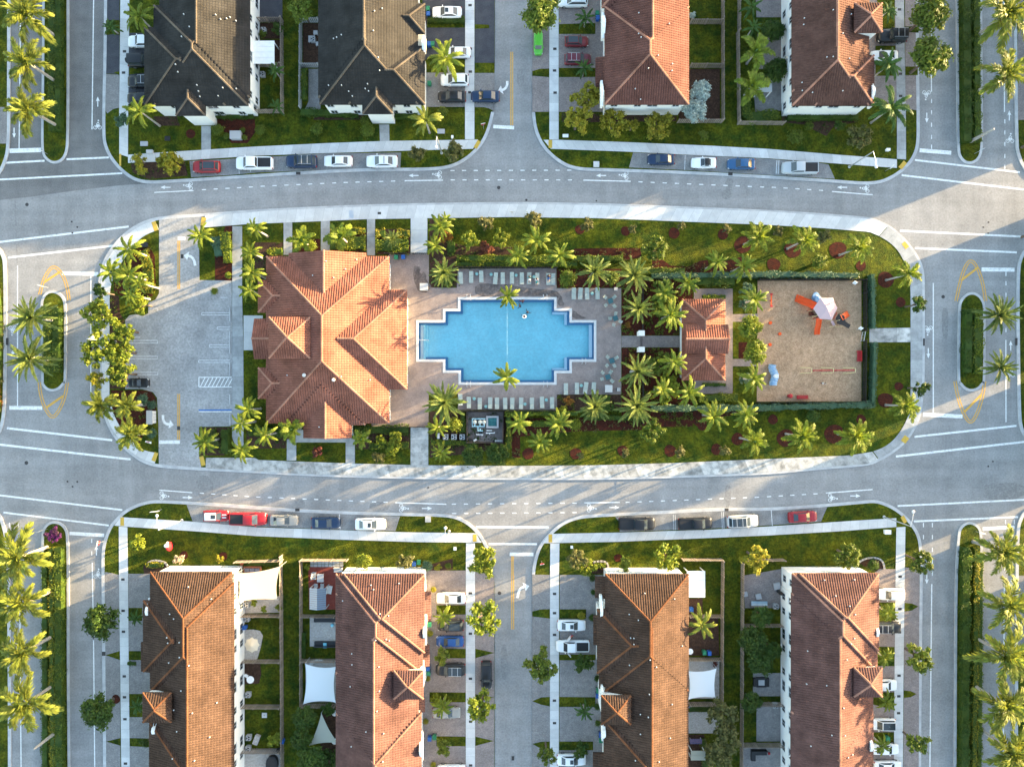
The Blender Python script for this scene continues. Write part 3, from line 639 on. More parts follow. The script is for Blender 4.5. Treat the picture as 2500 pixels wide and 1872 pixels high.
for t, x0, x1, y0, y1, lb, m in (
   (t11,240,315,268,548,'first walk from the top sidewalk to the clubhouse',M_conc_old),(t11,562,640,252,540,'second walk from the top sidewalk to the clubhouse',M_conc_old),(t11,960,1030,236,552,'third narrow walk from the top sidewalk to the clubhouse',M_conc_old),
   (t11,1337,1482,228,545,'wide pale walk down to the pool deck',M_conc),(t21,268,350,480,664,'left walk below the clubhouse',M_conc_old),(t21,776,856,470,690,'middle walk below the clubhouse',M_conc_old),(t21,1336,1490,378,704,'wide worn walk below the pool deck',M_conc_dirty)):
    sw[lb] = sidewalk([t(x0,y0),t(x0,y1)], [t(x1,y0),t(x1,y1)], lb, m, L=2.0 if x1-x0 > 120 else 1.6, z=.147)
sw['gate'] = sidewalk([t13(872,1182),t13(1228,1175)], [t13(872,1302),t13(1228,1300)], 'concrete walk from the playground gate', M_conc_dirty, L=2.2, z=.147)
sw['Aw'] = sidewalk([t00(1743,1092),t00(1743,1300)], [t00(1825,1092),t00(1825,1296)], 'short walk to the upper left house', M_conc_old, z=.147)
sw['Bw'] = sidewalk([t01(1066,1080),t01(1072,1222)], [t01(1152,1080),t01(1155,1222)], 'short walk to the second house', M_conc_old, z=.147)
sw['ent'] = sidewalk([t10(2108,1215),t10(2212,1215)], [t10(2108,1370),t10(2212,1370)], 'short walk to the clubhouse entrance', M_conc, L=2.2, z=.147)
# yellow tactile pads at the ramps
for t, x, y, w_, h_, a, k in ((t00,1043,1385,18,105,0,'A'),(t01,1912,1252,32,72,-30,'B'),(t02,331,1248,32,70,0,'C'),(t03,1160,1430,36,72,-40,'D'),(t20,1060,1190,32,72,0,'E'),(t21,1890,1332,32,64,0,'F'),(t22,331,1335,32,70,0,'G'),(t23,1170,1172,34,62,30,'H'),
                    (t10,1342,300,38,82,18,'Ci'),(t10,1760,260,40,72,-10,'Ct'),(t13,1182,465,38,58,38,'Cr'),(t23,1180,482,48,58,-38,'Cr'),(t20,1342,632,34,78,-22,'Ci'),(t20,1752,668,38,82,15,'Cb')):
    c = t(x, y); q = MB(); hw, hh = w_/TS/S/2, h_/TS/S/2; a = R(a)
    q.box(-hw, hw, -hh, hh, 0, .012)
    q.build('tactile_pad', M_yeld, sw[k], (c.x, c.y, .148), rot=(0,0,a))
# dark meter boxes let into the sidewalks
for key, t, xs in (('A',t00,[(1080,450),(1072,633)]),('B',t01,[(1850,52),(1852,428),(1852,625),(1848,803)]),('C',t02,[(370,428),(367,615),(372,806)]),('D',t03,[(1132,88),(1140,643),(1142,835)]),
     ('E',t30,[(1066,33),(1068,303),(1071,483),(1078,868),(1080,1048),(1084,1237),(1088,1620)]),('F',t31,[(1853,152),(1853,500),(1853,888),(1855,1258),(1855,1636)]),('G',t32,[(367,157),(367,323),(367,510),(366,1077),(367,1271)]),
     ('H',t33,[(1138,8),(1136,287),(1132,488),(1128,862),(1126,1040),(1124,1185),(1121,1605)]),('Ct',t11,[(1067,188)])):
    for x, y in xs:
        c = t(x, y); MB().box(-.29,.29,-.2,.2,0,.012).build('meter_box', M_iron, sw[key], (c.x,c.y,.149))
c = t11(826,198); MB().box(-.36,.36,-.65,.65,0,.012).build('steel_hatch', M_steel, sw['Ct'], (c.x,c.y,.149))

# ---------------------------------------------------------------- painted markings (parts of the road)
def mark(p0, p1, w, name='crosswalk_line', m=None, z=.008):
    p0 = Vector((p0[0],p0[1],0)); p1 = Vector((p1[0],p1[1],0)); c = (p0+p1)/2; d = p1-p0; n = Vector((-d.y,d.x,0)).normalized()*w/2
    MB().add([p0-n-c,p1-n-c,p1+n-c,p0+n-c],[(0,1,2,3)]).build(name, m or M_mark, road, (c.x,c.y,z))
def ln(t, txt, w, name='crosswalk_line', m=None, z=.008):
    v = [float(a) for a in txt.split()]; mark(t(v[0],v[1]), t(v[2],v[3]), w/TS/S, name, m, z)
CW = [(t00,'50 1408 385 1390',16),(t00,'575 1378 940 1362',16),(t00,'-100 1558 1057 1498',15),(t03,'1270 1384 2175 1490',16),(t03,'1155 1515 2260 1645',16),
  (t10,'-100 447 1112 302',17),(t10,'70 570 1000 465',17),(t13,'1140 338 2260 392',17),(t13,'1270 488 2150 525',17),(t20,'60 385 970 490',18),(t20,'-100 516 1128 655',18),(t20,'-100 953 1057 1092',15),(t20,'30 1113 940 1225',15),
  (t21,'1900 1238 2530 1242',19),(t21,'2010 1385 2427 1386',17),(t23,'1265 460 2147 365',17),(t23,'1105 630 2260 498',18),(t23,'1120 1057 2260 1001',15),(t23,'1260 1190 2160 1152',16)]
for t, s, w_ in CW: ln(t, s, w_)
ST = [(t00,'82 1305 355 1297',38),(t03,'1310 1300 1583 1322',34),(t10,'535 705 850 712',33),(t13,'1845 672 2130 675',34),(t20,'80 210 365 212',32),(t20,'600 1293 900 1310',30),(t01,'2050 1095 2230 1105',30),(t22,'-20 1473 185 1475',30),(t23,'1340 268 1680 285',33),(t23,'1855 1255 2130 1240',30)]
for t, s, w_ in ST: ln(t, s, w_, 'stop_line')
BL = [(t00,'813 -300 795 1120',9),(t00,'180 -300 175 330',8),(t00,'175 330 165 1285',8),(t00,'1332 1664 1672 1648',8),(t01,'1285 1563 1615 1558',9),(t02,'617 1558 1025 1568',9),(t03,'553 1656 905 1684',9),
  (t03,'1410 -300 1412 795',9),(t03,'2038 -300 2043 970',9),(t10,'152 640 152 1850',8),(t10,'785 730 785 1750',8),(t20,'1375 920 1662 942',8),(t21,'1203 1028 1645 1042',9),(t22,'625 1030 930 1026',9),(t23,'500 945 903 915',9),
  (t13,'1428 790 1428 1914',9),(t13,'2055 1280 2056 1990',9),(t20,'797 1545 808 2212',9),(t30,'808 500 822 2000',9),(t20,'160 1560 170 1800',8),(t30,'170 0 185 2000',8),(t33,'1415 75 1395 2000',9),(t33,'2042 20 2030 2000',9)]
for t, s, w_ in BL: ln(t, s, w_, 'bike_lane_line')
def dashes(t, pts, dx, dy, w=8, ext=18):
    d = Vector((dx,dy,0)).normalized()
    for x, y in pts: mark(t(x-d.x*ext, y-d.y*ext), t(x+d.x*ext, y+d.y*ext), w/TS/S, 'lane_dash')
def lerp_pts(a, b, n): return [(a[0]+(b[0]-a[0])*i/(n-1), a[1]+(b[1]-a[1])*i/(n-1)) for i in range(n)]
dashes(t00, lerp_pts((1763,1640),(2168,1617),5), 1, -.05)
dashes(t01, lerp_pts((57,1610),(675,1582),7), 1, -.04); dashes(t01, lerp_pts((775,1578),(1185,1566),5), 1, -.03)
dashes(t01, lerp_pts((1700,1556),(2713,1556),11), 1, 0); dashes(t01, lerp_pts((1697,1475),(2707,1472),11), 1, 0)
dashes(t02, lerp_pts((1110,1573),(2160,1617),11), 1, .04); dashes(t03, lerp_pts((50,1620),(458,1646),5), 1, .06)
dashes(t20, lerp_pts((1745,947),(2132,974),5), 1, .06); dashes(t21, lerp_pts((20,980),(1120,1025),12), 1, .03)
dashes(t21, lerp_pts((1710,1041),(2752,1032),11), 1, 0); dashes(t21, lerp_pts((1712,1122),(2752,1114),11), 1, 0)
dashes(t22, lerp_pts((1000,1025),(2115,982),12), 1, -.04); dashes(t23, lerp_pts((10,976),(410,952),5), 1, -.06)
for t, x, ys in ((t03,1413,[875,972,1080,1185,1270]),(t03,2046,[1050,1147,1247,1350,1442]),(t13,2056,[710,792,892,1195]),(t20,793,[1358,1465]),(t20,82,[1220]),(t20,158,[1220,1315]),(t23,1343,[1222,1325]),(t23,1420,[1222,1325,1435,1535,1640]),(t23,2052,[1195]),(t23,2128,[1195]),(t23,2046,[1600]),(t10,1095,[1150]),(t10,1207,[1195]),(t10,1110,[1330])):
    dashes(t, [(x,y) for y in ys], 0, 1)
def bike_mesh():
    mb = MB()
    def ring(cx, cy, r, w, n=18):
        v = []; 
        for i in range(n):
            a = 2*math.pi*i/n; v += [(cx+(r-w)*math.cos(a),cy+(r-w)*math.sin(a),0),(cx+r*math.cos(a),cy+r*math.sin(a),0)]
        mb.add(v, [(2*i, 2*i+1, (2*i+3)%(2*n), (2*i+2)%(2*n)) for i in range(n)])
    def seg(x0,y0,x1,y1,w):
        d = Vector((x1-x0,y1-y0)).normalized(); n = Vector((-d.y,d.x))*w/2
        mb.add([(x0-n.x,y0-n.y,.001),(x1-n.x,y1-n.y,.001),(x1+n.x,y1+n.y,.001),(x0+n.x,y0+n.y,.001)],[(0,1,2,3)])
    ring(-.42,-.5,.36,.10); ring(.42,-.5,.36,.10)
    for s in ((-.42,-.5,-.15,.0),(-.15,.0,.30,.02),(.30,.02,.42,-.5),(.0,-.48,.3,.02),(-.15,.0,0,-.48),(-.2,.1,.08,.5),(.08,.5,.32,.15),(-.2,.1,.08,-.2)): seg(*s, .12)
    n = 12; mb.add([(.16+.15*math.cos(2*math.pi*i/n), .78+.15*math.sin(2*math.pi*i/n), .002) for i in range(n)], [tuple(range(n))])
    return mb.mesh('bike_symbol', M_mark)
def arrow_mesh():
    return MB().add([(-.09,-.9,0),(.09,-.9,0),(.09,.15,0),(.34,.05,0),(0,.9,0),(-.34,.05,0),(-.09,.15,0)],[(0,1,2,6),(2,3,4),(6,4,5),(2,4,6)]).mesh('lane_arrow', M_mark)
bm_, am_ = bike_mesh(), arrow_mesh()
UP, DN, LT, RT = 0, math.pi, math.pi/2, -math.pi/2
for t, x, y, a in ((t00,843,1080,UP),(t00,1625,1608,LT),(t01,1565,1513,LT),(t02,965,1520,LT),(t03,835,1632,LT),(t03,1370,825,DN),(t03,2090,1195,UP),(t13,1386,1200,DN),(t20,1420,967,RT),(t21,1278,1073,RT),(t22,688,1073,RT),(t23,560,986,RT),(t20,845,1640,UP),(t33,2095,70,UP),(t10,110,1200,DN),(t13,2097,1560,UP)):
    new('bike_symbol', bm_, road, (*t(x,y)[:2], .009), (0,0,a), (.92,.92,1))
for t, x, y, a in ((t00,845,880,UP),(t00,122,1150,DN),(t00,1430,1620,LT),(t01,1362,1518,LT),(t02,770,1518,LT),(t03,640,1620,LT),(t03,1372,1020,DN),(t03,2085,1000,UP),(t13,1385,1395,DN),(t13,2097,1330,UP),(t20,1622,984,RT),(t21,1478,1078,RT),(t22,885,1070,RT),(t23,755,970,RT),(t20,833,1440,UP),(t33,1372,30,DN),(t10,112,1380,DN)):
    new('lane_arrow', am_, road, (*t(x,y)[:2], .009), (0,0,a), (.95,.95,1))
def turn_arrow(t, pts, tip, zz=.009, w=.42):
    pl = chaikin(t.l(pts)); d = (pl[-1]-pl[-2]).normalized(); n = Vector((-d.y,d.x,0))
    mb = MB(); strip(mb, offset(pl,w/2), offset(pl,-w/2), zz, zz)
    e = pl[-1]; T = t(*tip); mb.add([e+n*.75+Vector((0,0,zz)), e-n*.75+Vector((0,0,zz)), Vector((T.x,T.y,zz))], [(0,1,2)] if (Vector((T.x,T.y,0))-e).cross(n).z > 0 else [(0,1,2)])
    mb.build('turn_arrow', M_mark, road)
turn_arrow(t10, '1690 640 1680 590 1655 562 1630 556', (1590,553), .1395)
turn_arrow(t20, '1412 270 1412 315 1430 345 1465 352', (1505,357), .1395)
turn_arrow(t01, '2172 705 2170 745 2150 775 2128 782', (2092,786), .1395)
turn_arrow(t32, '48 195 55 145 75 110 105 98', (150,90), .009)
# yellow lines
def yl(t, pts, gap=6, z=.0085, w=.17, name='yellow_line'):
    pl = chaikin(t.l(pts))
    for s in (-1, 1):
        mb = MB(); q = offset(pl, s*gap/TS/S); strip(mb, offset(q,w/2), offset(q,-w/2), z, z); mb.build(name, M_yel, road)
def arch(t, pts, diag):
    yl(t, pts, 10); v = diag; mark(t(v[0],v[1]), t(v[2],v[3]), .36, 'yellow_bar', M_yel, .0075)
arch(t10, '343 890 370 780 410 695 462 640 525 690 575 790 598 940', (378,785,520,692))
arch(t20, '340 -10 350 100 390 220 455 308 520 220 566 100 582 -10', (395,212,545,108))
arch(t13, '1625 945 1655 800 1695 660 1750 585 1805 645 1855 780 1880 945', (1668,768,1815,655))
arch(t23, '1615 -20 1640 120 1690 265 1750 352 1810 260 1855 110 1872 -20', (1692,250,1845,95))
yl(t10, '1548 425 1548 842', 7, .1395); yl(t20, '1547 90 1547 485', 7, .1395)
yl(t02, '-2 450 -2 1085', 8); yl(t22, '4 1490 4 1656'); yl(t32, '6 0 6 465', 8)
mark(t10(1540,405), t10(1605,408), .58, 'stop_line', z=.1395); mark(t20(1380,505), t20(1557,505), .58, 'stop_line', z=.1395)
# parking lot stall lines
def lotline(t, x0, y0, x1, y1, w=.11, m=None): mark(t(x0,y0), t(x1,y1), w, 'stall_line', m or M_markd, .1392)
for y in (1296, 1433, 1570):
    lotline(t10,1095,y-11,1366,y-11); lotline(t10,1095,y+11,1366,y+11); lotline(t10,1366,y-11,1366,y+11)
lotline(t10,1285,1008,1366,1008); lotline(t10,1366,1008,1366,1030); lotline(t10,1100,1258,1215,1258)
for y in (1056, 1180, 1333, 1465):
    x0 = {1056:1745,1180:1880,1333:1812,1465:1720}[y]
    lotline(t10,x0,y-10,1990,y-10); lotline(t10,x0,y+10,1990,y+10); lotline(t10,x0,y-10,x0,y+10)
lotline(t10,1910,915,1970,915)
lotline(t10,1722,1603,2005,1603,.16,M_mark); lotline(t10,1722,1686,2005,1686,.16,M_mark); lotline(t10,1722,1603,1722,1686,.16,M_mark)
for i in range(8): lotline(t10,1735+i*34,1682,1775+i*34,1607,.13,M_mark)
lotline(t20,1720,243,2005,243,.13,M_mark); mark(t20(1720,230), t20(2005,228), .2, 'stall_line', M_blue, .1392)
for t, x, y0, y1 in ((t10,1990,1000,1120),(t10,1990,1205,1400),(t10,1990,1480,1590),(t20,1990,95,185),(t20,1990,260,358)):
    c = t(x,(y0+y1)/2); hy = (y1-y0)/TS/S/2
    MB().box(-.09,.09,-hy,hy,0,.14).build('wheel_stop', M_kerb, label='low concrete wheel stop in the parking lot, %s' % {1000:'first from the top',1205:'second from the top',1480:'middle one',95:'fourth from the top',260:'lowest one'}[y0], cat='wheel stop', group='parking wheel stops', loc=(c.x,c.y,.126))
for t, p0, p1, w_ in ((t00,(2060,1380),(2070,1505),5),(t03,(75,1388),(68,1505),8),(t03,(92,1388),(85,1505),8),(t21,(722,1128),(730,1255),9),(t22,(1392,1130),(1396,1262),5),(t22,(1408,1130),(1410,1262),5),(t22,(1810,1108),(1815,1250),5),(t22,(1825,1108),(1830,1250),5),(t23,(25,1092),(35,1225),6),(t01,(-50,1360),(-45,1490),4),(t02,(1495,1345),(1490,1470),4)):
    mark(t(*p0), t(*p1), max(w_,5)/TS/S, 'stall_line', M_markd, .1392)
# manholes and drains
for t, x, y, r in ((t10,233,112,.30),(t10,620,260,.16),(t10,668,307,.16),(t10,625,357,.16),(t20,228,685,.32),(t20,583,846,.17),(t20,668,848,.17),(t20,627,890,.16),(t13,1513,908,.30),(t13,1905,265,.16),(t13,1860,308,.15),(t13,1902,360,.16),(t23,1943,673,.15),(t23,1903,715,.15),(t12,124,73,.2),(t12,729,80,.14),(t01,2097,1622,.3),(t21,1488,898,.15),(t31,2104,153,.3),(t22,-20,40,.1)):
    MB().lathe((0,0,0), [(r,0),(r,.005)], 16).build('manhole_cover', M_iron, road, (*t(x,y)[:2],.006))
for t, x, y, w_, h_ in ((t01,367,1500,38,24),(t02,1885,1505,38,28),(t21,360,1090,38,24),(t22,1852,1088,34,24),(t10,66,1295,20,60),(t13,1343,1300,16,64),(t13,2142,1296,18,62),(t20,1547,385,26,34),(t10,1577,560,24,36),(t30,900,673,30,36),(t32,8,1575,22,36)):
    a, b = w_/TS/S/2, h_/TS/S/2
    MB().box(-a,a,-b,b,0,.02).build('storm_drain', M_iron, road, (*t(x,y)[:2], .128))
# ================================================================ BUILDINGS
PITCH = .42
class Hip:
    """one roof rectangle: eave height ze, slopes rise inward from the sides named in 'sides'"""
    def __init__(s, x0, x1, y0, y1, ze, sides='WESN', pitch=PITCH):
        s.x0,s.x1,s.y0,s.y1,s.ze,s.sides,s.p = x0,x1,y0,y1,ze,sides,pitch
    def d(s, X, Y):
        big = np.full(np.shape(X), 1e6)
        return {'W': X-s.x0 if 'W' in s.sides else big, 'E': s.x1-X if 'E' in s.sides else big,
                'S': Y-s.y0 if 'S' in s.sides else big, 'N': s.y1-Y if 'N' in s.sides else big}
    def inside(s, X, Y, e=1e-3): return (X>=s.x0-e)&(X<=s.x1+e)&(Y>=s.y0-e)&(Y<=s.y1+e)
    def z(s, X, Y):
        D = s.d(X, Y); m = np.minimum(np.minimum(D['W'],D['E']), np.minimum(D['S'],D['N']))
        return np.where(s.inside(X, Y), s.ze + s.p*np.maximum(m,0), -1e6)
def union_z(hips, X, Y):
    z = np.full(np.shape(X), -1e6)
    for h in hips: z = np.maximum(z, h.z(X, Y))
    return z
BX, BY = 84.0, 63.5
def tiles_mesh(hips, m, tw=.38, tl=.40, hh=.115, lift=.012):
    VV = []; FF = []; nb = 0
    prof = [(-.5,0.0),(-.27,1.0),(.27,1.0),(.5,0.0)]
    for h in hips:
        for side in h.sides:
            if side in 'WE': a0, a1, half = h.y0, h.y1, (h.x1-h.x0)
            else: a0, a1, half = h.x0, h.x1, (h.y1-h.y0)
            nu = int(half/tl)+1; nv = int((a1-a0)/tw)
            if nv < 1: continue
            if nv > 600: pass
            twx = (a1-a0)/nv
            u, v = np.meshgrid((np.arange(nu)+.5)*tl, a0+(np.arange(nv)+.5)*twx, indexing='ij'); u = u.ravel(); v = v.ravel()
            def xy(uu, vv):
                if side == 'W': return h.x0+uu, vv
                if side == 'E': return h.x1-uu, vv
                if side == 'S': return vv, h.y0+uu
                return vv, h.y1-uu
            X, Y = xy(u, v)
            ok = h.inside(X, Y) & (np.abs(X)<BX) & (np.abs(Y)<BY)
            D = h.d(X, Y); mn = np.minimum(np.minimum(D['W'],D['E']), np.minimum(D['S'],D['N']))
            ok &= (D[side] <= mn+1e-6)
            ok &= h.z(X, Y) >= union_z(hips, X, Y)-.05
            u = u[ok]; v = v[ok]
            if not len(u): continue
            n = len(u); jit = (np.random.rand(n)-.5)*.008
            vs = []
            for iu, (du, lf) in enumerate(((-.58*tl, lift), (.5*tl, 0.0))):
                for pv, ph in prof:
                    uu = np.maximum(u+du, -.06); x, y = xy(uu, v+pv*twx)
                    xc = np.clip(x, h.x0, h.x1); yc = np.clip(y, h.y0, h.y1)
                    z = h.z(xc, yc) - h.p*np.maximum(0, -uu) + .03 + lf + ph*hh + jit
                    vs.append(np.stack([x, y, z], 1))
            V = np.stack(vs, 1).reshape(-1, 3)          # 8 per tile
            quads = np.array([[0,1,5,4],[1,2,6,5],[2,3,7,6],[0,3,2,1]])
            if side in 'ES': pass
            flip = side in 'WN'
            q = quads if flip else quads[:, ::-1]
            if side == 'S': q = quads[:, ::-1]
            if side == 'N': q = quads
            F = (np.arange(n)[:,None,None]*8 + q[None]).reshape(-1,4) + nb
            VV.append(V); FF.append(F); nb += len(V)
    if not VV: return None
    return mesh_np('roof_tiles', np.concatenate(VV), np.concatenate(FF), m)
def caps_mb(hips, m, r=.17, step=.42):
    mb = MB()
    for h in hips:
        cx = (h.x1-h.x0)/2; cy = (h.y1-h.y0)/2; segs = []
        W_, E_, S_, N_ = [c in h.sides for c in 'WESN']
        k = min(cx, cy)
        if W_ and E_ and cx <= cy or not (N_ and S_) and W_ and E_:      # ridge runs along y
            xm = (h.x0+h.x1)/2
            ys = h.y0+cx if S_ else h.y0; yn = h.y1-cx if N_ else h.y1
            segs.append(((xm,ys),(xm,yn)))
            if S_: segs += [((h.x0,h.y0),(xm,ys)),((h.x1,h.y0),(xm,ys))]
            if N_: segs += [((h.x0,h.y1),(xm,yn)),((h.x1,h.y1),(xm,yn))]
        elif N_ and S_:
            ym = (h.y0+h.y1)/2
            xw = h.x0+cy if W_ else h.x0; xe = h.x1-cy if E_ else h.x1
            segs.append(((xw,ym),(xe,ym)))
            if W_: segs += [((h.x0,h.y0),(xw,ym)),((h.x0,h.y1),(xw,ym))]
            if E_: segs += [((h.x1,h.y0),(xe,ym)),((h.x1,h.y1),(xe,ym))]
        for a, b in segs:
            a = Vector(a); b = Vector(b); L = (b-a).length; n = max(1, int(L/step))
            for i in range(n):
                p = a.lerp(b, i/n); q = a.lerp(b, (i+1.12)/n); c = (p+q)/2
                if abs(c.x) > BX or abs(c.y) > BY: continue
                if L < .3: continue
                zc = h.z(np.array(c.x), np.array(c.y)); zu = union_z(hips, np.array(c.x), np.array(c.y))
                if zc < zu-.03: continue
                dd = (b-a).normalized()*.5; uz = lambda X, Y: float(union_z(hips, np.array(X), np.array(Y)))
                if float(zu)-(uz(c.x-dd.y,c.y+dd.x)+uz(c.x+dd.y,c.y-dd.x))/2 < .06: continue
                zp = float(h.z(np.array(np.clip(p.x,h.x0,h.x1)), np.array(np.clip(p.y,h.y0,h.y1)))); zq = float(h.z(np.array(np.clip(q.x,h.x0,h.x1)), np.array(np.clip(q.y,h.y0,h.y1))))
                d = (q-p).normalized(); n2 = Vector((-d.y,d.x))*r
                P0 = Vector((p.x,p.y,zp+.10)); Q0 = Vector((q.x,q.y,zq+.07)); nn = Vector((n2.x,n2.y,0))
                mb.add([P0-nn, P0-nn*.45+Vector((0,0,.10)), P0+nn*.45+Vector((0,0,.10)), P0+nn, Q0-nn, Q0-nn*.45+Vector((0,0,.10)), Q0+nn*.45+Vector((0,0,.10)), Q0+nn],
                       [(0,1,5,4)[::-1],(1,2,6,5)[::-1],(2,3,7,6)[::-1],(0,3,2,1)[::-1]])
    return mb
def hip_solid(mb, h, drop, soffit=True):
    """plain roof body below the tiles"""
    cx = (h.x1-h.x0)/2; cy = (h.y1-h.y0)/2
    W_, E_, S_, N_ = [c in h.sides for c in 'WESN']; ze = h.ze-drop
    if (W_ and E_) and (cx <= cy or not (N_ and S_)):
        xm = (h.x0+h.x1)/2; zt = ze+h.p*cx; ys = h.y0+cx if S_ else h.y0; yn = h.y1-cx if N_ else h.y1
        r0, r1 = (xm,ys,zt), (xm,yn,zt)
        f = [(3,0,4,5),(1,2,5,4),(0,1,4),(2,3,5)]
    elif N_ and S_:
        ym = (h.y0+h.y1)/2; zt = ze+h.p*cy; xw = h.x0+cy if W_ else h.x0; xe = h.x1-cy if E_ else h.x1
        r0, r1 = (xw,ym,zt), (xe,ym,zt)
        f = [(0,1,5,4),(2,3,4,5),(3,0,4),(1,2,5)]
    else:                                                         # single slope
        z = [float(h.z(np.array(x),np.array(y)))-drop for x,y in ((h.x0,h.y0),(h.x1,h.y0),(h.x1,h.y1),(h.x0,h.y1))]
        mb.add([(h.x0,h.y0,z[0]),(h.x1,h.y0,z[1]),(h.x1,h.y1,z[2]),(h.x0,h.y1,z[3]),(h.x0,h.y0,ze-.2),(h.x1,h.y0,ze-.2),(h.x1,h.y1,ze-.2),(h.x0,h.y1,ze-.2)],
               [(0,1,2,3),(4,5,1,0),(5,6,2,1),(6,7,3,2),(7,4,0,3),(7,6,5,4)]); return
    v = [(h.x0,h.y0,ze),(h.x1,h.y0,ze),(h.x1,h.y1,ze),(h.x0,h.y1,ze), r0, r1]
    b = .16
    v2 = [(x,y,ze-b) for x,y,_ in v[:4]]
    mb.add(v+v2, f+[(6,7,1,0),(7,8,2,1),(8,9,3,2),(9,6,0,3),(9,8,7,6)])
def to_hip(t, r, ze):
    x0, x1, y0, y1 = r[:4]; dz = r[4] if len(r) > 4 else 0.0; sides = r[5] if len(r) > 5 else 'WESN'; p = r[6] if len(r) > 6 else PITCH
    a = t(x0, y1, ze+dz); b = t(x1, y0, ze+dz)
    return Hip(a.x, b.x, a.y, b.y, ze+dz, sides, p)
def roof_part(name, parent, hips, mtile, mcap, vents=(), flat=False, rel=Vector((0,0,0))):
    mb = MB()
    for i, h in enumerate(hips): hip_solid(mb, h, .02+.012*i)
    roof = mb.build(name, mtile, parent, -rel)
    me = tiles_mesh(hips, mtile, *((.42,.40,.02,.05) if flat else (.38,.40,.115,.012)))
    if me: new('roof_tiles', me, roof, kind='stuff')
    cb = caps_mb(hips, mcap)
    if cb.v: cb.build('ridge_caps', mcap, roof, kind='stuff')
    for x, y in vents:
        z = float(union_z(hips, np.array(x), np.array(y)))
        if z < 0: continue
        MB().lathe((0,0,0), [(.075,-.1),(.075,.22),(.105,.24),(.105,.30),(.03,.33)], 8).build('vent_pipe', M_vent, roof, (x,y,z))
    return roof
WIN = {}
def window_mesh(w, h, kind):
    key = (w, h, kind)
    if key in WIN: return WIN[key]
    if kind == 'frame':
        mb = MB(); b = .07
        mb.box(-w/2,w/2,-.03,.05,-h/2,-h/2+b); mb.box(-w/2,w/2,-.03,.05,h/2-b,h/2)
        mb.box(-w/2,-w/2+b,-.03,.05,-h/2+b,h/2-b); mb.box(w/2-b,w/2,-.03,.05,-h/2+b,h/2-b); mb.box(-.025,.025,-.03,.04,-h/2+b,h/2-b)
        WIN[key] = mb.mesh('frame', M_frame)
    elif kind == 'sill': WIN[key] = MB().box(-w/2-.08,w/2+.08,-.02,.14,-h/2-.09,-h/2-.01).mesh('sill', M_stucco)
    else: WIN[key] = MB().box(-w/2+.05,w/2-.05,-.03,.018,-h/2+.05,h/2-.05).mesh('pane', M_glass)
    return WIN[key]
def add_windows(parent, rel, h, side, zs, spacing=3.1, margin=1.4, w=1.15, hgt=1.35, inset=.45, lim=True, skip=0):
    a0, a1 = (h.y0, h.y1) if side in 'WE' else (h.x0, h.x1)
    if lim:
        bnd = (BY if side in 'WE' else BX)+4; a0 = max(a0, -bnd); a1 = min(a1, bnd)
    n = max(1, int((a1-a0-2*margin)/spacing)+1)
    for z in zs:
        for i in range(n):
            a = (a0+a1)/2 + (i-(n-1)/2)*spacing + (.35 if i % 2 else -.35)*(1 if n > 2 else 0)
            ww = w if (i+int(z)) % 3 else w*1.5
            loc, rz = {'E':((h.x1-inset,a,z), -math.pi/2),'W':((h.x0+inset,a,z), math.pi/2),'N':((a,h.y1-inset,z),0),'S':((a,h.y0+inset,z),math.pi)}[side]
            o = new('window', window_mesh(ww,hgt,'pane'), parent, Vector(loc)-rel, (0,0,rz))
            new('frame', window_mesh(ww,hgt,'frame'), o); new('sill', window_mesh(ww,hgt,'sill'), o)
def parapet(parent, rel, t, x0, x1, y0, y1, z=6.6, h=2.2, m=None):
    """curved mission gable standing along the longer side"""
    a = t(x0,y1,z); b = t(x1,y0,z); cx, cy = (a.x+b.x)/2, (a.y+b.y)/2; L = (b.y-a.y); th = min(max((b.x-a.x)*.55,.28),.5)
    prof = [(-.5,0),(.5,0),(.5,.45),(.38,.48),(.33,.62),(.22,.72),(.15,.9),(0,1.0),(-.15,.9),(-.22,.72),(-.33,.62),(-.38,.48),(-.5,.45)]
    n = len(prof); v = [(-th/2, p*L, q*h) for p,q in prof]+[(th/2, p*L, q*h) for p,q in prof]
    f = [tuple(range(n))[::-1], tuple(range(n,2*n))]+[(i,(i+1)%n,n+(i+1)%n,n+i) for i in range(n)]
    MB().add(v,f).build('parapet', m or M_stucco, parent, Vector((cx,cy,z-h))-rel)
def townhouse(label, t, rects, mtile, mcap, ze=5.7, flat=False, tower=None, sheds=(), parapets=(), vents=(), wins=(), entry=None, base=None, group='townhouses'):
    hips = [to_hip(t, r, ze) for r in rects]
    rel = Vector(((hips[0].x0+hips[0].x1)/2, (hips[0].y0+hips[0].y1)/2, 0)); rel.y = max(min(rel.y, 55), -55)
    o = thing('townhouse', label, 'house', rel, group=group)
    mb = MB()
    for i, h in enumerate(hips):
        s = .45+.015*i
        mb.box(h.x0+s,h.x1-s,h.y0+s,h.y1-s,.05,h.ze-.05-.01*i)
    if tower:
        th = to_hip(t, tower, ze+2.0); s = .4
        mb.box(th.x0+s,th.x1-s,th.y0+s,th.y1-s,.06,th.ze-.05)
    mb.build('wall', M_stucco, o, -rel)
    vp = [(lambda p: (p.x,p.y))(t(x,y,ze+1.4)) for x,y in vents]
    roof_part('roof', o, hips, mtile, mcap, vp, flat, rel)
    if tower: roof_part('tower_roof', o, [th], mtile, mcap, (), flat, rel)
    for r in sheds: roof_part('porch_roof', o, [to_hip(t, r, 0)], mtile, mcap, (), flat, rel)
    for p in parapets: parapet(o, rel, t, *p)
    for hi, side, zs in wins: add_windows(o, rel, hips[hi], side, zs, inset=.45+.015*hi)
    return o, hips, rel
Z2 = (1.5, 4.3)
TOPL, BOTL = -2600, 2700
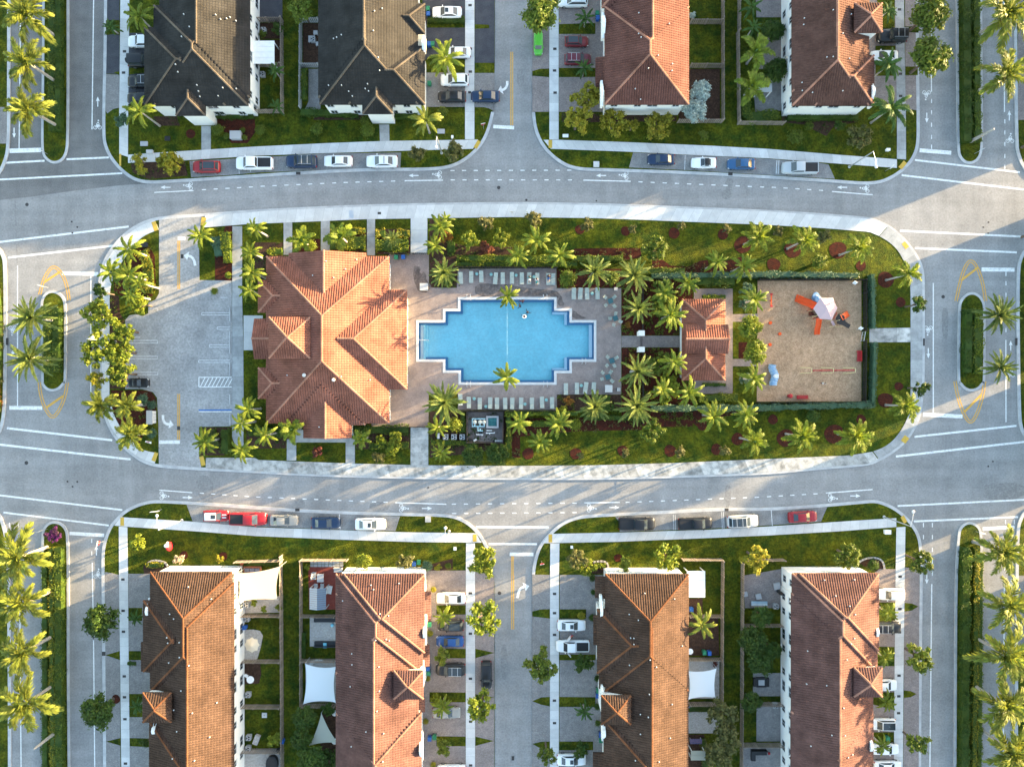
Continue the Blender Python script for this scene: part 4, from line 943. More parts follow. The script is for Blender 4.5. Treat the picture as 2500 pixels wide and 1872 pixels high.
hA = townhouse('long white townhouse with dark slate-coloured roof at upper left corner', t00, [(1380,2160,TOPL,850),(1330,2145,50,915),(1250,1950,240,915),(1520,1775,600,1000)], M_tile_dark, M_cap_dark, flat=True,
   vents=[(1610,150),(1670,270),(1600,350),(1545,585),(1555,640),(1700,735),(1705,780),(1710,820),(1870,815),(1920,755),(2030,755),(1880,150),(1915,180),(1960,165),(1985,148),(2030,170)], wins=[(0,'E',Z2),(1,'E',Z2),(1,'S',(1.5,4.2))])
hB = townhouse('long white townhouse with dark roof and tan sunlit side, second from left', t01, [(540,1400,TOPL,850),(550,1400,-230,905),(800,1460,400,905),(1100,1460,35,295),(920,1180,600,985)], M_tile_dark, M_cap_dark, flat=True,
   vents=[(620,728),(738,735),(795,780),(823,815),(963,725),(940,760),(968,778),(1075,628),(1030,310),(1040,140),(1100,105),(670,335),(700,330),(745,318),(1070,530)], parapets=[(1420,1470,300,430,6.7,1.6)], wins=[(1,'S',(1.5,4.2))])
hC = townhouse('white townhouse with bright orange tiled roof at top centre', t02, [(850,1525,TOPL,800),(800,1527,60,905),(775,1500,-400,70)], M_tile_C, M_cap,
   tower=None, sheds=[(722,830,500,775,3.2,'W',.3)], parapets=[(765,800,670,895,6.6,2.0),(768,826,75,300,6.8,2.2)], vents=[(1090,130),(1085,318),(1105,353),(1170,612),(1068,762),(1120,840),(1355,215),(1250,508),(1380,615),(1385,555)], wins=[(1,'S',(4.4,))])
hD = townhouse('white townhouse with umber brown tiled roof at upper right', t03, [(205,860,TOPL,800),(207,870,-300,915),(400,915,480,915)], M_tile_D, M_cap,
   tower=(745,985,30,285), parapets=[(900,940,660,900,6.6,2.0)], vents=[(325,145),(320,200),(535,120),(620,318),(490,515),(535,520),(308,700),(395,790),(655,778),(710,135),(690,520),(310,770)], wins=[(0,'W',Z2),(1,'W',Z2),(1,'S',(4.4,))])
hE = townhouse('white townhouse with rust brown tiled roof at lower left', t30, [(1345,2022,60,BOTL),(1300,2005,-30,1000),(1240,1850,215,830),(1292,2012,1260,BOTL)], M_tile_E, M_cap_E,
   tower=(1235,1482,1010,1268), sheds=[(1222,1340,575,830,3.4,'W',.3)], parapets=[(1240,1280,215,415,6.6,2.0),(1290,1345,1265,1435,6.6,2.0)], vents=[(1620,105),(1825,205),(1480,325),(1523,360),(1465,520),(1475,565),(1583,553),(1470,745),(1585,680),(1590,972),(1665,750),(1868,1105),(1690,1160),(1815,1392),(1545,1330),(1512,1558),(1705,1570),(1512,1153)], wins=[(0,'E',Z2),(1,'E',Z2),(1,'N',(4.4,))])
hF = townhouse('white townhouse with clay pink tiled roof, second from left below', t31, [(692,1405,150,BOTL),(690,1442,-15,850),(760,1458,-13,670,.25),(692,1430,1185,BOTL)], M_tile_F, M_cap,
   tower=(1190,1447,820,1068), sheds=[(1430,1512,140,400,3.4,'E',.3),(1400,1500,600,785,3.4,'E',.3),(1370,1460,1065,1180,3.4,'E',.3)], parapets=[(1432,1472,375,628,6.6,2.2),(1405,1450,770,940,6.6,1.8),(1400,1440,1400,1640,6.6,2.2)],
   vents=[(990,88),(1015,122),(1232,75),(1085,308),(1158,325),(1135,530),(1160,545),(1050,530),(1075,762),(828,675),(813,962),(1078,970),(1060,1138),(1112,1338),(962,1322),(823,1478),(1108,1572),(740,230),(830,770)], wins=[(1,'N',(4.4,)),(0,'E',(4.2,))])
hG = townhouse('white townhouse with rust brown tiled roof, lower right of centre', t32, [(840,1522,60,BOTL),(805,1525,-12,1000),(735,1350,290,845),(792,1516,1240,BOTL)], M_tile_E, M_cap_E,
   tower=(770,1027,1035,1288), sheds=[(718,830,10,195,3.4,'W',.3),(703,800,345,600,3.4,'W',.3),(752,850,850,978,3.4,'W',.3),(700,800,1530,1800,3.4,'W',.3)], parapets=[(758,796,195,435,6.6,2.2),(770,826,1285,1465,6.6,2.2),(770,800,975,1036,6.6,1.5)],
   vents=[(1010,330),(1083,370),(1020,530),(1047,530),(1045,578),(1178,700),(1012,767),(1173,995),(1102,1180),(1165,1192),(1102,1350),(1058,1575),(1405,205),(1148,155),(1235,765),(1383,1112),(1365,1400),(1260,1580),(1480,622)], wins=[(1,'N',(4.4,)),(0,'E',Z2)])
hH = townhouse('white townhouse with reddish clay roof at lower right', t33, [(200,905,150,BOTL),(207,942,-20,830),(270,955,-18,650,.25),(197,907,1170,BOTL)], M_tile_F, M_cap,
   tower=(740,985,795,1048), parapets=[(935,975,395,605,6.6,2.2),(880,925,1365,1610,6.6,2.4)], vents=[(502,48),(762,45),(575,170),(680,248),(725,318),(725,528),(690,568),(348,658),(655,705),(342,945),(487,932),(620,1112),(635,1350),(525,1350),(372,1475),(715,1530),(668,1545)], wins=[(0,'W',Z2),(1,'W',Z2),(1,'N',(4.4,))])
# rows of the same houses just outside the picture, to the right
def row_house(label, x0, x1, y0, y1, mt):
    rects = [(x0,x1,y0,y1),(x0-14,x1-20,y0+20,y0+260)]
    return townhouse(label, tn, rects, mt, M_cap, group='townhouses')
row_house('townhouse across the right street, beyond the upper right corner', 2625, 2835, -700, 262, M_tile_D)
row_house('townhouse across the right street, beyond the lower right corner', 2640, 2850, 1400, 2300, M_tile_F)
row_house('townhouse across the right street, beside the middle of the block', 2650, 2860, 470, 800, M_tile_E)
row_house('townhouse across the right street, below the middle of the block', 2650, 2860, 890, 1090, M_tile_E)

# ---------------------------------------------------------------- clubhouse
def clubhouse():
    p = .36; ze = 4.2
    R_ = [(90,1150,560,2000),(700-330,1305,850,1706),(285,950,530,1300),(245,945,1300,2015),(412,825,1700,2128),(20,700,765,1045),(20,700,1520,1788)]
    sd = ['WESN','ESN','WE','WES','WE','WNS','WNS']
    pit = [p,p,p,p,p,p,p]
    hips = []
    for r, s_, pp in zip(R_, sd, pit): hips.append(to_hip(t11, (*r, 0, s_, pp), ze))
    rel = t11(600,1260); rel.z = 0
    o = thing('clubhouse', 'large clubhouse with terracotta tiled roof beside the pool', 'building', rel)
    mb = MB()
    for i, h in enumerate(hips): s = .5+.015*i; mb.box(h.x0+s,h.x1-s,h.y0+s,h.y1-s,.05,h.ze-.06-.01*i)
    tw = to_hip(t11, (112,470,1085,1440,0,'WESN',.4), 7.2)
    mb.box(tw.x0+.4,tw.x1-.4,tw.y0+.4,tw.y1-.4,.06,tw.ze-.05)
    mb.build('wall', M_stucco_cream, o, -rel)
    vp = [(lambda q: (q.x,q.y))(t11(x,y,5.5)) for x,y in ((497,727),(773,668),(680,747),(275,1585),(620,610),(862,580),(755,1597),(985,1625),(545,2032))]
    roof_part('roof', o, hips, M_tile_club, M_cap, vp, False, rel)
    roof_part('tower_roof', o, [tw], M_tile_club, M_cap, (), False, rel)
    roof_part('porch_roof', o, [to_hip(t11, (-16,150,1098,1445,0,'NS',.36), 4.0)], M_tile_club, M_cap, (), False, rel)
    for x, y in ((10,1115),(10,1425)):
        c = t11(x,y,3.0); MB().tube([(0,0,-2.95),(0,0,.9)],[.22,.2],10).build('column', M_stucco_cream, o, Vector((c.x,c.y,3.0))-rel)
    for x, y, r in ((428,1585,.3),(680,1625,.28)):
        c = t11(x,y,6.2); z = float(union_z(hips, np.array(c.x), np.array(c.y)))
        MB().lathe((0,0,0),[(r,0),(r,.3),(r*.6,.42)],12).build('roof_vent', M_vent, o, Vector((c.x,c.y,z+.05))-rel)
    for i, side in ((0,'E'),(1,'E'),(2,'N'),(3,'S'),(0,'W')): add_windows(o, rel, hips[i], side, (1.6,), spacing=3.0, inset=.5+.015*i, w=1.4, hgt=1.7)
clubhouse()
def pavilion():
    ze = 3.4
    a = to_hip(t12, (1468,1840,930,1630,0,'WESN',.40), ze); b = to_hip(t12, (1492,1868,1150,1400,0,'NS',.40), ze+1.0)
    rel = t12(1655,1280); rel.z = 0
    o = thing('pavilion', 'small pavilion with three-part terracotta roof between pool and playground', 'building', rel)
    mb = MB(); s = .45
    mb.box(a.x0+s,a.x1-s,a.y0+s,a.y1-s,.05,a.ze-.05); mb.box(b.x0+.5,b.x1-.5,b.y0+.4,b.y1-.4,.06,b.ze-.03)
    cy = (b.y0+b.y1)/2; hw = (b.y1-b.y0)/2-.4
    for x in (b.x0+.35, b.x1-.55): mb.add([(x,cy-hw,b.ze-.05),(x,cy+hw,b.ze-.05),(x,cy,b.ze+.4*hw),(x+.2,cy-hw,b.ze-.05),(x+.2,cy+hw,b.ze-.05),(x+.2,cy,b.ze+.4*hw)],[(0,1,2),(5,4,3),(0,2,5,3),(2,1,4,5)])
    mb.build('wall', M_stucco, o, -rel)
    roof_part('roof', o, [a], M_tile_club, M_cap, (), False, rel)
    roof_part('upper_roof', o, [b], M_tile_club, M_cap, (), False, rel)
    for y in (-3.2, 3.2):
        for x in (a.x0+.25,):
            MB().tube([(0,0,0),(0,0,3.2)],[.18,.16],8).build('column', M_stucco, o, Vector((x,cy+y,.1))-rel)
pavilion()

# ---------------------------------------------------------------- swimming pool
def pool():
    c0 = t11(2160,1290); rel = Vector((c0.x,c0.y,0))
    o = thing('swimming_pool', 'blue swimming pool with stepped corners and pale coping', 'pool', rel)
    ins = offset(POOL, -.42 if True else 0, True)
    ar = sum(POOL[i].x*POOL[(i+1)%len(POOL)].y-POOL[(i+1)%len(POOL)].x*POOL[i].y for i in range(len(POOL)))
    s = 1 if ar > 0 else -1
    def inset(d):
        out = []; n = len(POOL)
        for i in range(n):
            a, b, c = POOL[i-1], POOL[i], POOL[(i+1)%n]
            d1 = (b-a).normalized(); d2 = (c-b).normalized()
            n1 = Vector((-d1.y,d1.x,0))*s; n2 = Vector((-d2.y,d2.x,0))*s
            out.append(b + (n1+n2)*d)
        return out
    I = inset(.42); J = inset(.45)
    mb = MB(); strip(mb, POOL+[POOL[0]], I+[I[0]], .02, .165); cop = mb.build('coping', mat('pool_coping', (.55,.55,.55), (.48,.48,.48), scale=2, fine=.06, fscale=8), o, -rel)
    # basin: tiled waterline band, walls and floor
    Mt = mat('pool_tile_dark', (.030,.085,.22), (.045,.12,.28), scale=8, rough=.3)
    Mp = mat('pool_plaster', (.50,.86,.88), (.58,.90,.91), scale=.35, rough=.6, big=.08, bigscale=.25, fine=.07, fscale=2.5)
    K = inset(.52)
    def wall(A, B, za, zb, name, m):
        n = len(A); v = [(p.x,p.y,za) for p in A]+[(p.x,p.y,zb) for p in B]
        f = [(i,(i+1)%n,n+(i+1)%n,n+i) for i in range(n)]
        if s > 0: f = [q[::-1] for q in f]
        return MB().add(v,f).build(name, m, o, -rel)
    wall(I, J, .15, -.30, 'waterline_tile', Mt); 
    fx = lambda p: -.75-.8*max(0, min(1, (p.x-t11(1500,0).x)/14.0))
    nK = len(K); v = [(p.x,p.y,-.30) for p in J]+[(p.x,p.y,fx(p)) for p in K]; f = [(i,(i+1)%nK,nK+(i+1)%nK,nK+i) for i in range(nK)]
    MB().add(v, [q[::-1] for q in f] if s > 0 else f).build('basin_wall', Mp, o, -rel)
    q = MB().prism(K, 0, 0); q.v = [(x,y,fx(Vector((x,y,0)))) for x,y,z in q.v]; q.build('basin_floor', Mp, o, -rel)
    # broad dark trim ledge under water, as the photograph shows round the edge
    L2 = inset(.80); mb = MB(); strip(mb, J+[J[0]], L2+[L2[0]], -.62, -.40); mb.build('trim_ledge', mat('pool_ledge', (.10,.27,.46), rough=.4), o, -rel)
    # entry steps on the left
    for k in range(4):
        a = t11(1408+k*22+12,1450); b = t11(1408+(k+1)*22+34,1150)
        MB().box(a.x,b.x,a.y,b.y,-1.36,-.32-.22*k).build('step', Mp, o, -rel)
    a = t11(1420,1440); b = t11(1446,1155); MB().box(a.x,b.x,a.y,b.y,-.31,-.22).build('step', mat('pool_step_pale', (.62,.72,.76)), o, -rel)
    for x0,y0,x1,y1 in ((2560,1038,2690,1060),(2560,1522,2690,1542)):
        a = t11(x0,y1); b = t11(x1,y0); MB().box(a.x,b.x,a.y,b.y,-1.36,-.30).build('bench_ledge', mat('pool_bench', (.62,.76,.84)), o, -rel)
    for x0,y0,x1,y1 in ((2665,1040,2687,1150),(2665,1430,2687,1540),(2878,1150,2905,1430)):
        a = t11(x0,y1); b = t11(x1,y0); MB().box(a.x,b.x,a.y,b.y,-1.36,-.28).build('bench_ledge', mat('pool_bench', (.62,.76,.84)), o, -rel)
    for x, y in ((2500,1178),(2500,1405)):
        c = t11(x,y); MB().lathe((0,0,0),[(.16,0),(.16,.02)],12).build('floor_drain', Mt, o, Vector((c.x,c.y,fx(c)+.004))-rel)
    # water
    m = bpy.data.materials.new('pool_water'); m.use_nodes = True; nt = m.node_tree; N = nt.nodes; Lk = nt.links; N.clear()
    out = N.new('ShaderNodeOutputMaterial'); tr = N.new('ShaderNodeBsdfTransparent'); tr.inputs[0].default_value = (.97,.995,1,1); va = N.new('ShaderNodeVolumeAbsorption'); va.inputs['Color'].default_value = (.30,.82,.93,1); va.inputs['Density'].default_value = .19; Lk.new(va.outputs[0], out.inputs['Volume'])
    gl = N.new('ShaderNodeBsdfGlossy'); gl.inputs['Roughness'].default_value = .06; gl.inputs[0].default_value = (1,1,1,1)
    fr = N.new('ShaderNodeFresnel'); fr.inputs[0].default_value = 1.33; mx = N.new('ShaderNodeMixShader')
    nz = N.new('ShaderNodeTexNoise'); nz.inputs['Scale'].default_value = 1.6; nz.inputs['Detail'].default_value = 3; bp = N.new('ShaderNodeBump'); bp.inputs['Strength'].default_value = .6; bp.inputs['Distance'].default_value = .12
    ge = N.new('ShaderNodeNewGeometry'); Lk.new(ge.outputs['Position'], nz.inputs['Vector']); Lk.new(nz.outputs[0], bp.inputs['Height']); Lk.new(bp.outputs[0], gl.inputs['Normal']); Lk.new(bp.outputs[0], fr.inputs['Normal'])
    Lk.new(fr.outputs[0], mx.inputs[0]); Lk.new(tr.outputs[0], mx.inputs[1]); Lk.new(gl.outputs[0], mx.inputs[2]); Lk.new(mx.outputs[0], out.inputs['Surface'])
    
    wp = inset(.435); nw = len(wp); q = MB().prism(wp, -2.4, 0); nb = len(q.v); q.f += [tuple(reversed([i+nw for i in fc])) for fc in q.f if all(i < nw for i in fc)]
    q.build('water', m, o, Vector((-rel.x,-rel.y,-.02)))
    # rope across the pool, ladders
    a = t11(2170,935); b = t11(2170,1650); MB().tube([a+Vector((0,0,.03)),b+Vector((0,0,.03))],[.010,.010],6).build('lane_rope', mat('rope_blue',(.5,.75,.85)), o, -rel)
    for x, y, sg in ((1840,915,-1),(2497,915,-1),(1840,1662,1),(2500,1662,1),(2830,1465,1)):
        c = t11(x,y); q = MB()
        for dx in (-.3,.3):
            q.tube([(dx,sg*-.5,.15),(dx,sg*-.45,.75),(dx,0,.95),(dx,sg*.42,.75),(dx,sg*.45,-.8)],[.04]*5,6)
        for z in (-.2,-.5): q.bar((-.3,sg*.45,z),(.3,sg*.45,z),.06,.04)
        q.build('ladder', M_steel, o, Vector((c.x,c.y,.0))-rel, rot=(0,0,math.pi if False else 0), scale=(1,-1,1))
    a = t11(1385,1285); b = t11(1490,1285); MB().tube([a+Vector((0,0,.2)),a+Vector((.2,0,.95)),b+Vector((0,0,.6)),b+Vector((0,0,-.4))],[.045]*4,6).build('handrail', M_steel, o, -rel)
pool()
# ================================================================ VEGETATION
def frond_mesh(kind, seed, m):
    rng = np.random.RandomState(seed*7+len(kind))
    a0, a1, n, w, fwd, el, bw = {'royal':(26,-50,32,.27,48,0,.044), 'date':(14,-24,34,.17,40,22,.032), 'coco':(22,-58,30,.20,42,-8,.040), 'fox':(25,-55,34,.25,50,0,.042), 'fat':(26,-55,26,.26,62,8,.058)}[kind]
    k = 10; pts = [Vector((0,0,0))]; tans = []
    for i in range(k):
        a = R(a0+(a1-a0)*(i/(k-1))**1.3); T = Vector((math.cos(a), .03*math.sin(seed*3+i*.5), math.sin(a))); tans.append(T)
        pts.append(pts[-1]+T/k)
    tans.append(tans[-1]); mb = MB()
    mb.tube(pts, [.016*(1-.8*i/k) for i in range(k+1)], 4, caps=False)
    for side in (-1, 1):
        for i in range(n):
            t = .10+.90*(i+.5+.3*(rng.rand()-.5))/n; j = min(int(t*k), k-1); f = t*k-j
            p = pts[j].lerp(pts[j+1], f); T = tans[j]; Y = Vector((0,side,0)); U = T.cross(Vector((0,-1,0))).normalized()
            if U.z < 0: U = -U
            ll = w*(math.sin(math.pi*(.10+.86*t)**.75)**.6)*(.85+.3*rng.rand())
            e = R(el+(rng.rand()-.5)*(110 if kind in ('royal','fox') else 26)); fw = R(fwd*(1-.45*t)+(rng.rand()-.5)*12)
            d = (T*math.cos(fw)+(Y*math.cos(e)+U*math.sin(e))*math.sin(fw)).normalized()
            side_v = d.cross(U).normalized()*bw*.5*(.8+.4*rng.rand())
            mid = p+d*ll*.55; tip = p+d*ll-Vector((0,0,1))*ll*(.20 if kind in ('coco','royal') else .12)
            mb.add([p-side_v*.6, p+side_v*.6, mid+side_v, mid-side_v, tip], [(0,1,2,3),(3,2,4)])
    return mb.mesh('frond', m)
FM = {'royal':M_palm_royal,'date':M_palm_date,'coco':M_palm,'fox':M_palm,'fat':M_palm,'dark':M_palm_dark}
PK = {  # fronds, pitch range, trunk radius, crown height
 'royal':(15,(62,-8),.27,7.4), 'date':(30,(72,-22),.26,6.0), 'coco':(14,(54,-12),.17,6.2), 'fox':(14,(60,-12),.17,6.8), 'fat':(9,(55,-2),.20,4.8), 'dark':(11,(60,-10),.12,3.0)}
def palm(kind, t, x, y, r, label, group, z=None, mats=None, seed=None):
    """crown centre as seen in the photo, r its radius in the same units"""
    nf, (p1, p0), tr, zc = PK[kind]; z = z or zc
    vr = random.Random(x*3.1+y*1.7); z += vr.uniform(-.5,.5); r *= vr.uniform(.9,1.1); nf += vr.choice((-2,-1,0,0,1))
    fk = 'coco' if kind == 'dark' else kind
    m = mats or FM[kind]
    px, py = t.n(x, y); c = P(px, py, z); L = r/t.sc/S*(H-z)/H*1.18
    sd = seed if seed is not None else int(px*7+py*3) % 1000
    rng = random.Random(sd)
    o = thing('palm_tree', label, 'palm tree', (c.x, c.y, .1), rng.random()*6.28, group)
    hb = z-.1-L*.10
    def tk():
        mb = MB()
        if kind == 'royal': mb.tube([(0,0,0),(0,0,.5),(0,0,hb*.45),(0,0,hb*.8),(0,0,hb)], [.36,.28,.25,.22,.2], 10)
        elif kind == 'date': mb.tube([(0,0,0),(0,0,.4),(0,0,hb*.8),(0,0,hb)], [.36,.27,.25,.34], 10)
        else: mb.tube([(0,0,0),(0,0,.4),(0,0,hb*.7),(0,0,hb)], [tr*1.5,tr,tr*.8,tr*.7], 8)
        return mb.mesh('trunk', M_trunk, True)
    new('trunk', cached(('ptrunk',kind,round(hb,1)), tk), o)
    if kind in ('royal','fox','fat'):
        new('crownshaft', cached(('shaft',kind), lambda: MB().tube([(0,0,0),(0,0,.5),(0,0,1.0)],[.22,.17,.09],8).mesh('crownshaft', M_shaft, True)), o, (0,0,hb-.15))
    for i in range(nf):
        f = (i+.5)/nf
        me = cached(('frond',fk,i%3,m.name), lambda: frond_mesh(fk, i%3+1, m))
        pit = p1+(p0-p1)*f**.8+rng.uniform(-9,9); sc = L*(.80+.26*f)*rng.uniform(.88,1.1)
        new('frond', me, o, (0,0,hb+.12*(1-f)), (R(rng.uniform(-14,14)), -R(pit), i*2.39996+rng.uniform(-.25,.25)), (sc, sc*rng.uniform(.9,1.1), sc))
    return o
def palm_row(kind, look, region, group, axis, items, z=None, mats=None):
    pos = [it[0].n(it[1], it[2]) for it in items]
    for it, ph in zip(items, ranked(pos, axis)):
        palm(kind, it[0], it[1], it[2], it[3], look+' '+region+ph, group, z, mats)
G1 = 'royal palms on the medians'
palm_row('royal','tall golden royal palm','on the upper left median',G1,1,[(t00,235,130,225),(t00,240,545,225),(t00,250,950,220)])
palm_row('royal','tall golden royal palm','on the lower left median',G1,1,[(t20,160,1500,245),(t30,190,250,235),(t30,200,665,225),(t30,215,1110,245)])
palm_row('royal','tall golden royal palm','on the upper right median',G1,1,[(t03,2060,120,250),(t03,2050,640,220),(t03,1985,-230,220)])
palm_row('royal','tall golden royal palm','on the lower right median',G1,1,[(t23,2020,1450,215),(t33,2065,265,235),(t33,2060,685,245),(t33,2035,1115,235),(t33,2110,1530,245)])
for t, bx, by, lb in ((t30,495,1345,'bare leaning-looking palm trunk without fronds, lower left median'),(t03,1750,1222,'bare palm trunk without fronds, upper right median')):
    b = t(bx,by); o = thing('dead_palm', lb, 'palm tree', (b.x,b.y,.1), group=G1)
    MB().tube([(0,0,0),(0,0,.5),(0,0,3),(0,0,5.6)],[.36,.28,.24,.16],10).build('trunk', M_trunk, o, smooth=True)
G2 = 'date palms'
palm_row('date','big spiky date palm','on the left middle median',G2,1,[(t10,270,1085,178),(t10,250,1440,178)], 5.6)
palm_row('date','spiky date palm','on the right middle median',G2,1,[(t13,2000,1070,150),(t13,2010,1520,145)], 5.6)
palm_row('date','sage green date palm','along the upper pool side',G2,0,[(t11,1625,700,132),(t12,715,690,136),(t12,1062,722,152)])
palm_row('date','sage green date palm','along the lower pool side',G2,0,[(t21,1630,165,150),(t22,715,200,140),(t22,1080,195,150)])
palm_row('date','sage green date palm','in the mulch right of the deck',G2,1,[(t12,1095,1005,140),(t12,1085,1550,132)])
G3 = 'feathery palms'
palm_row('coco','lime feathery palm','overhanging the pool edge',G3,1,[(tF,1097,640,29),(tF,1095,815,29)])
palm_row('coco','lime feathery palm','above the upper pool hedge',G3,0,[(t12,215,420,140),(t12,415,545,130),(t12,45,560,115)])
palm_row('coco','lime feathery palm','below the lower pool hedge',G3,0,[(t22,60,340,115),(t22,400,350,125),(t22,240,505,120)])
palm_row('coco','yellow-lime palm','among the shrubs left of the pavilion, upper half',G3,1,[(t12,1520,785,105),(t12,1320,875,120),(t12,1370,1065,150)])
palm_row('coco','yellow-lime palm','among the shrubs left of the pavilion, lower half',G3,0,[(t12,1400,1470,120),(t22,1300,55,115),(t22,1530,80,125)])
palm_row('coco','lime feathery palm','above the playground hedge',G3,0,[(t12,1770,610,115),(t12,2000,640,125)])
palm_row('coco','lime feathery palm','below the playground hedge',G3,0,[(t22,1745,285,130),(t22,2020,270,120)])
palm_row('coco','lime feathery palm','between the pavilion and the playground',G3,1,[(t12,2095,930,125),(t12,2090,1615,125)])
G4 = 'foxtail palms on the clubhouse lawn'
palm_row('fox','fluffy foxtail palm','on the lawn above the playground',G4,0,[(t12,2125,385,140),(t13,315,420,135),(t13,790,480,145)])
palm_row('fox','fluffy foxtail palm','on the lawn below the playground',G4,0,[(t22,2095,500,125),(t23,300,460,145),(t23,765,460,145)])
palm_row('fox','fluffy foxtail palm','at the right end of the clubhouse block',G4,1,[(t13,1220,710,125),(t23,1195,195,130)])
palm_row('coco','bright lime palm','in the column left of the upper clubhouse',G3,1,[(tkl,740,140,105),(tkl,700,350,110),(tkl,715,530,110),(tkl,690,690,110)])
palm('coco',tkl,250,200,130,'bright lime palm at the upper parking corner',G3)
palm_row('fat','bright lime palm with broad fronds','above the clubhouse roof',G3,0,[(t11,400,425,115),(t11,730,390,125)])
palm('date',t11,1180,410,85,'small spiky palm in the hedged bed by the wide walk',G2,2.5)
palm_row('coco','lime palm','on the upper part of the left island',G3,1,[(t10,1110,500,150),(t10,955,690,125),(t10,1110,720,130),(t10,1200,790,110),(t10,1120,890,100)])
palm_row('royal','golden palm','on the lower part of the left island',G3,1,[(t20,870,185,135),(t20,1090,190,120),(t20,1130,445,150)],5.4)
palm_row('coco','lime palm','at the lower parking corner',G3,0,[(t20,1765,505,115),(t20,2090,575,130)])
palm_row('coco','lime palm','left of the lower clubhouse',G3,1,[(tF,535,885,28),(tF,520,915,27),(tF,572,940,28)])
palm_row('fat','bright lime palm with broad fronds','below the clubhouse roof',G3,0,[(t21,310,395,125),(t21,915,480,95)])
palm_row('coco','lime palm','in the upper left pool bed',G3,1,[(t11,1590,300,110),(t11,1545,470,90),(t11,1640,250,80)],3.2)
palm_row('coco','yellow palm','in the planted bed beside the pool plant',G3,1,[(t21,1570,380,100),(t21,1600,600,100)],3.2)
G5 = 'garden palms beside the houses'
palm_row('coco','green feathery palm','left of the upper left house',G5,1,[(t00,1200,140,150),(t00,1205,960,140)])
palm('dark',t00,960,240,85,'small dark palm at the upper left street edge',G5,2.5)
palm('coco',t01,1640,500,165,'large feathery palm over a white car, right of the second house',G5)
palm('coco',t01,1465,1040,150,'golden feathery palm at the second house corner',G5,mats=M_palm_royal)
palm_row('dark','small palm','in the yard behind the upper left house',G5,1,[(t01,170,620,75),(t01,180,925,80)])
palm_row('dark','small dark palm','on a driveway strip left of the orange-roofed house',G5,1,[(t02,640,155,85),(t02,625,585,95)])
palm_row('dark','dark palm','at the top of the yard behind the umber-roofed house',G5,1,[(t02,2070,60,110),(t02,2085,235,95)],3.5)
palm_row('fat','yellow-green palm with broad fronds','behind the umber-roofed house',G5,1,[(t02,2110,440,150),(t02,2070,745,155)])
palm_row('coco','green palm','beside the driveways of the umber-roofed house',G5,1,[(t03,1030,100,105),(t03,1040,560,130),(t03,1070,930,190)],mats=M_palm_dark)
palm_row('dark','small dark palm','left of the lower left house',G5,1,[(t30,1180,370,75),(t30,1190,1130,85)])
palm_row('coco','small lime palm','on the strips right of the clay-roofed house',G5,1,[(t31,1615,360,95),(t31,1610,1140,100)],3.2)
palm('coco',t32,1640,430,150,'glowing yellow palm in the yard right of the rust-roofed house',G5,5.5,M_palm_royal)
palm('dark',t32,630,1175,80,'small dark palm left of the rust-roofed house',G5)
palm_row('coco','small lime palm','on the strips right of the lower right house',G5,1,[(t33,1040,320,95),(t33,1010,710,95),(t33,1025,1095,95),(t33,990,1475,90)],3.2)

# ---------------------------------------------------------------- broad-leaved trees and shrubs
def leaf_cloud(seed, clumps, n, size, up=.55):
    rng = np.random.RandomState(seed)
    cs = np.array([c for c, r in clumps]); rs = np.array([r for c, r in clumps]); pr = rs**2/np.sum(rs**2)
    k = rng.choice(len(clumps), n, p=pr)
    d = rng.normal(size=(n,3)); d /= np.linalg.norm(d,axis=1)[:,None]
    d[:,2] = np.where(rng.rand(n) < .7, np.abs(d[:,2]), d[:,2])
    rad = rs[k]*np.abs(.35+.62*rng.rand(n)+.22*rng.normal(size=n))
    p = cs[k]+d*rad[:,None]*np.array([1,1,.8])
    nrm = d+rng.normal(size=(n,3))*.55; nrm[:,2] += up; nrm /= np.linalg.norm(nrm,axis=1)[:,None]
    a = np.cross(nrm, rng.normal(size=(n,3))); a /= np.linalg.norm(a,axis=1)[:,None]; b = np.cross(nrm, a)
    s = size*(.6+.8*rng.rand(n))[:,None]
    V = np.stack([p-a*s, p+b*s*.48, p+a*s, p-b*s*.48], 1).reshape(-1,3)
    F = np.arange(n*4).reshape(-1,4)
    return V, F
def crown_mesh(kind, var, m):
    rng = random.Random(var*31+len(kind)); cl = []
    if kind == 'dense':
        for i in range(26):
            a = i*2.4+rng.random(); r = .66*math.sqrt((i+.5)/26); cl.append(((r*math.cos(a)*1.05, r*math.sin(a), .32*(1-r*r*1.6)+rng.uniform(-.1,.12)), rng.uniform(.18,.34)))
        n, s = 3000, .08
    elif kind == 'sparse':
        for i in range(24):
            a = i*2.4+rng.random()*1.6; r = .78*math.sqrt((i+.4)/24)*rng.uniform(.85,1.1); cl.append(((r*math.cos(a), r*math.sin(a), rng.uniform(-.15,.28)), rng.uniform(.10,.27)))
        n, s = 1700, .085
    elif kind == 'bush':
        for i in range(9):
            a = i*2.4; r = .45*math.sqrt(i/9); cl.append(((r*math.cos(a), r*math.sin(a), .35*(1-r)), rng.uniform(.42,.55)))
        n, s = 1300, .10
    else:   # wispy young shrub
        for i in range(8):
            a = i*2.4+rng.random(); r = .62*math.sqrt((i+.3)/8); cl.append(((r*math.cos(a), r*math.sin(a), rng.uniform(0,.5)), rng.uniform(.2,.34)))
        n, s = 620, .125
    V, F = leaf_cloud(var*13+5, cl, n, s)
    return mesh_np('crown', V, F, m), cl
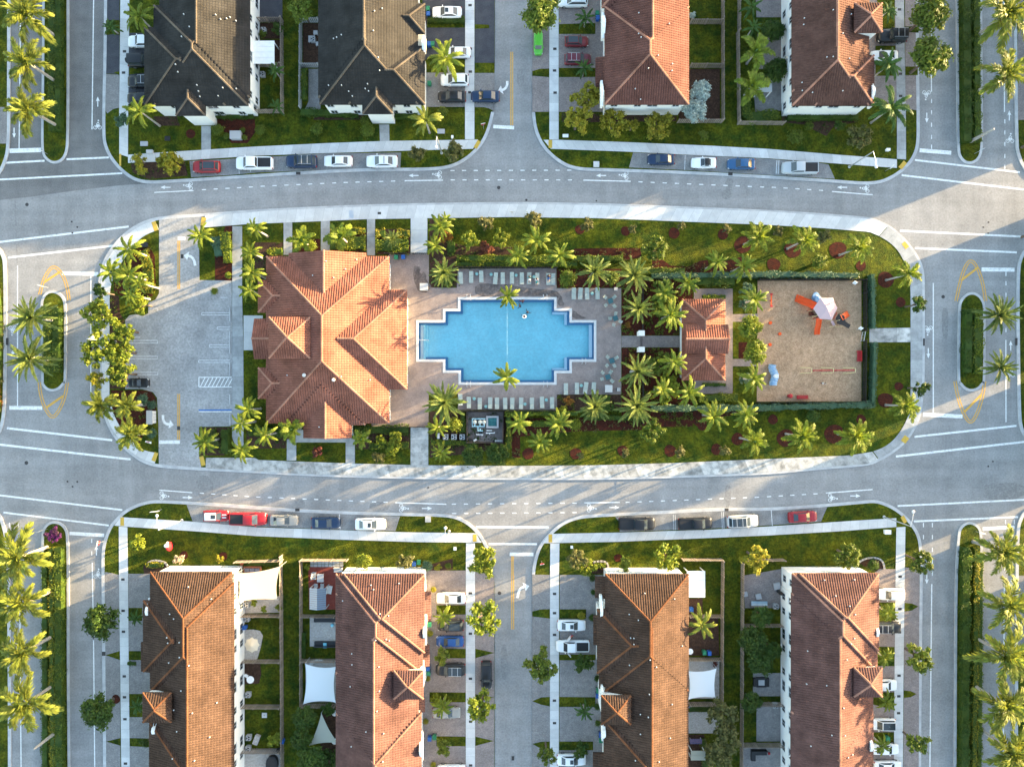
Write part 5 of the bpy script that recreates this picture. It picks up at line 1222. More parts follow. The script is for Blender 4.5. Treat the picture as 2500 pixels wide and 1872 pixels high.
def tree(kind, t, x, y, r, label, group, m, z=None, name='tree', cat='tree', bark=True, squash=1.0):
    px, py = t.n(x, y); rad0 = r/t.sc/S
    z = z if z is not None else {'dense':4.4,'sparse':4.0,'bush':rad0*.55,'wispy':max(.8,rad0*1.0)}[kind]
    c = P(px, py, z); rad = rad0*(H-z)/H*1.08
    var = int(px+py) % 3+1
    base = cached(('crown0',kind,var), lambda: crown_mesh(kind, var, m))
    def withmat():
        me = base[0].copy(); me.materials.clear(); me.materials.append(m); me.name = 'crown'; return me
    me = cached(('crown',kind,var,m.name), withmat)
    rz = (px*1.7+py) % 6.28
    o = thing(name, label, cat, (c.x,c.y,.1), rz, group)
    new('crown', me, o, (0,0,z-.1), None, (rad, rad*squash, rad))
    if bark:
        mb = MB(); h0 = max(.3, (z-.1)*.55); tr = .05+.045*rad
        mb.tube([(0,0,0),(0,0,h0*.5),(0,0,h0)], [tr*1.3,tr,tr*.85], 7)
        for (cx,cy,cz), cr in base[1][::2]:
            mb.tube([(0,0,h0*.95),(cx*rad*.5,cy*rad*squash*.5,(h0+z-.1+cz*rad)/2+.1),(cx*rad,cy*rad*squash,z-.1+cz*rad)], [tr*.6,tr*.35,tr*.12], 5, caps=False)
        mb.build('trunk', M_trunk_b, o)
    return o
def tree_row(kind, look, region, group, axis, items, m, z=None, **kw):
    pos = [it[0].n(it[1], it[2]) for it in items]
    for it, ph in zip(items, ranked(pos, axis)):
        tree(kind, it[0], it[1], it[2], it[3], look+' '+region+ph, group, m, z, **kw)
T1 = 'street trees'
tree('dense',t02,245,140,168,'dense tree over the green van, top of the middle street',T1,M_leaf_mid,5.2,squash=1.15)
tree_row('dense','dense round dark tree','along the upper right street',T1,1,[(t03,1385,125,185),(t03,1385,510,190)],M_leaf_mid,5.2)
tree_row('dense','dark round tree','beside the lower left street',T1,1,[(t30,880,385,165),(t30,852,1165,165)],M_leaf_dark,4.4)
tree_row('sparse','lime leafy tree','in the row right of the clay-roofed house',T1,1,[(t21,1950,1530,150),(t31,1980,370,165),(t31,1945,1130,145)],M_leaf_lime,4.6)
tree_row('sparse','olive leafy tree','beside the sidewalk left of the rust-roofed house',T1,1,[(t32,265,770,165),(t32,300,1560,90)],M_leaf_mid,4.4)
tree_row('sparse','leafy tree','beside the lower right street',T1,1,[(t23,1315,1535,115),(t33,1310,715,138),(t33,1290,1460,112)],M_leaf_mid,4.2)
T2 = 'trees in the house gardens'
tree('sparse',t01,400,90,120,'bright green tree at the top between the two dark roofs',T2,M_leaf_mid,4.0)
tree_row('sparse','golden bushy tree','left of the orange-roofed house',T2,1,[(t02,640,840,150),(t02,560,1050,135)],M_leaf_gold,3.6)
tree_row('sparse','golden bushy shrub','below the orange-roofed house',T2,0,[(t02,865,1065,130),(t02,1040,1085,65),(t02,1270,1095,135)],M_leaf_gold,2.4)
tree_row('dense','silvery grey tree','behind the orange-roofed house',T2,1,[(t02,1620,800,105),(t02,1575,955,118)],M_leaf_silver,3.0)
tree('wispy',t02,1552,140,40,'small silvery shrub at the orange-roofed house, near the top',T2,M_leaf_silver)
tree_row('dense','dark shrub tree','behind the umber-roofed house',T2,1,[(t03,30,270,105),(t03,60,630,112)],M_leaf_dark,2.6)
tree_row('bush','round lime shrub','below the umber-roofed house',T2,0,[(t03,240,1190,78),(t03,350,1095,48)],M_leaf_mid)
tree('sparse',t03,790,1180,120,'dark olive shrub below the umber-roofed house',T2,M_leaf_olive,1.8)
tree('wispy',t03,610,1090,60,'dark low shrub under the umber-roofed house wall',T2,M_leaf_dark)
tree_row('dense','green dark tree','crowding the lower left back yards',T2,1,[(t31,425,1230,115),(t31,405,1400,105),(t31,480,1570,140)],M_leaf_dark,2.8)
tree_row('sparse','green bush','beside the triangular sail',T2,1,[(t31,632,1150,70),(t31,620,1580,110)],M_leaf_dark,2.0)
tree('wispy',t31,165,1410,75,'lime bush in the lower left yards by a blue bin',T2,M_leaf_lime)
tree_row('sparse','shaggy olive tree','filling the lower middle back yards',T2,1,[(t32,1805,1210,150),(t32,1835,1400,140),(t32,1790,1570,150)],M_leaf_olive,3.4)
tree_row('dense','dark tree','filling the lower right back yards',T2,1,[(t32,2150,350,105),(t32,2070,560,140),(t32,2130,740,125),(t32,2065,1085,100),(t33,40,640,85)],M_leaf_dark,2.8)
tree('sparse',t22,560,1520,95,'olive tree above the rust-roofed house',T2,M_leaf_olive,3.2)
tree('sparse',t22,650,1590,85,'lime shrub beside the olive tree above the rust-roofed house',T2,M_leaf_lime,2.2)
tree('wispy',t22,975,1555,72,'small dark-leaved tree with mulch ring above the rust-roofed house',T2,M_leaf_mid,2.4)
tree('sparse',t22,1345,1500,130,'lime golden tree at the rust-roofed house corner',T2,M_leaf_lime,3.6)
tree('sparse',t22,2095,1500,135,'lime golden tree between the two lower right houses',T2,M_leaf_gold,3.6)
tree('sparse',t23,680,1480,125,'green tree above the lower right house',T2,M_leaf_mid,3.4)
tree('bush',t21,940,1525,80,'lime round tree above the clay-roofed house',T2,M_leaf_lime,2.4)
tree('wispy',t21,1290,1530,85,'olive wispy tree above the clay-roofed house',T2,M_leaf_olive,2.4)
tree('wispy',t20,1200,1370,90,'lime shrub on the lawn by the lower left corner',T2,M_leaf_lime,1.2)
tree('wispy',t20,1550,1515,55,'pale pinkish shrub beside a mulch ring, lower left lawn',T2,M_leaf_pale,1.2)
tree('wispy',t20,1900,1510,48,'yellow shrub beside a mulch ring, lower left lawn',T2,M_leaf_gold,1.2)
tree('wispy',t32,620,745,105,'green shrub beside the white pickup with open doors',T2,M_leaf_dark,1.8)
tree('wispy',t32,600,1500,90,'dark shrub on the lowest strip left of the rust-roofed house',T2,M_leaf_dark,1.6)
tree_row('wispy','leafy green shrub','on a strip right of the clay-roofed house',T2,1,[(t31,1610,690,85),(t31,1620,1475,85)],M_leaf_mid,2.0)
tree('wispy',t31,1560,1070,70,'low lime shrub at a small palm right of the clay-roofed house',T2,M_leaf_lime,.9)
T3 = 'trees of the clubhouse grounds'
tree_row('sparse','yellow-green airy tree','along the left parking island',T3,1,[(t10,850,1085,170),(t10,1065,1200,118),(t10,860,1385,170),(t10,1045,1385,122),(t10,1050,1575,142)],M_leaf_lime,4.6)
tree('sparse',t10,1190,965,100,'green tree at the top of the left parking stalls',T3,M_leaf_lime,4.4)
tree('wispy',t10,870,865,80,'dark wispy tree on the left island sidewalk',T3,M_leaf_dark,4.0)
tree('wispy',t20,850,-30,95,'tan golden tree on the left island',T3,M_leaf_gold,4.0)
tree('sparse',t12,1235,485,120,'leafy lime tree on the upper lawn of the clubhouse block',T3,M_leaf_mid,3.6)
tree('sparse',t22,1220,420,122,'leafy lime tree on the lower lawn of the clubhouse block',T3,M_leaf_mid,3.6)
tree_row('dense','bright green tree','at the playground edge',T3,1,[(t12,2055,1170,115),(t12,2090,1390,118)],M_leaf_lime,4.2)
tree_row('dense','dark leafy tree','below the pool plant',T3,0,[(t21,1870,620,105),(t21,2090,610,112)],M_leaf_dark,2.8)
tree_row('wispy','olive young tree','on the upper lawn beside the top sidewalk',T3,0,[(t11,1985,280,85),(t12,190,250,95),(t12,645,295,75),(t12,1040,325,50),(t12,1462,300,48),(t12,1850,325,52),(t13,90,345,55),(t13,480,390,70)],M_leaf_olive,2.2)
tree_row('sparse','yellow-green small tree','above the upper pool hedge',T3,0,[(t11,1840,420,90),(t11,2125,410,92)],M_leaf_lime,2.8)
tree_row('wispy','pale young tree','beside a mulch ring on the lower lawn',T3,0,[(t22,590,625,42),(t22,980,600,50),(t22,1450,590,60),(t22,1835,575,62)],M_leaf_olive,2.0)
tree_row('wispy','dark small tree','over the right sidewalk of the clubhouse block',T3,1,[(t13,1290,975,90),(t23,1312,40,85)],M_leaf_dark,3.6)
tree_row('bush','clipped round bush','on the lawn above the playground',T3,0,[(t13,425,610,80)],M_leaf_mid)
tree_row('bush','clipped round bush','on the lawn below the playground',T3,0,[(t23,375,282,70)],M_leaf_dark)
tree_row('bush','round green bush','behind the second lounger row',T3,0,[(t12,475,750,88),(t12,868,742,70)],M_leaf_mid)
tree('bush',t22,545,348,64,'round lime bush below the lower hedge',T3,M_leaf_lime)
tree('bush',t21,1712,350,75,'round lime bush left of the pool plant',T3,M_leaf_lime)
tree_row('sparse','lime shrub','below the clubhouse beside the wide walk',T3,0,[(t21,1075,500,60),(t21,1195,480,80),(t21,1172,585,58)],M_leaf_lime,1.6)
tree('wispy',t21,1060,640,72,'olive shrub near the lower clubhouse sidewalk',T3,M_leaf_olive,1.4)
tree('wispy',t21,530,590,60,'dark red-leaved shrub on the lower clubhouse lawn',T3,M_leaf_red,.8)
tree_row('sparse','mottled shrub','right of the pavilion terrace, upper',T3,1,[(t12,2020,840,70),(t12,2015,980,62)],M_leaf_teal,1.4)
tree('sparse',t12,2010,1620,60,'mottled shrub right of the pavilion terrace, lower',T3,M_leaf_teal,1.4)
tree('sparse',t12,1310,1010,110,'dense lime shrub mass left of the pavilion, upper',T3,M_leaf_mid,2.0)
tree('sparse',t12,1290,860,120,'dark leafy shrub mass above the pavilion palms',T3,M_leaf_dark,2.0)
tree('sparse',t12,1290,1480,120,'dense lime shrub mass left of the pavilion, middle',T3,M_leaf_mid,2.0)
tree('sparse',t12,1340,1700,130,'dense lime shrub mass left of the pavilion, lower',T3,M_leaf_lime,2.0)
tree('wispy',t12,1000,1150,36,'small orange shrub in the mulch above the paver path',T3,M_leaf_orange,.6)
tree('wispy',t12,1040,1435,48,'small orange shrub in the mulch below the paver path',T3,M_leaf_orange,.6)
tree('wispy',t22,490,150,52,'orange-leaved shrub behind the lower right loungers',T3,M_leaf_orange,.8)
tree('wispy',t22,440,215,40,'golden wispy shrub behind the lower right loungers',T3,M_leaf_gold,.9)
tree('wispy',t11,1640,390,70,'rusty dead-leaved shrub in the upper left pool bed',T3,M_leaf_orange,1.0)
tree('sparse',t20,475,1300,72,'magenta flowering bush on the tip of the lower left median',T3,M_leaf_magenta,1.0,squash=1.2)
tree('bush',t11,480,470,62,'round lime shrub by the second upper walk',T3,M_leaf_lime)
tree('wispy',t11,1985,500,80,'reddish bare shrub above the upper hedge',T3,M_leaf_red,.7)
T4 = 'shrubs at the picture corners and islands'
tree_row('wispy','golden feathery shrub','at the upper left street corner',T4,0,[(t00,1215,1390,80),(t00,1230,1470,65),(t00,1400,1400,70),(t00,1500,1420,125)],M_leaf_gold,1.3)
tree_row('wispy','green shrub','on the corner verge below the second house',T4,0,[(t01,1395,1330,85),(t01,1710,1310,110)],M_leaf_olive,1.8)
tree_row('bush','small shrub','on the lawn below the upper left houses',T4,0,[(t01,40,1130,55),(t01,535,1120,65),(t01,945,1050,50),(t01,975,1130,70)],M_leaf_mid)
tree('bush',t01,1610,970,55,'low round shrub by the golden palm below the second house',T4,M_leaf_mid)
tree_row('bush','low clipped shrub','round the grey utility box',T4,0,[(t00,1890,1130,60),(t00,1960,1180,35),(t00,2100,1130,30),(t00,2110,1190,30)],M_leaf_mid)
tree('wispy',t00,1060,1040,75,'grey-green wispy shrub over the upper left sidewalk',T4,M_leaf_teal,1.8)
tree_row('bush','pale green rounded shrub','by the white letter boxes',T4,1,[(tlj,480,400,55),(tlj,545,440,42),(tlj,545,660,45)],M_leaf_teal)
tree('bush',tkl,380,700,38,'small clipped shrub in the parking lot',T4,M_leaf_lime)
tree('bush',tkl,505,560,36,'small lime shrub below the parking hedge',T4,M_leaf_lime)
tree('wispy',t02,1650,1180,60,'small shrub on the lawn below the back yard fence',T4,M_leaf_mid,.8)
tree('wispy',t30,1260,1440,50,'dark shrub at the lowest strip of the lower left house',T4,M_leaf_dark,1.0)
tree_row('bush','golden small bush','by a driveway right of the clay-roofed house',T4,1,[(t31,1535,120,32),(t31,1505,500,34),(t31,1485,890,28),(t31,1470,1255,30),(t31,1535,1630,30)],M_leaf_gold)
tree_row('bush','dark small bush','by a driveway left of the rust-roofed house',T4,1,[(t32,695,20,38),(t32,705,145,30),(t32,690,360,38),(t32,735,890,34),(t32,740,1130,36),(t32,740,1270,32)],M_leaf_dark)
tree('bush',t32,595,342,42,'yellow clipped bush beside the white sedan',T4,M_leaf_gold)
tree('bush',t33,940,650,40,'golden bush on a strip right of the lower right house',T4,M_leaf_gold)
tree('wispy',t21,1575,1590,40,'golden shrub in the dark bed above the clay-roofed house',T4,M_leaf_gold,.6)
tree('bush',t21,1660,1570,32,'small lime shrub in the dark bed above the clay-roofed house',T4,M_leaf_mid)
tree('bush',t21,1480,1575,55,'grey-green shrub by the bins above the clay-roofed house',T4,M_leaf_teal)
tree('bush',t23,900,1560,62,'dark rounded shrub in the stone-edged bed, lower right house',T4,M_leaf_dark)
tree_row('wispy','planted green shrub','in the first yard of the lower left house',T4,0,[(ty1,255,510,45),(ty1,360,575,45),(ty1,510,560,45)],M_leaf_lime,.9)
tree('wispy',ty1,810,140,40,'lime shrub at the red patio corner',T4,M_leaf_lime,1.0)
tree('wispy',t01,60,300,45,'lime shrub behind the upper left house',T4,M_leaf_mid,.8)
tree('wispy',t01,190,250,70,'green shrub by the yard fence behind the upper left house',T4,M_leaf_dark,1.2)
tree('wispy',t32,1755,760,34,'dark red shrub at the lower white shade sail',T4,M_leaf_red,.8)
tree('dense',tdy,690,230,75,'dark green shrub mass at the wall behind the umber-roofed house, upper',T2,M_leaf_dark,2.0)
tree('dense',tdy,710,490,70,'dark green shrub mass at the wall behind the umber-roofed house, lower',T2,M_leaf_dark,2.0)
# off-picture street trees to the right, whose shade falls into the view
for i, (x, y, r, z) in enumerate(((2560,330,46,6.0),(2600,860,44,6.0),(2570,1140,40,5.5),(2590,1290,40,5.5),(2560,560,38,6))):
    tree('dense',tn,x,y,r,'street tree beyond the right picture edge'+(', topmost one',', fourth from the top',', fifth from the top',', lowest one',', second from the top')[i],T1,M_leaf_mid,z)

# ---------------------------------------------------------------- hedges
def hedge(pts, w, h, label, m, dens=46, leaf=.13, z0=.1, bumpy=.2, group='hedges', cat='hedge', name='hedge'):
    pl = [Vector((p[0],p[1],0)) for p in pts]; L = plen(pl); c0 = sum(pl, Vector())/len(pl)
    o = thing(name, label, cat, (c0.x,c0.y,z0), group=group)
    pl = [p-c0 for p in pl]
    n = max(2, int(L/.8)); q = resample(pl, n); mb = MB()
    strip(mb, offset(q, w*.40), offset(q, -w*.40), 0, h*.86)
    mb.build('core', M_leaf_dark if m is not M_leaf_teal else m, o)
    rng = np.random.RandomState(int(abs(c0.x*13+c0.y*7)) % 9999)
    N = int(L*(w+h*1.1)*dens); fine = resample(pl, max(20, int(L*6))); A = np.array([(p.x,p.y) for p in fine]); T = np.gradient(A, axis=0); T /= np.linalg.norm(T,axis=1)[:,None]+1e-9; Nn = np.stack([-T[:,1],T[:,0]],1)
    i = rng.randint(0, len(A), N); u = rng.uniform(-1,1,N); top = rng.rand(N) < w/(w+h*1.1)
    ph = rng.rand(4)*6
    edge = .5*w*(1+bumpy*np.sin(i*.35+ph[0])+bumpy*np.sin(i*.13+ph[1]))
    off = np.where(top, u*edge, np.sign(u)*edge*(.9+.15*rng.rand(N))); zz = np.where(top, h*(.86+.2*rng.rand(N)+bumpy*np.sin(i*.23+ph[2])), h*rng.rand(N))
    p = np.stack([A[i,0]+Nn[i,0]*off+rng.normal(size=N)*.05, A[i,1]+Nn[i,1]*off+rng.normal(size=N)*.05, zz],1)
    nr = rng.normal(size=(N,3))*.6; nr[:,2] += .9; nr /= np.linalg.norm(nr,axis=1)[:,None]
    a = np.cross(nr, rng.normal(size=(N,3))); a /= np.linalg.norm(a,axis=1)[:,None]; b = np.cross(nr,a); s = leaf*(.6+.8*rng.rand(N))[:,None]
    V = np.stack([p-a*s,p+b*s*.5,p+a*s,p-b*s*.5],1).reshape(-1,3)
    new('foliage', mesh_np('foliage', V, np.arange(N*4).reshape(-1,4), m), o)
def hd(t, txt, w, h, label, m, **kw): hedge(t.l(txt), w/t.sc/S, h, label, m, **kw)
hd(t12,'-470 585 380 588',48,1.3,'bright clipped hedge, upper of the pair above the pool',M_leaf_lime)
hd(t12,'-480 632 560 632',38,.9,'bright clipped hedge, lower of the pair above the pool',M_leaf_lime)
hd(t12,'520 590 950 585',46,1.3,'hedge continuing right above the pool',M_leaf_mid)
hd(t12,'1130 695 1480 690',46,1.2,'clipped hedge right of the big date palm',M_leaf_mid)
hd(t12,'1200 738 2212 725 2950 735',44,1.6,'grey-green hedge along the top of the playground',M_leaf_teal)
hd(t13,'868 725 878 1185',26,1.6,'grey-green hedge right of the playground, upper part',M_leaf_teal)
hd(t13,'888 1305 880 1656 870 1850',26,1.6,'grey-green hedge right of the playground, lower part',M_leaf_teal)
hd(t22,'1190 212 1700 212 2212 205 3090 180',44,1.6,'grey-green hedge along the bottom of the playground',M_leaf_teal)
hd(t22,'-60 260 560 258',36,1.0,'lime hedge below the lower loungers',M_leaf_lime)
hd(t22,'0 345 520 345',46,1.0,'dark hedge below the lower loungers',M_leaf_mid)
hd(t22,'620 290 1180 300',36,1.0,'dark hedge below the lower date palms',M_leaf_dark)
hd(t22,'780 105 780 235',150,1.2,'dark clipped hedge block behind the lower right loungers',M_leaf_dark)
hd(t12,'1640 910 1835 910',26,.7,'small lime hedge above the pavilion roof',M_leaf_lime)
hd(t22,'1640 10 1835 10',26,.7,'small dark hedge below the pavilion roof',M_leaf_dark)
hd(t22,'1600 130 1935 120',60,1.0,'hedge along the lower end of the pavilion terrace',M_leaf_mid)
hd(t12,'1560 770 1905 770',100,1.2,'dark hedge above the pavilion terrace',M_leaf_dark)
hd(t11,'660 345 950 345',38,.9,'lime hedge in the bed above the clubhouse',M_leaf_gold)
hd(t11,'650 450 950 450',130,.8,'dense lime shrubs in the bed above the clubhouse',M_leaf_lime)
hd(t11,'1045 370 1120 370',70,.9,'golden hedge piece in the bed by the wide walk, left',M_leaf_gold)
hd(t11,'1225 365 1330 365',60,.9,'golden hedge piece in the bed by the wide walk, right',M_leaf_gold)
hd(t11,'1045 470 1320 470',120,.8,'lime shrubs in the bed by the wide walk',M_leaf_lime)
hd(t11,'110 525 235 525',50,.8,'small lime hedge by the first upper walk',M_leaf_lime)
hd(t10,'1965 360 1985 620',70,1.2,'lime hedge between the upper parking corner and the sidewalk',M_leaf_lime)
hd(t10,'1880 400 1905 560',80,.8,'grey-green shrubs beside the upper parking hedge',M_leaf_teal)
hd(t10,'1240 520 1290 640 1300 760 1290 880',90,.7,'mottled flowering shrubs on the left island',M_leaf_gold)
hd(t20,'1840 400 1880 560',80,.8,'mottled shrubs at the lower parking corner',M_leaf_olive)
hd(t20,'1965 400 1960 600',70,1.0,'dark hedge at the lower parking corner',M_leaf_dark)
hd(t21,'-40 410 250 420',80,.9,'dark hedge left of the lower porch',M_leaf_dark)
hd(t21,'860 400 1320 395',70,.9,'dark hedge right of the lower porch',M_leaf_dark)
hd(t21,'990 540 1320 530',50,.7,'low hedge below the clubhouse by the wide walk',M_leaf_mid)
hd(t21,'1520 505 1800 510 1920 545',46,.8,'clipped hedge below the air conditioners',M_leaf_mid)
hd(t21,'1790 250 1790 420',40,1.0,'hedge left of the pool plant',M_leaf_mid)
hd(t22,'-30 260 -30 560',40,1.0,'hedge right of the pool plant',M_leaf_mid)
hd(t11,'1660 490 1720 490',110,1.2,'dark clipped block in the upper left pool bed',M_leaf_dark)
hd(t11,'1560 730 1700 780',120,.5,'dark ground cover under the upper left date palm',M_leaf_dark)
hd(t00,'475 -300 475 1150',60,1.0,'left long hedge on the upper left median',M_leaf_mid)
hd(t00,'535 -300 535 1150',60,1.2,'right long hedge on the upper left median',M_leaf_dark)
hd(t30,'470 -250 478 800 485 1900',40,1.0,'left long hedge on the lower left median',M_leaf_gold)
hd(t30,'535 -250 540 800 545 1900',70,1.2,'right long hedge on the lower left median',M_leaf_mid)
hd(t30,'410 -200 415 1900',50,.9,'low dark hedge at the edge of the lower left median',M_leaf_dark)
hd(t10,'440 1010 440 1560',80,1.0,'left hedge on the left middle median',M_leaf_mid)
hd(t10,'515 1010 515 1560',70,1.2,'right hedge on the left middle median',M_leaf_dark)
hd(t03,'1680 -300 1690 1240',80,1.2,'left long hedge on the upper right median',M_leaf_dark)
hd(t03,'1770 -300 1785 1240',60,1.0,'right long hedge on the upper right median',M_leaf_mid)
hd(t13,'1700 1020 1695 1560',70,1.2,'left hedge on the right middle median',M_leaf_dark)
hd(t13,'1785 1020 1785 1570',80,1.0,'right hedge on the right middle median',M_leaf_lime)
hd(t33,'1680 -250 1665 1900',70,1.2,'left long hedge on the lower right median',M_leaf_dark)
hd(t33,'1775 -250 1750 1900',40,1.0,'right long hedge on the lower right median',M_leaf_gold)
hd(t33,'1815 -200 1800 1900',40,.8,'low edge hedge on the lower right median',M_leaf_mid)
hd(t10,'-20 850 5 1200 -10 1650',70,.9,'mottled hedge at the left picture edge',M_leaf_olive)
hd(t20,'-20 0 -10 240',60,.9,'mottled hedge at the left picture edge, lower piece',M_leaf_orange)
hd(t01,'400 985 890 1000',60,.9,'dark hedge below the second house, left of its porch',M_leaf_dark)
hd(t01,'1200 1010 1400 1010',70,.9,'dark hedge below the second house, right of its porch',M_leaf_dark)
hd(t01,'1490 190 1800 190',50,.8,'dark hedge between driveways of the second house',M_leaf_dark)
hd(t01,'430 620 430 880',46,1.2,'tall dark hedge inside the second house yard fence',M_leaf_mid)
hd(t00,'1880 1010 2200 1015',50,.8,'dark hedge under the upper left house wall',M_leaf_dark)
hd(tdy,'450 640 470 860 560 870 700 850',80,1.2,'green hedge wrapping the yard behind the umber-roofed house',M_leaf_mid)
hd(t03,'160 1030 760 1030',44,.8,'dark hedge under the umber-roofed house wall',M_leaf_dark)
hd(t30,'1180 755 1110 755',30,.3,'low border by the lower left driveways',M_leaf_dark)
hd(ty1,'160 100 530 90 520 380',70,.25,'dark ground cover inside the cream sail yard fence',M_leaf_dark,group='ground covers')
hd(t32,'1530 1130 1700 1130',70,.6,'dark planted strip below the lower white sail',M_leaf_dark)
hd(t32,'1640 1400 1660 1640',50,.8,'olive hedge beside the rust-roofed house wall',M_leaf_olive)
hd(t31,'420 480 420 700',30,.8,'dark hedge left of the pale grey patio',M_leaf_dark)
hd(t22,'720 1565 805 1565',36,.7,'lime clipped hedge at the rust-roofed house corner',M_leaf_lime)
hd(t20,'1280 1560 1420 1560',36,.7,'lime clipped hedge at the lower left house corner',M_leaf_gold)

# low plants scattered over the mulch beds
def ground_cover(polys, dens, m, label, size=.2):
    rng = np.random.RandomState(len(label)); PP = []
    for poly in polys:
        xs = np.array([p.x for p in poly]); ys = np.array([p.y for p in poly])
        n = int((xs.max()-xs.min())*(ys.max()-ys.min())*dens); q = np.stack([rng.uniform(xs.min(),xs.max(),n), rng.uniform(ys.min(),ys.max(),n)],1)
        ins = np.zeros(n,bool); j = len(poly)-1
        for i in range(len(poly)):
            c = ((ys[i]>q[:,1])!=(ys[j]>q[:,1]))&(q[:,0]<(xs[j]-xs[i])*(q[:,1]-ys[i])/(ys[j]-ys[i]+1e-9)+xs[i]); ins ^= c; j = i
        q = q[ins]; q = q[np.sin(q[:,0]*1.7+1)*np.sin(q[:,1]*2.1)+.5*np.sin(q[:,0]*.7+q[:,1]*.9) > -.15]; PP.append(q)
    q = np.concatenate(PP); k = 7; n = len(q)*k; p = np.repeat(q,k,0)+rng.normal(size=(n,2))*.14
    z = .16+.16*rng.rand(n); p = np.concatenate([p,z[:,None]],1)
    nr = rng.normal(size=(n,3))*.7; nr[:,2] += .9; nr /= np.linalg.norm(nr,axis=1)[:,None]; a = np.cross(nr,rng.normal(size=(n,3))); a /= np.linalg.norm(a,axis=1)[:,None]; b = np.cross(nr,a); s = size*(.4+.6*rng.rand(n))[:,None]
    V = np.stack([p-a*s,p+b*s*.45,p+a*s,p-b*s*.45],1).reshape(-1,3)
    new('ground_cover', mesh_np('ground_cover',V,np.arange(n*4).reshape(-1,4),m), label=label, cat='ground cover', kind='stuff')
bed = {b[3]: b[1] for b in BEDS}
ground_cover([bed[k] for k in ('mulch bed behind the second row of loungers','mulch bed of date palms above the paver path','mulch bed of date palms below the paver path','dark bed behind the lower right loungers')],4.5,M_leaf_mid,'mixed green ground cover under the date palms')
ground_cover([bed[k] for k in ('red mulch bed along the upper hedge','red mulch bed curving along the playground hedge','red mulch bed below the lower hedge','mulch strip below the playground hedge')],2.2,M_leaf_olive,'straggling olive ground cover along the pool hedges')
ground_cover([bed[k] for k in ('dark planted bed left of the upper lawn','dark bed round the pool plant','dark bed right of the lower porch','dark bed left of the lower porch','dark bed at the upper left clubhouse corner','bed with hedges left of the wide walk')],2.4,M_leaf_dark,'dark leafy ground cover in the clubhouse beds')
ground_cover([bed[k] for k in ('red mulch bed of the left island','mulch bed of the lower left island','narrow bed beside the left parking stalls','bed at the lower parking corner')],2.2,M_leaf_mid,'leafy ground cover on the parking islands')
ground_cover([bed[k] for k in ('dark bed below the upper left house','dark bed below the second house','dark bed below the orange-roofed house','dark bed below the umber-roofed house','bed under golden shrubs at the upper left corner')],2.0,M_leaf_dark,'dark leafy ground cover below the upper houses')
# ================================================================ VEHICLES
def paint(name, c, metal=.0): return mat('paint_'+name, c, rough=.35, metal=metal, spec=.3, coat=.25 if max(c) < .1 else .5)
PAINT = {'white':(.74,.75,.76),'silver':(.42,.44,.46),'grey':(.27,.27,.26),'black':(.014,.015,.018),'navy':(.012,.030,.075),'blue':(.02,.085,.20),'red':(.28,.012,.018),'darkred':(.17,.012,.016),'maroon':(.12,.010,.022),'green':(.10,.42,.05),'bluebright':(.012,.06,.22),'beige':(.30,.28,.25)}
# station lists: x (rear - .. front +), half width factor, top height
KIND = {
 'sedan':dict(L=4.75,W=1.84,deck=.98,hood=.92,roof=1.45,xr0=-1.75,xr1=-1.0,xf1=.30,xf0=1.05),
 'hatch':dict(L=4.15,W=1.80,deck=1.0,hood=.95,roof=1.52,xr0=-1.95,xr1=-1.60,xf1=.25,xf0=.95),
 'suv':dict(L=4.75,W=1.92,deck=1.05,hood=1.08,roof=1.72,xr0=-2.22,xr1=-1.90,xf1=.35,xf0=1.10),
 'pickup':dict(L=5.75,W=2.0,deck=1.15,hood=1.15,roof=1.85,xr0=-.55,xr1=-.40,xf1=.95,xf0=1.65),
 'roadster':dict(L=4.1,W=1.76,deck=.92,hood=.86,roof=1.28,xr0=-1.15,xr1=-.75,xf1=-.05,xf0=.60),
 'jeep':dict(L=4.3,W=1.88,deck=1.1,hood=1.12,roof=1.80,xr0=-1.95,xr1=-1.90,xf1=.30,xf0=.55),
 'van':dict(L=4.1,W=1.72,deck=1.05,hood=1.02,roof=1.70,xr0=-1.98,xr1=-1.88,xf1=.75,xf0=1.25)}
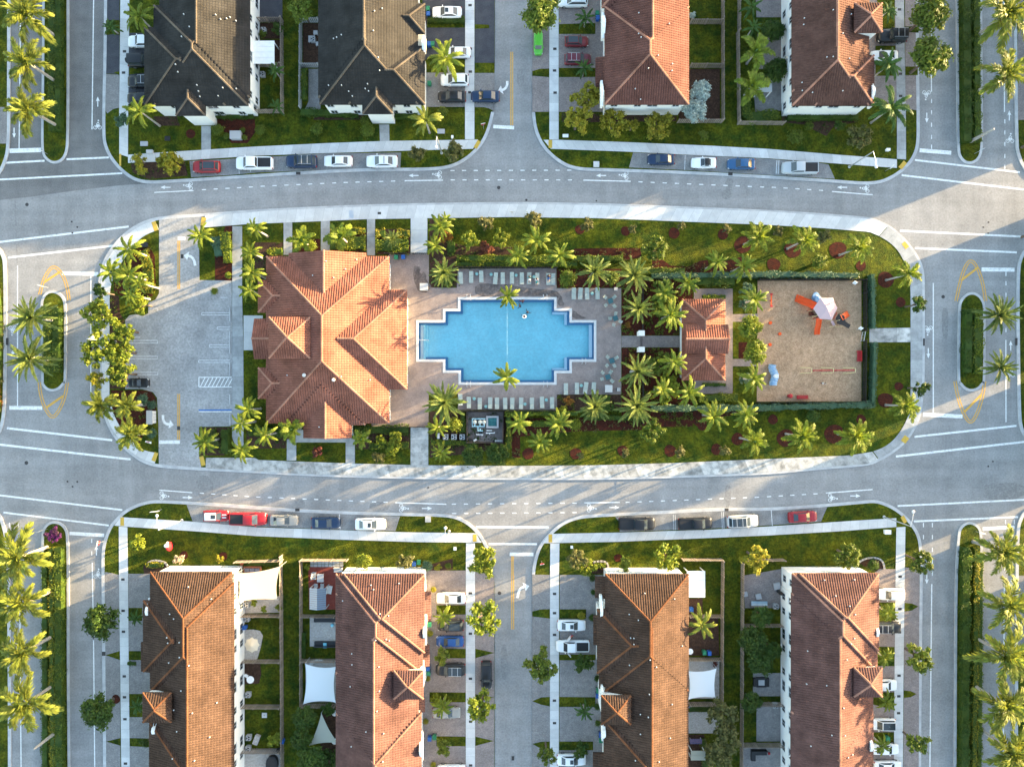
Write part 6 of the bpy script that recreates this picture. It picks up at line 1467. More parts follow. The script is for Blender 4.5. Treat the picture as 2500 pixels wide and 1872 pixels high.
def car_meshes(kind):
    k = KIND[kind]; L, W = k['L'], k['W']; h = L/2; w = W/2
    st = [(-h,.74,.55,.72),(-h+.10,.90,.62,.93),(-h+.45,.985,.72,1.0),(-h+1.1,1.0,.76,1.0),(0,1.0,.78,1.0),(h-1.2,1.0,.76,1.0),(h-.6,.965,.70,.98),(h-.18,.86,.60,.90),(h,.66,.52,.70)]
    mb = MB(); rings = []
    for i, (x, wf, sh, tf) in enumerate(st):
        zt = (k['deck'] if x < k['xr0'] else k['hood'] if x > k['xf0'] else max(k['deck'],k['hood']))*tf
        if kind == 'pickup' and x < k['xr0']: zt = k['deck']*min(1, tf+.08)
        ww = w*wf
        r = [(ww*.90,.22),(ww,.42),(ww*1.0,sh*.95),(ww*.96,zt*.90),(ww*.84,zt*.985),(ww*.45,zt*1.015)]
        rings.append([(x,y,z) for y,z in r]+[(x,-y,z) for y,z in reversed(r)])
    n = len(rings[0]); v = [p for r in rings for p in r]; f = []
    for i in range(len(rings)-1):
        for j in range(n-1): f.append((i*n+j, (i+1)*n+j, (i+1)*n+j+1, i*n+j+1))
    f.append(tuple(range(n))); f.append(tuple((len(rings)-1)*n+j for j in reversed(range(n))))
    mb.add(v, f); M = {}
    body = mb
    zb = max(k['deck'],k['hood'])*.99; zr = k['roof']; wb = w*.86; wt = w*.68 if kind not in ('suv','pickup','jeep','van') else w*.75
    cb = MB(); b = [(k['xr0'],-wb*.93,zb-.05),(k['xf0'],-wb*.93,zb-.05),(k['xf0'],wb*.93,zb-.05),(k['xr0'],wb*.93,zb-.05)]
    b[0] = (k['xr0'],-wb*.9,zb-.05); b[3] = (k['xr0'],wb*.9,zb-.05)
    tp = [(k['xr1'],-wt,zr-.06),(k['xf1'],-wt,zr-.06),(k['xf1'],wt,zr-.06),(k['xr1'],wt,zr-.06)]
    cb.add(b+tp, [(0,1,5,4),(1,2,6,5),(2,3,7,6),(3,0,4,7),(4,5,6,7)])
    def panel(q, m0, m1, out):
        """inset quad q (4 pts) shifted outward"""
        q = [Vector(p) for p in q]; c = sum(q, Vector())/4; nn = (q[1]-q[0]).cross(q[3]-q[0]).normalized()
        if nn.dot(c-Vector((0,0,zb-.3))) < 0: nn = -nn
        u = (q[1]-q[0]+q[2]-q[3])/2; vv = (q[3]-q[0]+q[2]-q[1])/2
        s = [q[0]+u.normalized()*m0+vv.normalized()*m1, q[1]-u.normalized()*m0+vv.normalized()*m1, q[2]-u.normalized()*m0-vv.normalized()*m1, q[3]+u.normalized()*m0-vv.normalized()*m1]
        mb = MB(); mb.add([p+nn*out for p in s]+[p-nn*.02 for p in s],[(0,1,2,3),(0,4,5,1),(1,5,6,2),(2,6,7,3),(3,7,4,0)]); return mb
    M['cabin'] = cb
    M['windshield'] = panel([b[1],b[2],tp[2],tp[1]], .07, .04, .015)
    M['rear_window'] = panel([b[3],b[0],tp[0],tp[3]], .10, .05, .015)
    M['side_window_a'] = panel([b[0],b[1],tp[1],tp[0]], .16, .06, .015); M['side_window_b'] = panel([b[2],b[3],tp[3],tp[2]], .16, .06, .015)
    rf = MB(); x0, x1 = k['xr1'], k['xf1']; ny = 4
    rv = []
    for x, dz in ((x0-.02,-.035),(x0+.15*(x1-x0),.0),((x0+x1)/2,.02),(x1-.15*(x1-x0),.0),(x1+.02,-.035)):
        for y, dy in ((-1,-.05),(-.8,0),(0,.015),(.8,0),(1,-.05)): rv.append((x, y*wt*1.01, zr+dz+dy))
    rf.add(rv, [(i*5+j,(i+1)*5+j,(i+1)*5+j+1,i*5+j+1) for i in range(4) for j in range(4)])
    M['roof'] = rf
    wr = .33 if kind not in ('pickup','suv','jeep') else .38
    wh = MB(); wh.lathe((0,0,0), [(wr*.75,-.11),(wr,-.09),(wr,.09),(wr*.75,.11)], 14); M['wheel'] = wh
    rm = MB(); rm.lathe((0,0,0), [(wr*.62,-.115),(wr*.62,.115)], 10); M['rim'] = rm
    hl = MB(); hl.box(-.22,.02,-.17,.17,-.06,.06); M['headlight'] = hl
    tl = MB(); tl.box(-.02,.12,-.18,.18,-.08,.08); M['taillight'] = tl
    mi = MB(); mi.box(-.07,.07,-.11,.11,-.07,.07); M['mirror'] = mi
    if kind == 'pickup':
        bd = MB(); xa, xb = -h+.22, k['xr0']-.12
        bd.box(xa, xb, -w*.74, w*.74, k['deck']*.6, k['deck']*1.028); M['bed'] = bd
        rl = MB()
        for s in (-1,1): rl.box(xa-.05, xb+.05, s*w*.80-.06, s*w*.80+.06, k['deck']*.95, k['deck']*1.07)
        rl.box(xa-.12, xa-.02, -w*.80, w*.80, k['deck']*.9, k['deck']*1.06); M['bed_rail'] = rl
    sr = MB(); sx = x0+.55*(x1-x0); sr.box(sx, sx+.42*(x1-x0), -wt*.55, wt*.55, zr+.01, zr+.035); M['sunroof'] = sr
    pr = MB(); pr.box(x0+.08, x1-.10, -wt*.86, wt*.86, zr+.005, zr+.034); M['glass_roof'] = pr
    bars = MB()
    for s in (-1,1): bars.tube([(x0+.1,s*wt*.92,zr+.06),(x1-.1,s*wt*.92,zr+.06)],[.025,.025],5)
    for q in (.3,.7): bars.bar((x0+q*(x1-x0),-wt*.92,zr+.09),(x0+q*(x1-x0),wt*.92,zr+.09),.06,.03)
    M['roof_rack'] = bars
    return M, k, wr, (h, w)
M_lamp = mat('lamp_glass', (.7,.7,.68), rough=.15); M_tail = mat('tail_lamp', (.30,.01,.01), rough=.25); M_tint = mat('car_glass', (.030,.040,.048), rough=.06, spec=.7); M_rim = mat('alloy_rim', (.35,.35,.36), rough=.35, metal=.7)
def car(kind, t, x, y, face, colour, label, group, ln_=None, extra=(), roofcol=None, top=None):
    """(x, y): middle of the car in the photo; face: heading in degrees, 0 = right"""
    M, k, wr, (h, w) = cached(('car',kind), lambda: car_meshes(kind))
    pm = paint(colour, PAINT[colour]); px, py = t.n(x, y); c = P(px, py, 1.0)
    sc = (ln_/t.sc/S*(H-1.2)/H/k['L']) if ln_ else 1.0; sc = max(.86, min(1.12, sc))
    o = thing('car' if kind != 'pickup' else 'pickup_truck', label, {'pickup':'pickup truck','van':'van'}.get(kind,'car'), (c.x,c.y,.13), R(face), group, scale=sc)
    def me(key, m, name): return cached(('carm',kind,key,m.name), lambda: M[key].mesh(name, m, key in ('body','roof')))
    if 'body' not in M:
        pass
    M.setdefault('body', cached(('carbody',kind), lambda: car_body(kind)))
    new('body', me('body', pm, 'body'), o); new('cabin', me('cabin', pm, 'cabin'), o)
    new('roof', me('roof', paint(roofcol, PAINT[roofcol]) if roofcol else (top or pm), 'roof'), o)
    new('windshield', me('windshield', M_tint, 'windshield'), o); new('rear_window', me('rear_window', M_tint, 'rear_window'), o)
    for s in 'ab': new('side_window', me('side_window_'+s, M_tint, 'side_window'), o)
    for sx in (-1,1):
        for sy in (-1,1):
            q = new('wheel', me('wheel', M_rubber, 'wheel'), o, (sx*h*.60, sy*(w-.11), wr), (R(90),0,0)); new('rim', me('rim', M_rim, 'rim'), q)
    for s in (-1,1):
        new('headlight', me('headlight', M_lamp, 'headlight'), o, (h-.12, s*w*.66, .66), (0,0,-s*.35))
        new('taillight', me('taillight', M_tail, 'taillight'), o, (-h+.02, s*w*.72, .74), (0,0,s*.25))
        new('mirror', me('mirror', pm, 'mirror'), o, (k['xf0']-.35, s*(w+.05), k['hood']+.02))
    if kind == 'pickup':
        new('bed', me('bed', M_black, 'bed'), o); new('bed_rail', me('bed_rail', pm, 'bed_rail'), o)
    if 'sunroof' in extra: new('sunroof', me('sunroof', M_tint, 'sunroof'), o)
    if 'glass' in extra: new('glass_roof', me('glass_roof', M_tint, 'glass_roof'), o)
    if 'rack' in extra: new('roof_rack', me('roof_rack', M_steel, 'roof_rack'), o)
    if 'spare' in extra:
        new('spare_wheel', me('wheel', M_rubber, 'spare_wheel'), o, (-h-.12,0,.95), (R(90),0,R(90)))
    if 'stripes' in extra:
        q = MB()
        for s in (-1,1): q.box(k['xf0']+.1, h-.35, s*.22-.08, s*.22+.08, k['hood']*1.0, k['hood']*1.022)
        q.build('hood_stripes', PAINT and paint('white', PAINT['white']), o)
    if 'police' in extra:
        MB().box(-.55,-.35,-.55,.55,k['roof']+.0,k['roof']+.06).build('roof_bar', M_ac, o)
    if 'doors' in extra:
        for s, x0 in ((-1,.95),(1,.95)):
            q = MB(); q.box(-1.0,0,-.04,.04,0,.75); q.box(-.85,-.05,-.03,.03,.75,1.15)
            q.build('open_door', pm, o, (x0,s*(w-.02),.5), rot=(0,0,-s*R(52)))
    return o
def car_body(kind):
    k = KIND[kind]; L, W = k['L'], k['W']; h = L/2; w = W/2
    st = [(-h,.74,.55,.70),(-h+.06,.86,.60,.86),(-h+.16,.93,.64,.95),(-h+.45,.985,.72,1.0),(-h+1.1,1.0,.76,1.0),(0,1.0,.78,1.0),(h-1.2,1.0,.76,1.0),(h-.75,.975,.72,.99),(h-.38,.92,.66,.94),(h-.12,.82,.58,.84),(h,.64,.52,.68)]
    mb = MB(); rings = []
    for x, wf, sh, tf in st:
        base = k['deck'] if x < k['xr0']+.1 else k['hood'] if x > k['xf0']-.3 else max(k['deck'],k['hood'])
        zt = base*tf; ww = w*wf
        r = [(ww*.90,.22),(ww,.42),(ww,sh*.95),(ww*.965,zt*.90),(ww*.86,zt*.985),(ww*.45,zt*1.015)]
        rings.append([(x,y,z) for y,z in r]+[(x,-y,z) for y,z in reversed(r)])
    n = len(rings[0]); v = [p for r in rings for p in r]; f = []
    for i in range(len(rings)-1):
        for j in range(n-1): f.append((i*n+j, (i+1)*n+j, (i+1)*n+j+1, i*n+j+1))
    f.append(tuple(range(n))); f.append(tuple((len(rings)-1)*n+j for j in reversed(range(n))))
    return mb.add(v, f)
GK = 'cars parked along the kerb bays'; GD = 'cars on the driveways'
CARS = [
 ('hatch',t00,1780,1440,180,'red','red hatchback with black glass roof in the upper left bay',GK,235,('glass',)),
 ('pickup',t01,-15,1410,180,'white','white pickup with black bed in the upper left bay',GK,318,()),
 ('suv',t01,390,1395,180,'navy','navy sport utility car with roof bars in the upper left bay',GK,265,('rack','glass')),
 ('sedan',t01,707,1390,180,'white','plain white sedan between navy car and rightmost sedan, upper left bay',GK,245,()),
 ('sedan',t01,1087,1393,180,'white','white sedan with a roof bar, rightmost in the upper left bay',GK,270,('police',)),
 ('sedan',t02,1292,1375,180,'navy','dark navy sedan leftmost in the upper right bay',GK,235,()),
 ('roadster',t02,1660,1405,180,'white','white two-seater with black soft top in the upper right bay',GK,215,(),None,M_black),
 ('sedan',t02,1985,1415,180,'blue','steel blue sedan in the upper right bay',GK,240,()),
 ('pickup',t03,280,1450,180,'silver','silver pickup with brown bed cover in the upper right bay',GK,310,()),
 ('hatch',t20,1865,1145,0,'red','small red hatchback with white roof and hood stripes',GK,220,('sunroof','stripes'),'white'),
 ('pickup',t21,-70,1170,0,'red','red pickup with black bed in the lower left bay',GK,320,()),
 ('sedan',t21,237,1183,0,'beige','grey-beige sedan in the lower left bay',GK,240,()),
 ('sedan',t21,600,1205,0,'navy','dark navy sedan in the lower left bay',GK,250,()),
 ('sedan',t21,987,1215,0,'white','white sedan with sunroof in the lower left bay',GK,265,('sunroof',)),
 ('pickup',t22,1080,1212,0,'black','black pickup leftmost in the lower right bay',GK,312,()),
 ('pickup',t22,1585,1210,2,'black','shiny black pickup second in the lower right bay',GK,290,()),
 ('suv',t22,1995,1190,3,'silver','silver sport utility car with roof panels in the lower right bay',GK,265,('glass','rack')),
 ('sedan',t23,305,1152,3,'red','red sedan rightmost in the lower right bay',GK,245,()),
 ('suv',t00,1225,358,180,'white','white car half under the upper left house eave',GD,245,()),
 ('jeep',t00,1225,525,0,'black','black off-roader with spare wheel beside the upper left house',GD,240,('spare',)),
 ('suv',t00,1225,705,180,'black','black sport utility car with roof rails beside the upper left house',GD,250,('rack',)),
 ('hatch',t00,1210,850,180,'black','dark car hidden under a palm at the upper left house',GD,230,()),
 ('sedan',t01,1650,105,180,'white','white sedan with sunroof at the top, right of the second house',GD,255,('sunroof',)),
 ('sedan',t01,1735,450,180,'white','white sedan half hidden by the large palm',GD,240,()),
 ('hatch',t01,1715,690,180,'white','white hatchback above the two dark sedans',GD,255,()),
 ('sedan',t01,1692,832,180,'black','black sedan nearer the second house',GD,245,()),
 ('sedan',t01,1980,830,180,'navy','navy sedan reaching into the middle street',GD,250,()),
 ('suv',t02,530,5,180,'white','white sport utility car cut by the top edge',GD,255,('rack',)),
 ('van',t02,228,372,-90,'green','bright green little van under the dense tree',GD,190,()),
 ('hatch',t02,560,355,0,'darkred','dark red hatchback with black roof left of the orange-roofed house',GD,205,('glass',)),
 ('suv',t02,570,510,0,'maroon','maroon sport utility car below the dark red hatchback',GD,230,('rack',)),
 ('jeep',t03,1075,310,180,'black','black off-roader beside the umber-roofed house',GD,300,('rack',)),
 ('sedan',t03,1010,480,180,'white','white car hidden by a palm beside the umber-roofed house',GD,235,()),
 ('sedan',t31,1685,200,180,'white','white sedan topmost right of the clay-roofed house',GD,250,()),
 ('hatch',t31,1680,435,180,'black','black hatchback under a small palm right of the clay-roofed house',GD,225,('glass',)),
 ('sedan',t31,1675,572,180,'bluebright','bright blue sedan right of the clay-roofed house',GD,240,()),
 ('suv',t31,1680,815,180,'black','black sport utility car with silver trim right of the clay-roofed house',GD,255,('rack','glass')),
 ('suv',t31,1990,865,-90,'black','black sport utility car parked lengthwise beside the middle street',GD,240,()),
 ('sedan',t31,1645,1190,0,'grey','grey sedan under a small palm right of the clay-roofed house',GD,240,()),
 ('sedan',t31,1690,1690,180,'white','white sedan cut by the bottom edge right of the clay-roofed house',GD,250,()),
 ('sedan',t32,515,435,0,'white','white sedan with sunroof left of the rust-roofed house',GD,245,('sunroof',)),
 ('pickup',t32,525,612,180,'white','white work pickup with both front doors open',GD,290,('doors',)),
 ('sedan',t32,515,1597,0,'white','white sedan with sunroof near the bottom edge, left of the rust-roofed house',GD,250,('sunroof',)),
 ('suv',t33,1065,165,180,'white','white sport utility car topmost right of the lower right house',GD,240,()),
 ('suv',t33,1030,452,0,'black','black sport utility car right of the lower right house',GD,245,('rack',)),
 ('hatch',t33,1010,950,0,'white','white hatchback right of the lower right house tower',GD,220,()),
 ('suv',t33,990,1288,180,'white','white sport utility car below the hatchback, lower right house',GD,235,('glass',)),
 ('sedan',t33,1020,1505,0,'white','white sedan under the lowest palm, lower right house',GD,235,()),
 ('sedan',t33,1040,1655,0,'white','white sedan cut by the bottom edge, lower right house',GD,240,()),
 ('roadster',tlj,430,268,0,'black','small black car under the left island trees in the parking lot',GD,150,()),
]
for cspec in CARS: car(*cspec)

# ================================================================ POOLSIDE FURNITURE
def lounger_parts():
    s = MB(); s.box(-.33,.33,-1.0,.15,.30,.36)
    b = MB(); b.add([(-.33,.17,.31),(.33,.17,.31),(.33,.92,.62),(-.33,.92,.62),(-.33,.17,.37),(.33,.17,.37),(.33,.90,.68),(-.33,.90,.68)],[(3,2,1,0),(4,5,6,7),(0,1,5,4),(1,2,6,5),(2,3,7,6),(3,0,4,7)])
    f = MB()
    for x in (-.35,.35): f.bar((x,-1.0,.31),(x,.95,.31),.04,.06)
    f.bar((-.35,-1.0,.31),(.35,-1.0,.31),.04,.06)
    l = MB(); l.tube([(0,0,0),(0,0,.3)],[.025,.03],6)
    return s.mesh('seat',M_lounge), b.mesh('backrest',M_lounge), f.mesh('frame',M_ac), l.mesh('leg',M_ac)
LP = lounger_parts()
def lounger(t, x, y, rz, label):
    c = t(x,y,.3); o = thing('sun_lounger', label, 'sun lounger', (c.x,c.y,.13), rz, 'sun loungers on the pool deck')
    new('seat',LP[0],o); new('backrest',LP[1],o); new('frame',LP[2],o)
    for a in (-.32,.32):
        for b in (-.85,.75): new('leg',LP[3],o,(a,b,0))
rows = [('in the top row above the pool', [(t11,1770,745,2),(t11,1860,737,-1),(t11,1947,733,1),(t11,2070,748,-6),(t11,2132,748,1),(t11,2212,745,0),(t12,85,748,0),(t12,148,748,-2),(t12,218,752,0),(t12,314,755,1),(t12,355,755,0)], 0),
        ('in the second row right of the top row', [(t12,533,880,0),(t12,590,880,-3),(t12,648,880,1),(t12,738,878,1)], 0),
        ('in the bottom row below the pool', [(tpu,548,105,183),(tpu,682,150,181),(tpu,855,165,180),(tpu,1020,158,179),(tpu,1128,162,180),(tpu,1258,165,181),(tpu,1370,165,179),(tpu,1510,162,178),(tpu,1682,165,180),(tpu,1843,148,182),(tpu,2002,155,180)], 0),
        ('in the short row right of the bottom row', [(t22,465,50,180),(t22,560,45,179),(t22,635,40,172),(t22,705,42,177)], 0)]
for reg, items, ax in rows:
    for it, ph in zip(items, ranked([i[0].n(i[1],i[2]) for i in items], 0)):
        lounger(it[0],it[1],it[2],R(it[3]),'pale green lounger '+reg+ph)
sidetab = MB().lathe((0,0,0),[(.06,0),(.06,.36),(.26,.40),(.27,.44)],14).mesh('table_top',M_teal)
def small_table(t,x,y,label):
    c = t(x,y,.5); o = thing('side_table', label, 'side table', (c.x,c.y,.13), group='round side tables by the loungers')
    new('table_top',sidetab,o); new('base',cached('stb',lambda: MB().lathe((0,0,0),[(.2,0),(.18,.03)],12).mesh('base',M_ac)),o)
    new('rim_ring',cached('strim',lambda: MB().lathe((0,0,.44),[(.27,0),(.2,.012)],14).mesh('rim_ring',mat('pale_teal',(.20,.38,.37)))),o)
for reg, items in (('in the top lounger row',[(t11,1908,710),(t11,2032,715),(t12,35,722),(t12,190,735)]),('in the second lounger row',[(t12,692,880)]),('in the bottom lounger row',[(tpu,765,85),(tpu,952,210),(tpu,1572,170),(tpu,1910,105)]),('in the short lower row',[(t22,598,18)])):
    for it, ph in zip(items, ranked([i[0].n(i[1],i[2]) for i in items],0)): small_table(*it,'round teal side table '+reg+ph)
def chair_meshes(m):
    s = MB(); s.box(-.26,.26,-.25,.25,.40,.44); b = MB(); b.add([(-.26,.23,.42),(.26,.23,.42),(.26,.36,.88),(-.26,.36,.88),(-.26,.27,.42),(.26,.27,.42),(.26,.40,.88),(-.26,.40,.88)],[(0,1,2,3),(7,6,5,4),(4,5,1,0),(5,6,2,1),(6,7,3,2),(7,4,0,3)])
    l = MB(); l.tube([(0,0,0),(0,0,.41)],[.02,.02],6)
    return s.mesh('seat',m), b.mesh('backrest',m), l.mesh('leg',M_ac)
CHM = chair_meshes(M_lounge)
def chair(loc, rz, label, group, ms=None, sc=1.0):
    ms = ms or CHM
    o = thing('patio_chair', label, 'chair', loc, rz, group, scale=sc); new('seat',ms[0],o); new('backrest',ms[1],o)
    for a in (-.23,.23):
        for b in (-.22,.22): new('leg',ms[2],o,(a,b,0))
    return o
M_ttop = mat('table_glass_teal', (.04,.11,.13), rough=.3)
for name, (tx,ty), chs in (('uppermost',(850,945),[(808,915),(880,915),(812,980),(882,985)]),('second',(893,1095),[(895,1060),(850,1095),(932,1120),(880,1147)]),('third',(862,1460),[(828,1430),(898,1437),(822,1500),(882,1500)]),('lowest',(828,1600),[(785,1565),(850,1562),(780,1617),(860,1632)])):
    c = t12(tx,ty,.7); o = thing('dining_table','square teal-topped table of the '+name+' set right of the pool','table',(c.x,c.y,.13),R(20),'deck dining tables')
    MB().box(-.42,.42,-.42,.42,.70,.74).build('table_top',M_ttop,o)
    for a in (-.36,.36):
        for b in (-.36,.36): new('leg',cached('dtleg',lambda: MB().tube([(0,0,0),(0,0,.7)],[.025,.025],6).mesh('leg',M_ac)),o,(a,b,0))
    for (x,y), w_ in zip(chs,('upper left','upper right','lower left','lower right') if name!='second' else ('top','left','right','bottom')):
        q = t12(x,y,.5); d = q-c
        chair((q.x,q.y,.13), math.atan2(d.y,d.x)-math.pi/2, 'grey-green chair at the %s side of the %s deck table' % (w_,name), 'chairs round the deck tables')
# deck odds and ends
c = t11(1450,822,.9); o = thing('grill_box','pale square equipment box on the deck right of the clubhouse','box',(c.x,c.y,.13)); MB().box(-.62,.62,-.55,.55,0,.85).build('body',M_conc,o); MB().box(-.66,.66,-.59,.59,.85,.92).build('lid',M_conc,o)
c = t22(835,45,.5); o = thing('grill_box','pale square equipment box beside the short lounger row','box',(c.x,c.y,.13)); MB().box(-.58,.58,-.58,.58,0,.5).build('body',M_conc,o); MB().box(-.62,.62,-.62,.62,.5,.56).build('lid',M_conc,o)
for t,x,y,lb in ((t12,896,842,'dark square bin at the upper right deck corner'),(t22,920,52,'dark square bin at the lower right deck corner')):
    c = t(x,y,.8); o = thing('litter_bin',lb,'bin',(c.x,c.y,.13),group='dark litter bins'); MB().box(-.26,.26,-.26,.26,0,.8).build('body',M_black,o); MB().box(-.29,.29,-.29,.29,.8,.86).build('lid',M_ac,o)
for y, lb in ((1222,'white square gate pillar above the paver path'),(1363,'white square gate pillar below the paver path')):
    c = t12(1120,y,2.2); o = thing('gate_pillar',lb,'pillar',(c.x,c.y,.1),group='pool gate pillars'); MB().box(-.42,.42,-.36,.36,0,2.0).build('shaft',M_stucco,o); MB().box(-.5,.5,-.44,.44,2.0,2.2).build('cap',M_stucco,o)

# ================================================================ FENCES
def fence(pts, h, label, m, pitch=.31, group='yard fences', thick=.05, w=.19, solid=False):
    pl = [Vector((p[0],p[1],0)) for p in pts]; c0 = sum(pl,Vector())/len(pl)
    o = thing('fence', label, 'fence', (c0.x,c0.y,.1), group=group); pl = [p-c0 for p in pl]
    pk = MB(); rl = MB(); posts = []
    for i in range(len(pl)-1):
        a, b = pl[i], pl[i+1]; L = (b-a).length; d = (b-a)/L; n = max(1,int(L/pitch)); up = Vector((0,0,1))
        for k in range(n):
            p = a+d*(k+.5)*L/n; pk.bar(p+up*.05, p+up*h, w if not solid else L/n*.99, thick, up=(-d.y,d.x,0))
        for z in (.35,h-.25): rl.bar(a+up*z, b+up*z, .05, .09)
        np_ = max(1,int(round(L/2.4)))
        for k in range(np_+(1 if i == len(pl)-2 else 0)): posts.append(a+d*k*L/np_)
    pk.build('pickets', m, o, kind='stuff'); rl.build('rails', m, o)
    pm = cached(('post',m.name,h), lambda: MB().box(-.07,.07,-.07,.07,0,h+.08).mesh('post',m))
    for p in posts: new('post',pm,o,p)
def fn(t, txt, label, h=1.8, m=None, **kw): fence(t.l(txt), h, label, m or M_fence, **kw)
fn(ty1,'88 72 560 60','pale slatted fence along the top of the cream sail yard')
fn(t31,'232 -180 236 300 240 900 245 1900','long slatted fence right of the lower left yards')
for y, nm in ((332,'first'),(722,'second'),(1110,'third'),(1490,'lowest')): fn(t31,'-100 %d 228 %d'%(y,y),'%s cross fence between the lower left yards'%nm)
fn(t21,'402 1512 800 1512','pale slatted fence along the top of the red patio')
fn(t31,'405 -140 405 1105','long slatted fence left of the red patio yards')
for y, nm in ((335,'first'),(716,'second'),(1102,'lowest')): fn(t31,'410 %d 695 %d'%(y,y),'%s cross fence between the red patio yards'%nm)
fn(t22,'1462 1508 1800 1508','slatted fence at the top of the yard right of the rust-roofed house')
fn(t32,'1805 -140 1800 500 1798 1080','long slatted fence right of the rust-roofed house yards')
for y, nm in ((335,'first'),(705,'second'),(1088,'lowest')): fn(t32,'1520 %d 1795 %d'%(y,y),'%s cross fence right of the rust-roofed house'%nm)
fn(t32,'1975 -120 1970 900 1965 1900','long slatted fence left of the lower right house yards')
for y, nm in ((415,'first'),(1090,'second'),(1440,'lowest')): fn(t32,'1980 %d 2330 %d'%(y,y),'%s cross fence left of the lower right house'%nm)
fn(t22,'1990 1510 2330 1510','slatted fence at the top of the lower right house yard')
fn(t02,'1805 -300 1808 1062','long slatted fence right of the orange-roofed house yards')
fn(t02,'1425 1066 1800 1066','slatted fence below the silvery tree')
for y, nm in ((215,'upper'),(592,'lower')): fn(t02,'1530 %d 1798 %d'%(y,y),'%s cross fence behind the orange-roofed house'%nm)
fn(t02,'1948 -300 1945 300','slatted fence left of the umber-roofed house yards, upper'); fn(t02,'1945 1082 2330 1085','slatted fence below the hedge of the umber-roofed house yard')
fn(t02,'1935 300 1945 1075','slatted fence left of the umber-roofed house yards, lower')
fn(t01,'238 190 243 985','slatted fence right of the upper left house yards'); fn(t01,'0 985 240 982','slatted fence below the upper left house yard')
for y, nm in ((200,'upper'),(585,'lower')): fn(t01,'0 %d 232 %d'%(y,y),'%s cross fence behind the upper left house'%nm)
fn(t01,'402 195 398 955','white-edged fence left of the second house yards',m=M_ac)
for y, nm in ((203,'upper'),(590,'lower')): fn(t01,'405 %d 555 %d'%(y,y),'%s cross fence behind the second house'%nm,m=M_ac)
GF = 'dark metal fences'
fn(tn,'1849 685 2106 685 2106 808','black metal fence along the top and upper right of the playground',1.4,M_fence_dark,group=GF)
fn(tn,'2106 832 2104 982 1846 982','black metal fence along the bottom and lower right of the playground',1.4,M_fence_dark,group=GF)
fn(t12,'-470 660 385 664','black metal fence behind the top lounger row',1.3,M_fence_dark,group=GF)
fn(t22,'-470 236 385 236','black metal fence behind the bottom lounger row',1.3,M_fence_dark,group=GF)
fn(t12,'1125 790 1122 1200','black metal fence above the gate pillars',1.3,M_fence_dark,group=GF)
fn(t12,'1125 1385 1125 2000','black metal fence below the gate pillars',1.3,M_fence_dark,group=GF)
fn(t11,'1120 542 1490 542','black metal fence at the upper deck end with the bins',1.3,M_fence_dark,group=GF)
fn(t21,'1140 374 1492 374','black metal fence at the lower deck end',1.3,M_fence_dark,group=GF)
c = t12(1122,1290,1.2); o = thing('gate','dark metal gate between the white pillars','gate',(c.x,c.y,.1)); q = MB()
for k in range(12): q.bar((0,-1.5+k*.27,.1),(0,-1.5+k*.27,1.3),.04,.04)
q.build('bars',M_fence_dark,o,kind='stuff'); q = MB(); q.bar((0,-1.6,1.3),(0,1.6,1.3),.06,.06); q.bar((0,-1.6,.15),(0,1.6,.15),.06,.06); q.build('rails',M_fence_dark,o)

